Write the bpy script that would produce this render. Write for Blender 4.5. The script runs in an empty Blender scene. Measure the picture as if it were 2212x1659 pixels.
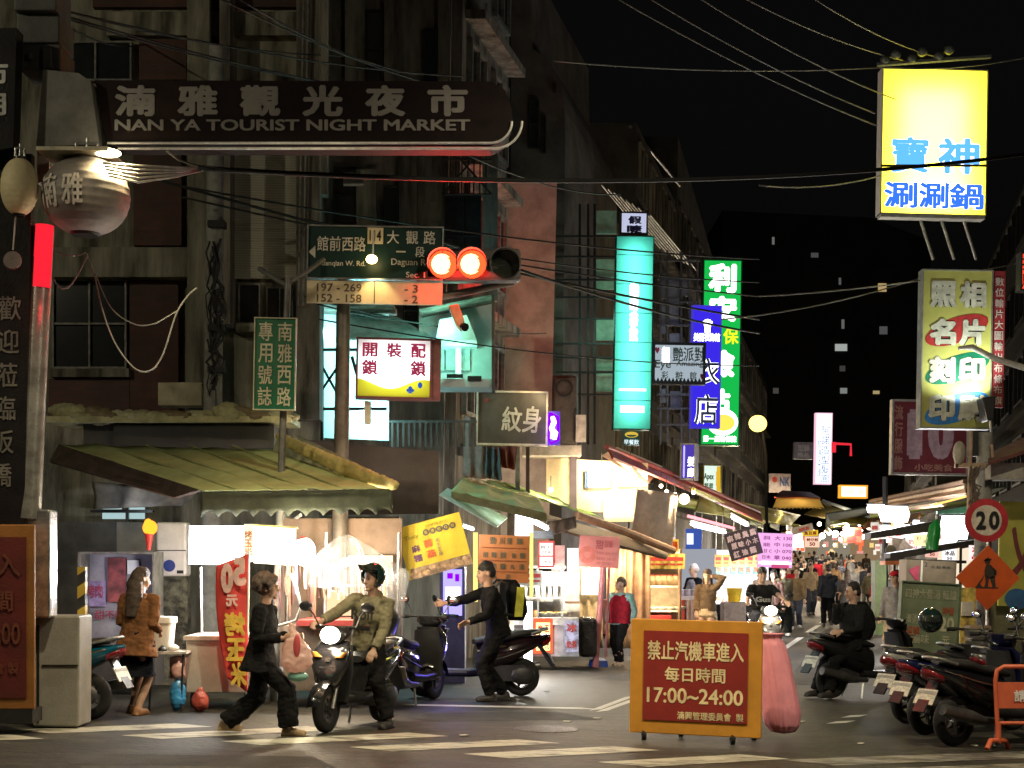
import bpy, math, random
from mathutils import Vector, Matrix, Euler, noise
random.seed(7)
SC = bpy.context.scene
COL = SC.collection
R = math.radians
# ------------------------------------------------------------------ camera, world, exposure
F, CX, CY, CH, ROLL = 3300.0, 1106.0, 1215.0, 1.7, R(1.0)
RV = Vector((math.cos(ROLL), 0, math.sin(ROLL)))
UV = Vector((-math.sin(ROLL), 0, math.cos(ROLL)))
CAM = Vector((0, 0, CH))
cd = bpy.data.cameras.new("camera")
cam = bpy.data.objects.new("camera", cd); COL.objects.link(cam)
cd.sensor_width = 36; cd.lens = F / 2212 * 36
cd.shift_y = (CY - 829.5) / 2212
cd.clip_end = 900
mw = Matrix((RV, UV, Vector((0, -1, 0)))).transposed().to_4x4(); mw.translation = CAM
cam.matrix_world = mw
SC.camera = cam
wd = bpy.data.worlds.new("World"); SC.world = wd; wd.use_nodes = True
nt = wd.node_tree; nt.nodes.clear()
sky = nt.nodes.new("ShaderNodeTexSky"); sky.sky_type = 'NISHITA'; sky.sun_disc = False
sky.sun_elevation = R(-3); sky.sun_rotation = R(200)
hs = nt.nodes.new("ShaderNodeHueSaturation"); hs.inputs['Saturation'].default_value = .25
bgn = nt.nodes.new("ShaderNodeBackground"); bgn.inputs[1].default_value = .04
wo = nt.nodes.new("ShaderNodeOutputWorld")
nt.links.new(sky.outputs[0], hs.inputs['Color']); nt.links.new(hs.outputs[0], bgn.inputs[0]); nt.links.new(bgn.outputs[0], wo.inputs[0])
SC.view_settings.view_transform = 'Standard'; SC.view_settings.look = 'None'
SC.view_settings.exposure = 0; SC.view_settings.gamma = 1
SC.cycles.use_denoising = True
SC.cycles.max_bounces = 6; SC.cycles.diffuse_bounces = 3; SC.cycles.glossy_bounces = 3
SC.cycles.transparent_max_bounces = 12; SC.cycles.sample_clamp_indirect = 4
SC.cycles.caustics_reflective = False; SC.cycles.caustics_refractive = False

def P(px, py, d):
    xc = (px - CX) / F; zc = (CY - py) / F
    return CAM + d * (Vector((0, 1, 0)) + RV * xc + UV * zc)
def zg(y): return 0 if y < 42 else .018 * (y - 42)
def G(px, py):
    d = 10.0
    for i in range(60):
        p = P(px, py, d); dz = p.z - zg(p.y)
        sl = (P(px, py, d + .1).z - zg(d + .1) - dz) / .1
        if abs(sl) < 1e-5: break
        d = min(max(d - dz / sl, 3), 300)
    return P(px, py, d)
def GX(px, d):
    p = P(px, CY, d); return Vector((p.x, d, zg(d)))
def S(d): return F / d

# ------------------------------------------------------------------ lights
def lamp(name, kind, loc, power, color, parent=None, size=.05, aim=None, spot=None, local=False):
    ld = bpy.data.lights.new(name, kind); ld.energy = power; ld.color = color
    if kind == 'AREA':
        ld.shape = 'RECTANGLE'; ld.size = size[0]; ld.size_y = size[1]
    else: ld.shadow_soft_size = size
    if spot: ld.spot_size = R(spot); ld.spot_blend = .6
    o = bpy.data.objects.new(name, ld); COL.objects.link(o)
    m = Matrix.Translation(Vector(loc))
    if aim is not None:
        q = (Vector(aim) - Vector(loc)).to_track_quat('-Z', 'Y'); m = m @ q.to_matrix().to_4x4()
    if parent is not None:
        o.parent = parent
        if not local: m = W[parent.name].inverted() @ m
    o.matrix_local = m
    return o

# ------------------------------------------------------------------ materials
MC = {}
def nodes(name):
    m = bpy.data.materials.new(name); m.use_nodes = True; t = m.node_tree; t.nodes.clear()
    return m, t, t.nodes.new("ShaderNodeOutputMaterial")
def mat(name, col, rough=.6, metal=0, var=.25, sc=6, bump=.15, bsc=40, spec=.5, coat=0, alpha=1, trans=0, stain=None, stretch=None):
    if name in MC: return MC[name]
    m, t, out = nodes(name); b = t.nodes.new("ShaderNodeBsdfPrincipled"); L = t.links.new
    tc = t.nodes.new("ShaderNodeTexCoord"); n = t.nodes.new("ShaderNodeTexNoise")
    n.inputs['Scale'].default_value = sc; n.inputs['Detail'].default_value = 6; n.inputs['Roughness'].default_value = .65
    if stretch:
        mp = t.nodes.new("ShaderNodeMapping"); mp.inputs['Scale'].default_value = stretch; L(tc.outputs['Object'], mp.inputs[0]); L(mp.outputs[0], n.inputs['Vector'])
    else: L(tc.outputs['Object'], n.inputs['Vector'])
    r = t.nodes.new("ShaderNodeValToRGB"); e = r.color_ramp.elements
    e[0].position = .37; e[1].position = .63
    lo = [c * (1 - var) for c in col]; hi = [min(1, c * (1 + var)) for c in col]
    if stain: lo = stain
    e[0].color = (*lo, 1); e[1].color = (*hi, 1)
    L(n.outputs['Fac'], r.inputs[0]); L(r.outputs[0], b.inputs['Base Color'])
    b.inputs['Roughness'].default_value = rough; b.inputs['Metallic'].default_value = metal
    b.inputs['Specular IOR Level'].default_value = spec; b.inputs['Coat Weight'].default_value = coat
    b.inputs['Alpha'].default_value = alpha; b.inputs['Transmission Weight'].default_value = trans
    if bump:
        n2 = t.nodes.new("ShaderNodeTexNoise"); n2.inputs['Scale'].default_value = bsc; n2.inputs['Detail'].default_value = 4
        bp = t.nodes.new("ShaderNodeBump"); bp.inputs['Strength'].default_value = bump; bp.inputs['Distance'].default_value = .02
        L(tc.outputs['Object'], n2.inputs['Vector']); L(n2.outputs['Fac'], bp.inputs['Height']); L(bp.outputs[0], b.inputs['Normal'])
    L(b.outputs[0], out.inputs[0]); MC[name] = m
    return m
def emat(name, col, st=1.0):
    if name in MC: return MC[name]
    m, t, out = nodes(name); e = t.nodes.new("ShaderNodeEmission")
    e.inputs[0].default_value = (*col, 1); e.inputs[1].default_value = st
    t.links.new(e.outputs[0], out.inputs[0]); MC[name] = m
    return m
def tmat(name, col, glossy=.1, transp=0.0):
    """thin sheet that lets light through: translucent + diffuse (+ some see-through)"""
    if name in MC: return MC[name]
    m, t, out = nodes(name); L = t.links.new
    a = t.nodes.new("ShaderNodeBsdfTranslucent"); a.inputs[0].default_value = (*col, 1)
    d = t.nodes.new("ShaderNodeBsdfDiffuse"); d.inputs[0].default_value = (*[c * .8 for c in col], 1)
    mx = t.nodes.new("ShaderNodeMixShader"); mx.inputs[0].default_value = .45
    L(a.outputs[0], mx.inputs[1]); L(d.outputs[0], mx.inputs[2])
    g = t.nodes.new("ShaderNodeBsdfGlossy"); g.inputs[1].default_value = .25
    m2 = t.nodes.new("ShaderNodeMixShader"); m2.inputs[0].default_value = glossy
    L(mx.outputs[0], m2.inputs[1]); L(g.outputs[0], m2.inputs[2]); last = m2
    if transp:
        tr = t.nodes.new("ShaderNodeBsdfTransparent"); m3 = t.nodes.new("ShaderNodeMixShader"); m3.inputs[0].default_value = transp
        L(last.outputs[0], m3.inputs[1]); L(tr.outputs[0], m3.inputs[2]); last = m3
    L(last.outputs[0], out.inputs[0]); MC[name] = m
    return m
def brickmat(name, c1, c2, mortar, sc=1.0, bw=.5, bh=.25, ms=.02, axes='XZ', rough=.7):
    if name in MC: return MC[name]
    m, t, out = nodes(name); b = t.nodes.new("ShaderNodeBsdfPrincipled"); L = t.links.new
    tc = t.nodes.new("ShaderNodeTexCoord"); sp = t.nodes.new("ShaderNodeSeparateXYZ"); cb = t.nodes.new("ShaderNodeCombineXYZ")
    L(tc.outputs['Object'], sp.inputs[0]); L(sp.outputs[axes[0]], cb.inputs[0]); L(sp.outputs[axes[1]], cb.inputs[1])
    br = t.nodes.new("ShaderNodeTexBrick"); br.inputs['Scale'].default_value = sc
    br.inputs['Color1'].default_value = (*c1, 1); br.inputs['Color2'].default_value = (*c2, 1); br.inputs['Mortar'].default_value = (*mortar, 1)
    br.inputs['Mortar Size'].default_value = ms; br.inputs['Brick Width'].default_value = bw; br.inputs['Row Height'].default_value = bh
    L(cb.outputs[0], br.inputs['Vector'])
    n = t.nodes.new("ShaderNodeTexNoise"); n.inputs['Scale'].default_value = 2.2; n.inputs['Detail'].default_value = 7
    L(tc.outputs['Object'], n.inputs['Vector'])
    mx = t.nodes.new("ShaderNodeMixRGB"); mx.blend_type = 'MULTIPLY'; mx.inputs[0].default_value = .7
    rr = t.nodes.new("ShaderNodeValToRGB"); rr.color_ramp.elements[0].position = .3; rr.color_ramp.elements[0].color = (.35, .35, .33, 1)
    rr.color_ramp.elements[1].position = .65
    L(n.outputs['Fac'], rr.inputs[0]); L(br.outputs['Color'], mx.inputs[1]); L(rr.outputs[0], mx.inputs[2]); L(mx.outputs[0], b.inputs['Base Color'])
    b.inputs['Roughness'].default_value = rough
    bp = t.nodes.new("ShaderNodeBump"); bp.inputs['Strength'].default_value = .4; bp.inputs['Distance'].default_value = .01; bp.invert = True
    L(br.outputs['Fac'], bp.inputs['Height']); L(bp.outputs[0], b.inputs['Normal'])
    L(b.outputs[0], out.inputs[0]); MC[name] = m
    return m
def stripemat(name, c1, c2, axis='X', sc=8, rough=.6, metal=0, diag=0):
    """hard two-tone stripes (ribs of sheet metal, hazard tape)"""
    if name in MC: return MC[name]
    m, t, out = nodes(name); b = t.nodes.new("ShaderNodeBsdfPrincipled"); L = t.links.new
    tc = t.nodes.new("ShaderNodeTexCoord"); mp = t.nodes.new("ShaderNodeMapping"); mp.inputs['Rotation'].default_value = (0, R(diag), 0)
    w = t.nodes.new("ShaderNodeTexWave"); w.bands_direction = axis; w.inputs['Scale'].default_value = sc
    L(tc.outputs['Object'], mp.inputs[0]); L(mp.outputs[0], w.inputs[0])
    r = t.nodes.new("ShaderNodeValToRGB"); r.color_ramp.elements[0].position = .45; r.color_ramp.elements[1].position = .55
    r.color_ramp.elements[0].color = (*c1, 1); r.color_ramp.elements[1].color = (*c2, 1)
    L(w.outputs['Fac'], r.inputs[0]); L(r.outputs[0], b.inputs['Base Color'])
    b.inputs['Roughness'].default_value = rough; b.inputs['Metallic'].default_value = metal
    bp = t.nodes.new("ShaderNodeBump"); bp.inputs['Strength'].default_value = .3; bp.inputs['Distance'].default_value = .03
    L(w.outputs['Fac'], bp.inputs['Height']); L(bp.outputs[0], b.inputs['Normal'])
    L(b.outputs[0], out.inputs[0]); MC[name] = m
    return m
def asphalt():
    m, t, out = nodes("asphalt"); b = t.nodes.new("ShaderNodeBsdfPrincipled"); L = t.links.new
    tc = t.nodes.new("ShaderNodeTexCoord")
    n = t.nodes.new("ShaderNodeTexNoise"); n.inputs['Scale'].default_value = .45; n.inputs['Detail'].default_value = 9; n.inputs['Roughness'].default_value = .7
    n2 = t.nodes.new("ShaderNodeTexNoise"); n2.inputs['Scale'].default_value = 14; n2.inputs['Detail'].default_value = 3
    n3 = t.nodes.new("ShaderNodeTexVoronoi"); n3.inputs['Scale'].default_value = .7; n3.feature = 'DISTANCE_TO_EDGE'
    for x in (n, n2, n3): L(tc.outputs['Object'], x.inputs['Vector'])
    r = t.nodes.new("ShaderNodeValToRGB"); e = r.color_ramp.elements
    e[0].position = .38; e[0].color = (.016, .0152, .012, 1); e[1].position = .62; e[1].color = (.062, .057, .043, 1)
    mx = t.nodes.new("ShaderNodeMixRGB"); mx.blend_type = 'MULTIPLY'; mx.inputs[0].default_value = .6
    r2 = t.nodes.new("ShaderNodeValToRGB"); r2.color_ramp.elements[0].position = .3; r2.color_ramp.elements[0].color = (.3, .3, .3, 1); r2.color_ramp.elements[1].position = .62
    L(n.outputs['Fac'], r.inputs[0]); L(n2.outputs['Fac'], r2.inputs[0]); L(r.outputs[0], mx.inputs[1]); L(r2.outputs[0], mx.inputs[2])
    n4 = t.nodes.new("ShaderNodeTexNoise"); n4.inputs['Scale'].default_value = 3.2; n4.inputs['Detail'].default_value = 8; n4.inputs['Roughness'].default_value = .75
    mp4 = t.nodes.new("ShaderNodeMapping"); mp4.inputs['Scale'].default_value = (.5, 1.5, 1); mp4.inputs['Rotation'].default_value = (0, 0, .7); L(tc.outputs['Object'], mp4.inputs[0]); L(mp4.outputs[0], n4.inputs['Vector'])
    r4 = t.nodes.new("ShaderNodeValToRGB"); r4.color_ramp.elements[0].position = .43; r4.color_ramp.elements[0].color = (.36, .35, .33, 1); r4.color_ramp.elements[1].position = .58; r4.color_ramp.elements[1].color = (1.35, 1.3, 1.2, 1)
    mx4 = t.nodes.new("ShaderNodeMixRGB"); mx4.blend_type = 'MULTIPLY'; mx4.inputs[0].default_value = .85; L(n4.outputs['Fac'], r4.inputs[0]); L(mx.outputs[0], mx4.inputs[1]); L(r4.outputs[0], mx4.inputs[2]); mx = mx4
    r3 = t.nodes.new("ShaderNodeValToRGB"); r3.color_ramp.elements[0].position = .0; r3.color_ramp.elements[0].color = (.4, .4, .4, 1); r3.color_ramp.elements[1].position = .012
    mx2 = t.nodes.new("ShaderNodeMixRGB"); mx2.blend_type = 'MULTIPLY'; mx2.inputs[0].default_value = .8
    L(n3.outputs['Distance'], r3.inputs[0]); L(mx.outputs[0], mx2.inputs[1]); L(r3.outputs[0], mx2.inputs[2]); L(mx2.outputs[0], b.inputs['Base Color'])
    rr = t.nodes.new("ShaderNodeMapRange"); rr.inputs['To Min'].default_value = .5; rr.inputs['To Max'].default_value = .8
    L(n.outputs['Fac'], rr.inputs[0]); L(rr.outputs[0], b.inputs['Roughness'])
    bp = t.nodes.new("ShaderNodeBump"); bp.inputs['Strength'].default_value = .8; bp.inputs['Distance'].default_value = .012
    L(n2.outputs['Fac'], bp.inputs['Height']); L(bp.outputs[0], b.inputs['Normal']); L(b.outputs[0], out.inputs[0])
    return m
def wornpaint(name, col, thr=.46):
    if name in MC: return MC[name]
    m, t, out = nodes(name); b = t.nodes.new("ShaderNodeBsdfPrincipled"); L = t.links.new
    tc = t.nodes.new("ShaderNodeTexCoord")
    n = t.nodes.new("ShaderNodeTexNoise"); n.inputs['Scale'].default_value = 3.5; n.inputs['Detail'].default_value = 10; n.inputs['Roughness'].default_value = .75
    mp = t.nodes.new("ShaderNodeMapping"); mp.inputs['Scale'].default_value = (.5, 1.6, 1)
    L(tc.outputs['Object'], mp.inputs[0]); L(mp.outputs[0], n.inputs['Vector'])
    r = t.nodes.new("ShaderNodeValToRGB"); e = r.color_ramp.elements
    e[0].position = thr - .1; e[0].color = (.07, .065, .055, 1); e[1].position = thr + .03; e[1].color = (*col, 1)
    L(n.outputs['Fac'], r.inputs[0]); L(r.outputs[0], b.inputs['Base Color']); b.inputs['Roughness'].default_value = .6
    L(b.outputs[0], out.inputs[0]); MC[name] = m
    return m

# ------------------------------------------------------------------ objects
W = {}
def thing(name, label, cat, loc=(0, 0, 0), rot=(0, 0, 0), group=None, kind=None):
    o = bpy.data.objects.new(name, None); COL.objects.link(o); o.empty_display_size = .1
    o.location = loc; o.rotation_euler = rot
    tag(o, label, cat, group, kind)
    W[o.name] = Matrix.Translation(Vector(loc)) @ Euler(rot).to_matrix().to_4x4()
    return o
def tag(o, label=None, cat=None, group=None, kind=None):
    if label: o['label'] = label
    if cat: o['category'] = cat
    if group: o['group'] = group
    if kind: o['kind'] = kind
    return o
class MB:
    def __init__(s): s.v = []; s.f = []
    def add(s, vs, fs):
        n = len(s.v); s.v += [Vector(v) for v in vs]; s.f += [tuple(i + n for i in f) for f in fs]; return s
    def box(s, c, sz, rot=None):
        c = Vector(c); x, y, z = [a / 2 for a in sz]
        vs = [Vector((i * x, j * y, k * z)) for i in (-1, 1) for j in (-1, 1) for k in (-1, 1)]
        if rot is not None:
            m = Euler([R(a) for a in rot]).to_matrix() if not isinstance(rot, Matrix) else rot
            vs = [m @ v for v in vs]
        return s.add([c + v for v in vs], [(0, 1, 3, 2), (4, 6, 7, 5), (0, 4, 5, 1), (2, 3, 7, 6), (0, 2, 6, 4), (1, 5, 7, 3)])
    def bpx(s, x0, y0, x1, y1, d, dep=.1):
        """box whose front face fills a rectangle seen at distance d"""
        q = [P(x0, y1, d), P(x1, y1, d), P(x1, y0, d), P(x0, y0, d)]
        return s.prism(q, Vector((0, dep, 0)))
    def prism(s, poly, vec):
        n = len(poly); vec = Vector(vec); poly = [Vector(p) for p in poly]
        fs = [tuple(range(n)), tuple(range(2 * n - 1, n - 1, -1))] + [(i, i + n, (i + 1) % n + n, (i + 1) % n) for i in range(n)]
        return s.add(poly + [p + vec for p in poly], fs)
    def slab(s, pts, th=.03):
        """thin slab through 4 world points"""
        a, b, c, d = [Vector(p) for p in pts]; n = (b - a).cross(d - a).normalized() * th
        return s.prism([a, b, c, d], n)
    def tube(s, pts, r, seg=8, caps=True, flat=None):
        pts = [Vector(p) for p in pts]; n = len(pts)
        rr = r if isinstance(r, (list, tuple)) else [r] * n
        base = len(s.v); up = Vector((0, 0, 1)); prev = None; vs = []
        for i, p in enumerate(pts):
            t = (pts[min(i + 1, n - 1)] - pts[max(i - 1, 0)]);
            if t.length < 1e-9: t = Vector((0, 0, 1))
            t.normalize()
            if prev is None:
                a = t.cross(Vector((0, 1, 0)) if abs(t.y) < .9 else Vector((1, 0, 0))).normalized()
            else: a = (prev - t * prev.dot(t)).normalized()
            prev = a; b = t.cross(a)
            q = rr[i]; ra, rb = q if isinstance(q, (list, tuple)) else (q, q)
            for k in range(seg):
                w = 2 * math.pi * k / seg; vs.append(p + a * (ra * math.cos(w)) + b * (rb * math.sin(w)))
        fs = []
        for i in range(n - 1):
            for k in range(seg):
                k2 = (k + 1) % seg; fs.append((i * seg + k, i * seg + k2, (i + 1) * seg + k2, (i + 1) * seg + k))
        if caps: fs += [tuple(range(seg - 1, -1, -1)), tuple((n - 1) * seg + k for k in range(seg))]
        return s.add(vs, fs)
    def ell(s, c, r, seg=14, rings=9, rot=None):
        c = Vector(c); r = (r, r, r) if not isinstance(r, (tuple, list)) else r
        m = Euler([R(a) for a in rot]).to_matrix() if rot is not None else Matrix.Identity(3)
        vs = [c + m @ Vector((0, 0, -r[2]))]
        for i in range(1, rings):
            ph = -math.pi / 2 + math.pi * i / rings
            for k in range(seg):
                w = 2 * math.pi * k / seg
                vs.append(c + m @ Vector((r[0] * math.cos(ph) * math.cos(w), r[1] * math.cos(ph) * math.sin(w), r[2] * math.sin(ph))))
        vs.append(c + m @ Vector((0, 0, r[2]))); fs = []
        for k in range(seg):
            k2 = (k + 1) % seg; fs.append((0, 1 + k2, 1 + k)); e = 1 + (rings - 2) * seg; fs.append((len(vs) - 1, e + k, e + k2))
        for i in range(rings - 2):
            for k in range(seg):
                k2 = (k + 1) % seg; a = 1 + i * seg; fs.append((a + k, a + k2, a + seg + k2, a + seg + k))
        return s.add(vs, fs)
    def loft(s, secs, seg=16, p=2.6):
        """secs: (centre, axis_a vector, axis_b vector); superellipse sections joined"""
        vs = []; n = len(secs)
        for c, a, b in secs:
            c, a, b = Vector(c), Vector(a), Vector(b)
            for k in range(seg):
                w = 2 * math.pi * k / seg; cw, sw = math.cos(w), math.sin(w)
                vs.append(c + a * (math.copysign(abs(cw) ** (2 / p), cw)) + b * (math.copysign(abs(sw) ** (2 / p), sw)))
        fs = []
        for i in range(n - 1):
            for k in range(seg):
                k2 = (k + 1) % seg; fs.append((i * seg + k, i * seg + k2, (i + 1) * seg + k2, (i + 1) * seg + k))
        fs += [tuple(range(seg - 1, -1, -1)), tuple((n - 1) * seg + k for k in range(seg))]
        return s.add(vs, fs)
    def lathe(s, prof, c, axis=(0, 0, 1), seg=20):
        c = Vector(c); ax = Vector(axis).normalized(); a = ax.orthogonal().normalized(); b = ax.cross(a); vs = []
        for r, z in prof:
            for k in range(seg):
                w = 2 * math.pi * k / seg; vs.append(c + ax * z + a * (r * math.cos(w)) + b * (r * math.sin(w)))
        fs = []; n = len(prof)
        for i in range(n - 1):
            for k in range(seg):
                k2 = (k + 1) % seg; fs.append((i * seg + k, i * seg + k2, (i + 1) * seg + k2, (i + 1) * seg + k))
        if prof[0][0] > 1e-6 and prof[0] != prof[-1]: fs.append(tuple(range(seg - 1, -1, -1)))
        if prof[-1][0] > 1e-6 and prof[0] != prof[-1]: fs.append(tuple((n - 1) * seg + k for k in range(seg)))
        return s.add(vs, fs)
    def sheet(s, fn, nu, nv, off=(0, .004, 0)):
        off = Vector(off); g = [[Vector(fn(i / nu, j / nv)) for j in range(nv + 1)] for i in range(nu + 1)]
        k = nv + 1; vs = [p for r_ in g for p in r_]; m = len(vs); vs += [p + off for p in vs[:m]]; fs = []
        for i in range(nu):
            for j in range(nv):
                q = (i * k + j, (i + 1) * k + j, (i + 1) * k + j + 1, i * k + j + 1); fs.append(q); fs.append(tuple(x + m for x in reversed(q)))
        edge = [i * k for i in range(nu + 1)] + [nu * k + j for j in range(1, nv + 1)] + [i * k + nv for i in range(nu - 1, -1, -1)] + [j for j in range(nv - 1, 0, -1)]
        for a, b in zip(edge, edge[1:] + edge[:1]): fs.append((a, a + m, b + m, b))
        return s.add(vs, fs)
    def build(s, name, m, parent=None, world=True, smooth=None, bevel=0):
        me = bpy.data.meshes.new(name); vs = s.v
        if parent is not None and world:
            inv = W[parent.name].inverted(); vs = [inv @ v for v in vs]
        me.from_pydata([tuple(v) for v in vs], [], s.f); me.validate()
        o = link(name, me, m, parent, smooth)
        if bevel:
            b = o.modifiers.new("bevel", 'BEVEL'); b.width = bevel; b.segments = 2; b.limit_method = 'ANGLE'
        return o
def link(name, me, m, parent=None, smooth=None):
    me.materials.clear(); me.materials.append(m)
    if smooth is not None:
        me.polygons.foreach_set("use_smooth", [True] * len(me.polygons))
        if smooth < 180: me.set_sharp_from_angle(angle=R(smooth))
    o = bpy.data.objects.new(name, me); COL.objects.link(o)
    if parent is not None: o.parent = parent; W[o.name] = W[parent.name]
    else: W[o.name] = Matrix.Identity(4)
    return o
def solo(name, label, cat, mb, m, group=None, kind=None, smooth=None, bevel=0):
    """a thing that is one mesh; origin at its base"""
    c = sum(mb.v, Vector()) / len(mb.v); c.z = min(v.z for v in mb.v)
    mb.v = [v - c for v in mb.v]
    o = mb.build(name, m, None, smooth=smooth, bevel=bevel); o.location = c; W[o.name] = Matrix.Translation(c)
    return tag(o, label, cat, group, kind)
# temporary scene used to bake modifiers and lettering to meshes
TS = bpy.data.scenes.new("bake")
def bake(ob):
    TS.collection.objects.link(ob); vl = TS.view_layers[0]; vl.update()
    me = bpy.data.meshes.new_from_object(ob.evaluated_get(vl.depsgraph))
    TS.collection.objects.unlink(ob)
    return me
TX = {}
def glyphs(s, bold=0.0):
    """outline of a string fitted to a unit box; bold thickens the strokes by laying shifted copies over each other"""
    k = (s, bold)
    if k in TX: return TX[k]
    cu = bpy.data.curves.new("lettering", 'FONT'); cu.body = s; cu.size = 1; cu.resolution_u = 3
    ob = bpy.data.objects.new("lettering", cu); me = bake(ob)
    vs = [v.co.copy() for v in me.vertices]; fs = [tuple(p.vertices) for p in me.polygons]
    bpy.data.objects.remove(ob); bpy.data.meshes.remove(me)
    if not vs: vs = [Vector()]; fs = []
    x0 = min(v.x for v in vs); x1 = max(v.x for v in vs); y0 = min(v.y for v in vs); y1 = max(v.y for v in vs)
    wx, wy = max(x1 - x0, 1e-6), max(y1 - y0, .05)
    base = [((v.x - x0) / wx - .5, (v.y - y0) / wy - .5) for v in vs]
    if bold:
        kx, ky = wx / (wx + 2 * bold), wy / (wy + 2 * bold); ov, of = [], []
        for i in range(7):
            dx, dy = (0, 0) if i == 6 else (bold * math.cos(i * math.pi / 3), bold * math.sin(i * math.pi / 3))
            n = len(ov); ov += [((a + dx / wx) * kx, (b_ + dy / wy) * ky, i) for a, b_ in base]; of += [tuple(q + n for q in f) for f in fs]
        TX[k] = (ov, of)
    else: TX[k] = ([(a, b_, 0) for a, b_ in base], fs)
    return TX[k]
def letters(parent, items, m, w, h, y=-.006, bold=0.0, name="lettering", z0=0.0):
    """items: (string, u, v, du, dv[, mirror[, tilt]]) in fractions of a w x h board, v down; local frame of the board"""
    mb = MB()
    for it in items:
        s, u, v, du, dv = it[:5]; mir = -1 if len(it) > 5 and it[5] else 1; tl = R(it[6]) if len(it) > 6 else 0
        vs, fs = glyphs(s, bold); cx = (u - .5) * w; cz = z0 + (1 - v) * h; ct, st = math.cos(tl), math.sin(tl)
        q = [(a * du * w * mir, b * dv * h, e * .0003) for a, b, e in vs]
        mb.add([(cx + a * ct + b * st, y - e, cz - a * st + b * ct) for a, b, e in q], fs)
    return mb.build(name, m, parent, world=False)
def vert(s, u, v0, v1, du, gap=.12, mirror=False):
    """string set vertically, one glyph per cell"""
    n = len(s); dv = (v1 - v0) / n
    return [(c, u, v0 + dv * (i + .5), du, dv * (1 - gap), mirror) for i, c in enumerate(s) if c != ' ']
def sign(name, label, cat, rect, d, board, th=.12, frame=None, texts=(), yaw=0, tilt=0, group=None, glow=None, back=None, fw=.03, zfix=None):
    x0, y0, x1, y1 = rect; c = P((x0 + x1) / 2, (y0 + y1) / 2, d); w = (x1 - x0) / F * d / max(.2, math.cos(R(yaw))); h = (y1 - y0) / F * d
    base = c - Vector((0, 0, h / 2))
    rot = (0, R(tilt), R(yaw))
    if tilt: base = c - Euler(rot).to_matrix() @ Vector((0, 0, h / 2))
    t = thing(name, label, cat, base, rot, group)
    if glow:
        MB().add([(-w / 2 + .004, 0, .004), (w / 2 - .004, 0, .004), (w / 2 - .004, 0, h - .004), (-w / 2 + .004, 0, h - .004)], [(0, 1, 2, 3)]).build('face', board, t, world=False)
        b = MB(); b.box((0, th, h / 2), (w, .02, h)); b.box((-w / 2 + .01, th / 2, h / 2), (.02, th, h)); b.box((w / 2 - .01, th / 2, h / 2), (.02, th, h))
        b.box((0, th / 2, .01), (w, th, .02)); b.box((0, th / 2, h - .01), (w, th, .02)); b.build('housing', back or MC['white_paint'], t, world=False)
        for (u, v, sx, sz, pw, col) in glow:
            lamp('tube_light', 'AREA', ((u - .5) * w, th * .8, (1 - v) * h), pw, col, t, size=(sx * w, sz * h), aim=((u - .5) * w, -1, (1 - v) * h), local=True)
    else:
        MB().box((0, th / 2, h / 2), (w, th, h)).build('board', board, t, world=False, bevel=.006)
    if frame is not None:
        b = MB(); q = fw
        b.box((0, th / 2 - .01, q / 2 - .003), (w + .01, th + .04, q)); b.box((0, th / 2 - .01, h - q / 2 + .003), (w + .01, th + .04, q))
        b.box((-w / 2 + q / 2 - .003, th / 2 - .01, h / 2), (q, th + .034, h - 2 * q + .002)); b.box((w / 2 - q / 2 + .003, th / 2 - .01, h / 2), (q, th + .034, h - 2 * q + .002))
        b.build('frame', frame, t, world=False)
    for i, (m, bold, items) in enumerate(texts):
        letters(t, items, m, w, h, y=-.011 - .003 * i, bold=bold)
    t['w'] = w; t['h'] = h
    return t
def copy_tree(o, parent=None):
    c = o.copy(); COL.objects.link(c)
    if parent is not None: c.parent = parent
    for ch in o.children: copy_tree(ch, c)
    return c
def cable(a, b, sag=.3, r=.012, n=14):
    a, b = Vector(a), Vector(b)
    return [a.lerp(b, i / n) - Vector((0, 0, sag * 4 * (i / n) * (1 - i / n))) for i in range(n + 1)]
# ------------------------------------------------------------------ shared materials
WHITE = mat('white_paint', (.78, .77, .74), .5, var=.08)
DARK = mat('dark_steel', (.03, .03, .03), .5, .6)
STEEL = mat('galvanised_steel', (.45, .45, .44), .4, .9, var=.3)
CHROME = mat('chrome', (.8, .8, .8), .12, 1, var=.05, bump=0)
BLACK = mat('black_plastic', (.012, .012, .013), .35, bump=.05)
BLKPAINT = mat('black_gloss_paint', (.008, .008, .01), .15, coat=1, bump=0)
RUBBER = mat('rubber', (.015, .015, .015), .85)
CONC = mat('stained_concrete', (.24, .23, .18), .9, var=.3, sc=2.2, stain=(.07, .066, .05), spec=.1, stretch=(1.4, 1.4, .22))
CONCD = mat('dark_concrete', (.17, .155, .13), .9, var=.3, sc=2.5, stain=(.06, .055, .048), spec=.1, stretch=(1.4, 1.4, .22))
GLASSD = mat('dark_window_glass', (.015, .017, .017), .12, spec=.8, bump=.03, bsc=3)
ALU = mat('aluminium_frame', (.16, .155, .14), .55, .4, var=.4)
BRICK = brickmat('brick_tile', (.10, .034, .022), (.07, .026, .018), (.06, .045, .036), 1, .24, .07, .006)
TILE = brickmat('pale_wall_tile', (.26, .25, .21), (.22, .21, .18), (.12, .115, .1), 1, .12, .06, .004)
TILEY = brickmat('street_wall_tile', (.2, .19, .17), (.15, .145, .13), (.09, .085, .08), 1, .2, .1, .006, 'YZ')
WIRE = mat('cable_black', (.012, .012, .012), .7, bump=0)
WIREW = mat('cable_grey', (.55, .53, .48), .5, bump=0)
WARM = (1, .78, .5); COOL = (.86, .93, 1); SOD = (1, .80, .50)

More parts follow.
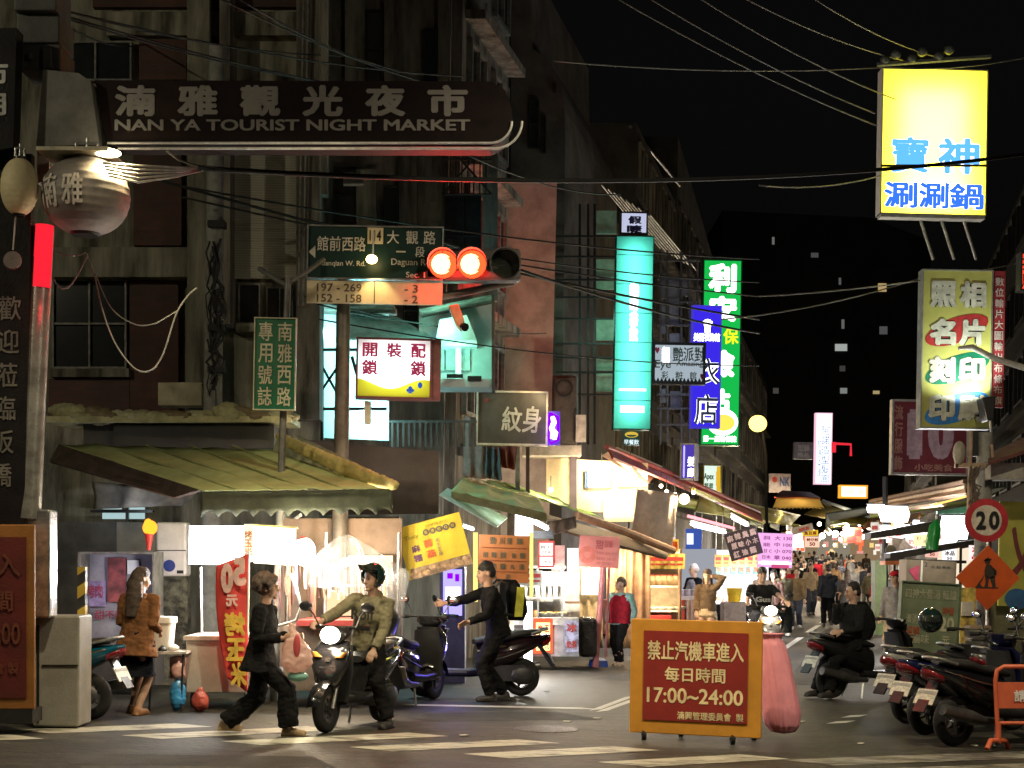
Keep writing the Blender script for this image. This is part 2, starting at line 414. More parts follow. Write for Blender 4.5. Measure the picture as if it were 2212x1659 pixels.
# ------------------------------------------------------------------ ground
g = MB(); xs = [-140, -40, -15, -8, -4, 0, 4, 8, 15, 40, 140]; ys = [-60, -10, 0, 8, 12, 15, 18, 21, 25, 30, 36, 42, 50, 60, 80, 110, 150, 260]
g.add([(x, y, zg(y)) for y in ys for x in xs], [(j * 11 + i, j * 11 + i + 1, (j + 1) * 11 + i + 1, (j + 1) * 11 + i) for j in range(len(ys) - 1) for i in range(10)])
tag(g.build('road', asphalt(), smooth=180), kind='structure')
YLW = wornpaint('worn_road_paint', (.44, .43, .35), .49); YLF = wornpaint('faded_road_paint', (.30, .29, .25), .56); LINE = wornpaint('lane_paint', (.55, .55, .52), .4)
def stripe(mb, a, b, w, z=.004):
    a, b = G(*a), G(*b); n = (b - a).cross(Vector((0, 0, 1))).normalized() * (w / 2); sk = (b - a).normalized() * .12
    q = [a - n - sk, b - n - sk, b + n + sk, a + n + sk]
    mb.add([(p.x, p.y, zg(p.y) + z) for p in q], [(0, 1, 2, 3)])
def stripeobj(nm, lst, w, m, z=.004):
    mb = MB()
    for a, b in lst: stripe(mb, a, b, w, z)
    tag(mb.build(nm, m), kind='structure')
stripeobj('zebra_crossing_markings', [((70, 1581), (420, 1567)), ((305, 1593), (705, 1573)), ((520, 1606), (925, 1587)), ((800, 1619), (1165, 1602)), ((1050, 1634), (1375, 1617)), ((1345, 1652), (1650, 1635)), ((-200, 1600), (60, 1592))], .42, YLW)
stripeobj('faded_crossing_markings', [((1745, 1648), (2300, 1628)), ((1950, 1668), (2400, 1652))], .45, YLF)
stripeobj('stop_line_markings', [((880, 1523), (1278, 1531))], .18, LINE)
stripeobj('lane_line_markings', [((1285, 1534), (1362, 1505)), ((1300, 1537), (1375, 1510))], .09, LINE)
stripeobj('lane_dash_markings', [((1690, 1404), (1730, 1377)), ((1745, 1366), (1768, 1351)), ((1775, 1345), (1790, 1336)), ((1806, 1563), (1828, 1558)), ((1836, 1550), (1856, 1545)), ((1640, 1440), (1662, 1424))], .14, LINE)

# ------------------------------------------------------------------ street lamps that light the crossing (behind and beside the camera)
def street_lamp(label, base, h, arm, power, col, aim=None, spot=80):
    t = thing('street_lamp', label, 'street lamp', base); b = Vector(base); e = b + Vector((arm[0], arm[1], h))
    MB().tube([b, b + Vector((0, 0, h - .6)), b + Vector((arm[0] * .3, arm[1] * .3, h - .1)), e], [.09, .06, .045, .04]).build('pole', STEEL, t, smooth=40)
    MB().ell(e + Vector((0, 0, -.02)), (.35, .16, .09)).build('lamp_head', STEEL, t, smooth=60)
    MB().ell(e + Vector((0, 0, -.09)), (.24, .12, .05)).build('lens', emat('lamp_lens', (1, .8, .45), 12), t)
    if aim: lamp('lamp_light', 'SPOT', e + Vector((0, 0, -.3)), power, col, t, size=.15, aim=aim, spot=spot)
    else: lamp('lamp_light', 'POINT', e + Vector((0, 0, -.3)), power, col, t, size=.15)
    return t
street_lamp('tall street lamp arching over the left half of the crossing', (-6.5, 9.0, 0), 9.5, (4.2, 2.2), 2200, (1, .84, .52), (-2.0, 12.3, 0), 82)
street_lamp('tall street lamp arching over the right half of the crossing', (8.5, 8, 0), 9.5, (-4.5, 1.5), 2600, (1, .86, .58), (4.6, 14.5, 0), 112)
street_lamp('street lamp on the main road left of the corner building', (-13, 8, 0), 9, (1, .5), 950, (1, .9, .62))
street_lamp('street lamp on the main road far right of the crossing', (11, 2, 0), 9, (-1, .5), 620, (1, .86, .66))  # added to lift the dark walls beyond the signal

# ------------------------------------------------------------------ corner building (left)
D0 = 21.0
c0 = thing('corner_building', 'old corner apartment block with brick tile panels and stained concrete columns', 'building', P(300, CY, D0) - Vector((0, 0, 1.7)))
XE = P(692, 600, D0).x; wl = MB(); wl.prism([Vector((-13, D0 + .3, 0)), Vector((XE, D0 + .3, 0)), Vector((XE - .7, D0 + 4.8, 0)), Vector((-13, D0 + 4.8, 0))], (0, 0, 14.5))
wl.build('wall', CONC, c0)
def bpart(nm, rect, dep, m, d=D0, par=c0, **k): return MB().bpx(*rect, d, dep).build(nm, m, par, **k)
for r_ in [(200, -60, 690, 15), (300, 84, 402, 172), (288, 328, 392, 530), (280, 604, 385, 905), (105, 818, 279, 905)]: bpart('brick_panel', r_, .4, BRICK, D0 + .18)
bpart('beam', (100, 534, 455, 598), .5, CONC, D0 - .06); bpart('beam', (230, 25, 690, 76), .4, CONC, D0 + .05)
bpart('column', (404, -60, 452, 905), .5, CONC, D0 - .12); bpart('column', (474, -60, 497, 700), .5, CONCD, D0 - .2)
bpart('column', (640, -60, 690, 905), .4, CONCD, D0 - .02); bpart('column', (694, -60, 706, 420), .2, CONCD, D0 - .2)
def window(rect, d, par, nx=2, ny=2, fm=ALU, gm=GLASSD, fw=4, dep=.12, sill=True, named='window'):
    x0, y0, x1, y1 = rect; b = MB()
    for i in range(nx + 1): x = x0 + (x1 - x0 - fw) * i / nx; b.bpx(x, y0, x + fw, y1, d, dep)
    for j in range(ny + 1): y = y0 + (y1 - y0 - fw) * j / ny; b.bpx(x0 + fw, y, x1 - fw, y + fw, d + .005, dep - .01)
    f = b.build(named, fm, par); MB().bpx(x0 + fw, y0 + fw, x1 - fw, y1 - fw, d + .05, .02).build('pane', gm, f)
    if sill: MB().bpx(x0 - 5, y1, x1 + 5, y1 + 18, d - .08, .2).build('sill', CONC, f)
    return f
window((112, 602, 273, 796), D0 + .16, c0, 2, 2); window((127, 88, 284, 174), D0 + .16, c0, 2, 1, sill=False)
window((514, 612, 562, 698), D0 + .2, c0, 1, 1, fw=3, sill=True); window((575, 620, 632, 700), D0 + .2, c0, 2, 1, fw=2, sill=False)
window((540, 345, 572, 470), D0 + .2, c0, 1, 2, fw=3, sill=False)
sd = MB().bpx(498, 330, 640, 600, D0 + .14, .1).build('metal_siding', stripemat('siding_ribs', (.26, .26, .2), (.33, .32, .26), 'Z', 9), c0)
bpart('wall_panel', (560, 700, 640, 900), .1, TILE, D0 + .12)
MB().bpx(341, 826, 436, 876, D0 - .5, .35).build('duct_cover', mat('aged_cream_metal', (.42, .38, .26), .6, var=.2, sc=4), c0, bevel=.01)
pp = MB()
for x in (657, 667): pp.tube([P(x, -60, D0 - .1), P(x - 6, 320, D0 - .1), P(x - 12, 660, D0 - .1)], .018)
pp.build('drain_pipe', ALU, c0)
w2 = MB()
for x0, x1 in ((715, 790), (828, 905)): w2.bpx(x0, 40, x1, 230, D0 + 3.3, .2)
# second building along the left side, facing the street
SU = Vector((.2256, 1, 0)).normalized()          # direction of the market street
def XL(d): return -1.4 + .2256 * (d - 24)        # face line of the buildings on the left
def XR(d): return 7.6 + .2256 * (d - 20)         # and on the right
def block(name, label, cat, y0, y1, h, side, m, floors, nw, winmat=GLASSD, depth=9, inset=0.0, skip=(), frame=ALU, parapet=True, h2=None):
    X = XL if side < 0 else XR; a = Vector((X(y0) + inset * side, y0, 0)); b = Vector((X(y1) + inset * side, y1, 0)); out = Vector((side, 0, 0)) * depth
    t = thing(name, label, cat, a); mb = MB(); h2 = h2 or h
    q = [a, b, b + Vector((0, 0, h2)), a + Vector((0, 0, h))]; mb.prism(q, out); mb.build('wall', m, t)
    n = Vector((-side, 0, 0)); L = (b - a).length; LM = CONCD if side < 0 else m; u = (b - a) / L; fh = (min(h, h2) - 3.6) / max(1, floors)
    for f in range(floors):
        lg = MB(); z = 3.6 + f * fh; p = a + u * .15 + Vector((0, 0, z - .1))
        lg.prism([p, p + n * .35, p + n * .35 + Vector((0, 0, .16)), p + Vector((0, 0, .16))], u * (L - .3)); lg.build('ledge', LM, t)
        for i in range(nw):
            if (f, i) in skip: continue
            s0 = L * (i + .18) / nw; s1 = L * (i + .82) / nw; z0, z1 = z + fh * .25, z + fh * .85
            fr = MB()
            for sa, sb, za, zb in ((s0, s0 + .07, z0, z1), (s1 - .07, s1, z0, z1), (s0 + .07, s1 - .07, z0, z0 + .07), (s0 + .07, s1 - .07, z1 - .07, z1), ((s0 + s1) / 2 - .03, (s0 + s1) / 2 + .03, z0 + .07, z1 - .07)):
                q = [a + u * sa + Vector((0, 0, za)), a + u * sb + Vector((0, 0, za)), a + u * sb + Vector((0, 0, zb)), a + u * sa + Vector((0, 0, zb))]
                fr.prism(q, n * .1)
            fo = fr.build('window', frame, t)
            q = [a + u * (s0 + .07) + Vector((0, 0, z0 + .07)), a + u * (s1 - .07) + Vector((0, 0, z0 + .07)), a + u * (s1 - .07) + Vector((0, 0, z1 - .07)), a + u * (s0 + .07) + Vector((0, 0, z1 - .07))]
            MB().prism(q, n * .04).build('pane', winmat, fo)
    return t
block('tiled_apartment_block', 'dark tiled apartment block behind the hanging locksmith sign', 'building', 25.8, 29.2, 13.5, -1, CONCD, 4, 2)
# front face details of that block, seen between the corner building and the fin wall
b2 = thing('side_annexe', 'narrow grey annexe with tall dark windows beside the corner building', 'building', Vector((P(830, 500, 25).x, 25.4, 0)))
q0 = P(690, 0, 25.4).x; q1 = P(1092, 0, 25.4).x
MB().prism([Vector((q0 - 1, 25.4, 0)), Vector((q1 - .9, 25.4, 0)), Vector((q1 - .9, 25.4, 13.2)), Vector((q0 - 1, 25.4, 13.2))], (0, .35, 0)).build('wall', CONCD, b2)
for r_ in [(790, 20, 828, 190), (915, 60, 945, 300), (720, 360, 770, 480), (828, 400, 860, 620), (960, 420, 1040, 600), (870, 640, 905, 700)]: window(r_, 25.28, b2, 1 if r_[2] - r_[0] < 60 else 2, 2, fm=DARK, fw=3, dep=.1, sill=False)
for r_ in [(745, -40, 788, 230), (830, -40, 850, 320), (946, -60, 972, 330), (770, 365, 812, 640), (862, 330, 900, 560), (1042, 330, 1075, 650)]: MB().bpx(*r_, 25.25, .14).build('pilaster', CONC if r_[0] in (770, 745) else CONCD, b2)
MB().slab([P(742, 402, 24.6), P(786, 402, 24.6), P(778, 378, 25.2), P(742, 378, 25.2)], .04).build('window_hood', mat('hood_metal', (.4, .42, .38), .5), b2)
bl = MB(); bl.tube([P(870, 540, 25), P(930, 500, 25), P(955, 520, 25), P(955, 600, 25)], .025); bl.tube([P(870, 640, 25), P(870, 545, 25)], .025); bl.tube([P(905, 640, 25), P(905, 520, 25)], .025); bl.build('pipe_frame', DARK, b2); bl = MB()
for i in range(8): bl.tube([P(960 + i * 13, 300, 25), P(958 + i * 13, 420, 25)], .012)
for y in (300, 345, 390, 420): bl.tube([P(955, y, 25), P(1062, y, 25)], .018)
bl.tube([P(955, 420, 25), P(1062, 300, 25)], .018); bl.tube([P(955, 300, 25), P(1062, 420, 25)], .018)
bl.build('sign_scaffold', DARK, b2)
# fin wall
fw_ = thing('fin_wall', 'pale rendered fin wall lit red by the traffic signal', 'wall', Vector((P(1145, 800, 30).x, 30, 0)))
FINM = mat('pale_render', (.50, .44, .40), .85, var=.15, sc=2, stain=(.36, .31, .28))
MB().prism([P(1092, 395, 30), P(1203, 395, 30), P(1184, 1225, 30), P(1070, 1225, 30)], (0, .5, 0)).build('wall', FINM, fw_)
MB().prism([P(1050, 700, 30.1), P(1092, 700, 30.1), P(1080, 1225, 30.1), P(1040, 1225, 30.1)], (0, .4, 0)).build('side_wall', FINM, fw_)
for i in range(3): MB().bpx(1050 + i * 17, 745, 1056 + i * 17, 850, 29.95, .12).build('slot_recess', DARK, fw_)
# curved-roof block
cb = thing('curved_roof_block', 'tall dark block with a rounded parapet against the night sky', 'building', Vector((P(1150, 800, 33).x, 33, 0)))
pts = [P(1000, 1225, 33), P(1212, 1225, 33), P(1221, 300, 33), P(1219, 235, 33), P(1212, 195, 33), P(1200, 160, 33), P(1180, 125, 33), P(1150, 105, 33), P(1146, -80, 33), P(1000, -80, 33)]
MB().prism(pts, (1.6, 7, 0)).build('wall', CONC if False else mat('dim_render', (.09, .08, .07), .9, var=.3, sc=1.2, spec=.1), cb)
rb = MB()
for i in range(26): rb.bpx(1078, -60 + i * 15, 1092, -52 + i * 15, 32.9, .08)
rb.bpx(1100, -60, 1104, 400, 32.9, .08); rb.build('ladder', DARK, cb)
for r_ in [(1142, 215, 1165, 320), (1170, 250, 1180, 330), (1196, 180, 1202, 200)]: window(r_, 32.92, cb, 1, 2, fm=DARK, fw=3, dep=.08, sill=False)
# rest of the left row, down the street
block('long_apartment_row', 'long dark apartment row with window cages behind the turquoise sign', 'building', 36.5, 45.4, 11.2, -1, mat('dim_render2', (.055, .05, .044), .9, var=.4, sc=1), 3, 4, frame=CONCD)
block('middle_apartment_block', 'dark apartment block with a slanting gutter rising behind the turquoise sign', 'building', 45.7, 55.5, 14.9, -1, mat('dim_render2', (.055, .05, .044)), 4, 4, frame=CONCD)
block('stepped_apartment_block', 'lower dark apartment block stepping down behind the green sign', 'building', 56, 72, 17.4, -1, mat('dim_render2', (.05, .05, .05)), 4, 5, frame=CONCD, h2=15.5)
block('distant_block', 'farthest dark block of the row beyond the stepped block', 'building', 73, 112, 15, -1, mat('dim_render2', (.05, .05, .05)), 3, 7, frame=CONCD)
# slanted metal awning line and cage on the long row
st = MB(); a = P(1361, 273, 45.6); b = P(1468, 401, 55.5); st.tube([a, b], .05)
for i in range(9): st.tube([P(1300 + i * 13, 400 + i * 8, 36.2), P(1400 + i * 13, 520 + i * 8, 46)], .02)
solo('roof_gutter', 'thin slanting metal gutter and rods on the dark row above the turquoise sign', 'gutter', st, STEEL)
# high-rise far ahead
hr = thing('far_high_rise', 'unlit far high-rise with a few lit windows ahead over the market', 'building', Vector((P(1750, 700, 150).x, 150, 0)))
MB().prism([P(1540, 1300, 150), P(2010, 1300, 150), P(2010, 520, 150), P(1880, 470, 150), P(1560, 455, 150)], (0, 12, 0)).build('wall', mat('dim_far', (.03, .03, .028), .9, var=.3, sc=.3), hr)
for x0, y0, x1, y1, c, s in [(1897, 612, 1915, 630, (1, .7, .3), .8), (1804, 743, 1830, 758, (.8, .85, .8), .8), (1900, 705, 1917, 722, (.5, .5, .5), .25), (1818, 690, 1824, 710, (.6, .6, .55), .35), (1815, 838, 1830, 850, (.7, .75, .7), .5), (1886, 844, 1900, 851, (1, .75, .35), .7), (1752, 546, 1768, 556, (.35, .35, .33), .3), (1668, 512, 1673, 528, (.6, .6, .55), .4), (1812, 600, 1817, 615, (.5, .5, .5), .3), (1670, 838, 1682, 850, (.5, .45, .4), .2), (1814, 790, 1826, 802, (.4, .38, .36), .2)]:
    MB().bpx(x0, y0, x1, y1, 149.9, .05).build('window', emat('lit_%d_%d' % (x0, y0), c, s * .55), hr)
low = block('low_roofed_house', 'low dark house under the maroon ten sign far right', 'house', 60, 100, 8, 1, mat('dim_render2', (.05, .05, .05)), 2, 4, frame=CONCD)
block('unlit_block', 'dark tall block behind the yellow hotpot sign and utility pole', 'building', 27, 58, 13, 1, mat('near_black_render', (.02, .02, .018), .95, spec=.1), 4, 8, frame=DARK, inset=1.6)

# ------------------------------------------------------------------ gate of the night market
DG = 14.8
gt = thing('market_gate', 'dark night market gateway arm with white lettering, on a chrome pillar', 'gateway', GX(92, DG))
BROWN = mat('dark_maroon_panel', (.011, .005, .005), .7, var=.3, bump=0, spec=.2)
LETW = mat('grey_white_letters', (.25, .23, .215), .6, var=.1)
pts = [P(205, 173, DG), P(1060, 176, DG), P(1085, 190, DG), P(1100, 212, DG), P(1106, 240, DG), P(1104, 265, DG), P(1096, 290, DG), P(1082, 306, DG), P(1060, 316, DG), P(232, 314, DG)]
MB().prism(pts, (0, .35, 0)).build('arm_panel', BROWN, gt)
w_ = (1040 - 240) / F * DG; h_ = (325 - 170) / F * DG
# lettering placed on the arm panel
def place_letters(par, items, m, d, y=0, bold=.0, name='lettering'):
    """items given as (string, x0, y0, x1, y1) in picture pixels at distance d, written on a plane facing the street"""
    mb = MB()
    for s, x0, y0, x1, y1 in items:
        vs, fs = glyphs(s, bold); c = P((x0 + x1) / 2, (y0 + y1) / 2, d); ww = (x1 - x0) / F * d; hh = (y1 - y0) / F * d
        mb.add([c + RV * (a * ww) + UV * (b_ * hh) + Vector((0, -.008 - e * .0003 - y, 0)) for a, b_, e in vs], fs)
    return mb.build(name, m, par)
place_letters(gt, [(c, 248 + 135 * i, 184, 336 + 135 * i, 252) for i, c in enumerate('湳雅觀光夜市')], LETW, DG, bold=.045)
place_letters(gt, [('NAN YA TOURIST NIGHT MARKET', 248, 258, 1016, 283)], LETW, DG, bold=.03)
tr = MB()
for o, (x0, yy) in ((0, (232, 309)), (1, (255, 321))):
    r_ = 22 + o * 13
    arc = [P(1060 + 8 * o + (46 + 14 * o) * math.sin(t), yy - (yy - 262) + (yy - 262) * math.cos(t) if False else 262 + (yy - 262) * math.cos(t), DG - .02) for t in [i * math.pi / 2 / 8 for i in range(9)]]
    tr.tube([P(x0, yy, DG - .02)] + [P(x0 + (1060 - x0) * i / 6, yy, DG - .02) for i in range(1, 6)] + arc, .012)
tr.build('chrome_trim', mat('trim_metal', (.75, .72, .68), .35, .3, bump=0), gt, smooth=60)  # chrome's bright reflections put into a pale, barely metallic colour
GREYP = mat('grey_cladding', (.16, .15, .135), .5, var=.2)
MB().prism([P(93, 150, DG - .1), P(170, 158, DG - .1), P(196, 176, DG - .1), P(214, 312, DG - .1), P(78, 316, DG - .1)], (0, .7, 0)).build('bracket_cladding', GREYP, gt)
MB().bpx(78, 316, 232, 324, DG - .45, 1.1).build('soffit', mat('cream_soffit', (.6, .54, .4), .5), gt)
MB().bpx(80, 328, 106, 395, DG + .1, .25).build('arm_post', mat('cream_post', (.55, .48, .38), .6), gt)
fl = thing('downlight', 'round white downlight glowing under the gateway arm', 'lamp', P(232, 333, DG - .3))
MB().ell(P(232, 330, DG - .3), (.13, .13, .035)).build('lens', emat('downlight_lens', (1, .87, .55), 9), fl)
lamp('lamp_light', 'SPOT', P(256, 336, DG - .35), 190, (1, .8, .42), fl, size=.04, aim=P(262, 600, DG - .35), spot=165)
# pillar
MB().tube([P(60, 1120, DG), P(78, 800, DG), P(96, 490, DG)], [.125, .105, .095], 20).build('pillar', mat('satin_pillar', (.33, .32, .3), .3, .6, var=.35, sc=5), gt, smooth=40)
MB().tube([P(89, 622, DG - .02), P(96.5, 487, DG - .02)], [.09, .088], 20).build('red_light_sleeve', emat('red_sleeve', (1, .02, .04), 1.0), gt, smooth=40)
lamp('red_glow', 'POINT', P(98, 660, DG - .35), 1.8, (1, .03, .05), gt, size=.1)  # small red light added so the red fades down the pillar
MB().bpx(52, 1100, 108, 1335, DG - .06, .25).build('chrome_base', mat('worn_stainless', (.6, .6, .6), .25, .9, var=.4, sc=8), gt, bevel=.02)
MB().prism([P(-90, 330, DG - .12), P(68, 332, DG - .12), P(66, 480, DG - .12), P(52, 1135, DG - .12), P(-90, 1135, DG - .12)], (0, .1, 0)).build('black_panel', mat('black_panel', (.012, .01, .01), .3), gt)
SILV = mat('brushed_silver_letters', (.22, .2, .18), .35, .5)
place_letters(gt, [(c, -2 - 4 * i, 640 + 72 * i, 46 - 4 * i, 692 + 72 * i) for i, c in enumerate('歡迎蒞臨板橋')], SILV, DG - .12, bold=.012)
tw = MB(); tw.bpx(40, 95, 130, 150, DG, .5); tw.bpx(36, 25, 128, 92, DG + .1, .5); tw.bpx(30, -40, 122, 22, DG, .5); tw.bpx(90, 100, 112, 148, DG - .04, .03); tw.bpx(58, 112, 70, 128, DG - .04, .03)
tw.build('pillar_head', mat('grey_head', (.06, .06, .055), .6), gt, bevel=.02)
MB().prism([P(-60, 60, DG - .3), P(36, 60, DG - .3), P(28, 318, DG - .3), P(-60, 335, DG - .3)], (0, .2, 0)).build('front_panel', mat('black_panel', (.012, .01, .01)), gt)
place_letters(gt, [('市', -40, 130, 18, 188), ('月', -42, 202, 14, 250)], mat('dull_white_letters', (.55, .55, .52), .6), DG - .3, bold=.03)
# lanterns
def lantern(label, cx, cy, rx, ry, d, chars, cm):
    t = thing('paper_lantern', label, 'lantern', P(cx, cy + ry, d)); r = rx / F * d; h = ry / F * d; c = P(cx, cy, d)
    pr = []
    for i in range(73):
        a = -1.25 + 2.5 * i / 72; rr = math.cos(a) ** .9; pr.append((r * rr * (1 - .012 * abs(math.sin(i * math.pi / 6))), h * math.sin(a)))
    MB().lathe(pr, c, seg=36).build('shade', cm, t, smooth=60)
    MB().lathe([(r * .34, h * .9), (r * .34, h * 1.04), (r * .2, h * 1.08)], c).build('cap', BLACK, t, smooth=30); MB().lathe([(r * .3, -h * 1.02), (r * .36, -h * .93)], c).build('cap', BLACK, t, smooth=30)
    k = MB()
    for dx in (-.25, .25): k.tube([c + Vector((dx * r, 0, h)), c + Vector((dx * r, 0, h * 1.35))], .01)
    k.tube([c + Vector((-.25 * r, 0, h * 1.35)), c + Vector((.25 * r, 0, h * 1.35))], .012); k.tube([c + Vector((0, 0, h * .9)), c + Vector((0, 0, h * 1.5))], .01)
    k.build('hanger', STEEL, t)
    if chars:
        vs, fs = [], []
        mb = MB()
        for s, u0, v0, du, dv in chars:
            g_, f_ = glyphs(s, .02)
            q = []
            for a, b_, e in g_:
                th = u0 + a * du; z = v0 + b_ * dv; an = math.asin(max(-.94, min(.94, z))); rr = (r * math.cos(an) ** .9) * 1.012 + .004
                q.append(c + Vector((rr * math.sin(th), -rr * math.cos(th), h * z)))
            mb.add(q, f_)
        mb.build('lettering', mat('lantern_letters', (.62, .56, .5), .7) if rx > 60 else BLACK, t)
    return t
lantern('big round lantern with white characters hanging under the gateway lamp', 186, 424, 94, 84, DG - .1, [('湳', -.75, -.05, .62, .85), ('雅', -.05, -.05, .5, .8)], mat('lantern_cloth', (.20, .175, .16), .6, var=.25, sc=4, bump=.1))
lantern('small cream lantern hanging left of the big round lantern', 42, 404, 40, 62, DG - .3, None, mat('cream_cloth', (.7, .6, .36), .6, var=.1))
tl = thing('tassel', 'dull round tassel disc hanging below the cream lantern', 'tassel', P(28, 585, DG - .3))
MB().tube([P(34, 466, DG - .3), P(28, 540, DG - .3)], .008).build('cord', WIREW, tl); MB().lathe([(0, -.02), (.08, -.02), (.09, 0), (.08, .02), (0, .02)], P(27, 563, DG - .3), (0, 1, 0)).build('disc', mat('dull_pink', (.16, .12, .12), .6), tl)

# ------------------------------------------------------------------ traffic signal and pole signs
DT = 18.5
sp = thing('signal_pole', 'grey steel pole with a mast arm carrying the signal and street name sign', 'pole', GX(734, DT + .3))
MB().tube([GX(734, DT + .3), P(742, 664, DT + .3), P(744, 560, DT + .3)], [.11, .085, .075], 14).build('pole', mat('brown_grey_pole', (.14, .12, .1), .5, .3), sp, smooth=40)
MB().tube([P(744, 580, DT + .3), P(960, 640, DT + .3), P(1110, 610, DT + .3)], [.06, .05, .04], 10).build('mast_arm', mat('brown_grey_pole', (.14, .12, .1)), sp, smooth=40)
ts = thing('traffic_light', 'horizontal traffic signal with two glowing red lenses', 'traffic light', P(1022, 600, DT))
MB().bpx(915, 535, 1125, 607, DT, .22).build('housing', mat('signal_housing', (.09, .085, .085), .45, bump=.03), ts, bevel=.05)
rr_ = .34 / 2
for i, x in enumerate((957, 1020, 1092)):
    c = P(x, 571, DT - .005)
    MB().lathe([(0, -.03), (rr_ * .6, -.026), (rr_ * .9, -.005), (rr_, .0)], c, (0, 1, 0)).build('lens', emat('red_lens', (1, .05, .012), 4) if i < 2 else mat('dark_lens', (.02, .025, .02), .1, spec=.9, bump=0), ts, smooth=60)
    if i < 2: MB().ell(c + Vector((-.015, -.02, .0)), (rr_ * .74, .012, rr_ * .74), 20, 8).build('lens_core', emat('lens_core', (1, .66, .28), 3.4), ts, smooth=180)  # pale disc painting the blown-out centre of the red lens
    v = MB(); n_ = 14; arc = [math.pi * (-.12 + 1.24 * k / n_) for k in range(n_ + 1)]
    for k in range(n_):
        a0, a1 = arc[k], arc[k + 1]; o0 = Vector((math.cos(a0), 0, math.sin(a0))) * rr_ * 1.05; o1 = Vector((math.cos(a1), 0, math.sin(a1))) * rr_ * 1.05; f = Vector((0, -.24, -.02))
        v.prism([c + o0, c + o1, c + o1 * 1.06, c + o0 * 1.06], f)
    v.build('visor', mat('signal_housing', (.09, .085, .085)), ts)
    if i < 2: lamp('lens_spill', 'POINT', c + Vector((0, -.17, 0)), 22, (1, .015, .01), ts, size=.05)  # added red light on visors and housing, standing in for the lens halo
    if i < 2: lamp('red_glow', 'SPOT', c + Vector((0, -.05, 0)), 160, (1, .02, .015), ts, size=.12, aim=c + Vector((0, -6, -1)), spot=150)
lamp('red_back_glow', 'POINT', P(1085, 600, 26.5), 75, (1, .03, .02), ts, size=.2)  # unseen light added to redden the fin wall; the signal shines forward
GRN = mat('dark_green_sign', (.006, .035, .03), .45, var=.1, bump=.02); GRN2 = mat('road_green_sign', (.0, .16, .075), .45, var=.15, bump=.02)
CREAM = mat('cream_reflective', (.72, .6, .4), .5, var=.06, bump=.02)
sn = sign('street_name_sign', 'dark green street name sign with cream house number strip on the mast', 'sign', (664, 489, 957, 604), DT, GRN, .05, STEEL, [(mat('sign_white', (.72, .68, .6), .5), .012, [('館前西路', .25, .34, .36, .28), ('Guanqian W. Rd.', .25, .72, .36, .13), ('大', .63, .20, .09, .25), ('觀', .77, .20, .09, .25), ('路', .9, .20, .09, .25), ('一', .69, .47, .07, .03), ('段', .83, .47, .07, .2), ('Daguan Rd.', .77, .68, .3, .16), ('Sec. 1', .8, .9, .14, .11), ('◀', .035, .5, .05, .24)])], fw=.015)
st_ = MB(); st_.box((0, .025, -.012 - .145), (1.64, .05, .27)); st_.build('number_strip', CREAM, sn, world=False)
letters(sn, [('197 - 269', .24, 1.16, .33, .15), ('152 - 158', .24, 1.36, .33, .15), ('- 3', .77, 1.16, .1, .15), ('- 2', .77, 1.36, .1, .15)], mat('sign_brown', (.12, .085, .06), .6), sn['w'], sn['h'], -.004, .012)
MB().box((0, .02, -.155), (.012, .07, .27)).build('strip_divider', mat('sign_brown', (.12, .085, .06)), sn, world=False)
b_ = MB(); hh = sn['h']; b_.box(((.5 - .5) * 1, -.01, hh * .82), (.19, .02, hh * .3)); b_.build('route_shield', CREAM, sn, world=False)
letters(sn, [('114', .5, .18, .085, .2)], BLACK, sn['w'], sn['h'], -.026, .02)
cm = thing('warning_lamp', 'small glowing yellow lamp hanging in front of the street name sign', 'lamp', P(802, 560, DT - .2))
MB().ell(P(803, 560, DT - .2), (.07, .07, .055)).build('bulb', emat('yellow_bulb', (1, .72, .25), 10), cm); MB().tube([P(808, 500, DT - .15), P(805, 552, DT - .2)], .012).build('stem', STEEL, cm)
lamp('lamp_light', 'SPOT', P(806, 566, DT - .24), 28, (1, .72, .3), cm, size=.02, aim=P(812, 670, DT + .02), spot=75)
cc = thing('traffic_camera', 'beige traffic camera on a bracket below the red signal', 'camera', P(985, 700, DT - .1))
MB().prism([P(968, 660, DT), P(990, 655, DT), P(1003, 690, DT), P(996, 712, DT), P(984, 700, DT)], (0, .25, 0)).build('body', mat('beige_metal', (.5, .36, .2), .5), cc, bevel=.02)
MB().lathe([(.045, 0), (.05, .06)], P(1000, 705, DT - .05), (.5, -.8, -.3)).build('lens', BLACK, cc)
ps = thing('utility_pole', 'concrete utility pole wrapped in cables beside the corner building', 'pole', GX(462, 20.2))
MB().tube([GX(458, 20.2), P(463, 600, 20.2), P(468, 100, 20.2)], [.14, .12, .1], 14).build('pole', mat('pole_concrete', (.25, .25, .23), .8), ps, smooth=40)
ck = MB(); random.seed(3)
for i in range(16):
    y0 = random.uniform(440, 780); x = 452 + random.uniform(-4, 22); pts = [P(x + random.uniform(-10, 14), y0 + 24 * k, 20.05 - random.random() * .08) for k in range(6)]; ck.tube(pts, random.choice((.008, .012, .018)), 6)
for y in (475, 700, 790): ck.bpx(448, y, 484, y + 14, 20, .2)
for k in range(5): ck.tube([P(470 + 12 * math.cos(t) + k * 2, 650 + 26 * math.sin(t) + 5 * k, 20.0) for t in [i * .6 for i in range(11)]], .008, 6)
ck.build('cable_bundle', WIRE, ps)
sg = thing('sign_pole', 'thin grey pole holding the green vertical house number sign', 'pole', GX(600, 18.2))
MB().tube([GX(596, 18.25), P(622, 600, 18.25)], [.05, .04], 10).build('pole', mat('pole_grey', (.2, .2, .19), .5, .4), sg, smooth=40)
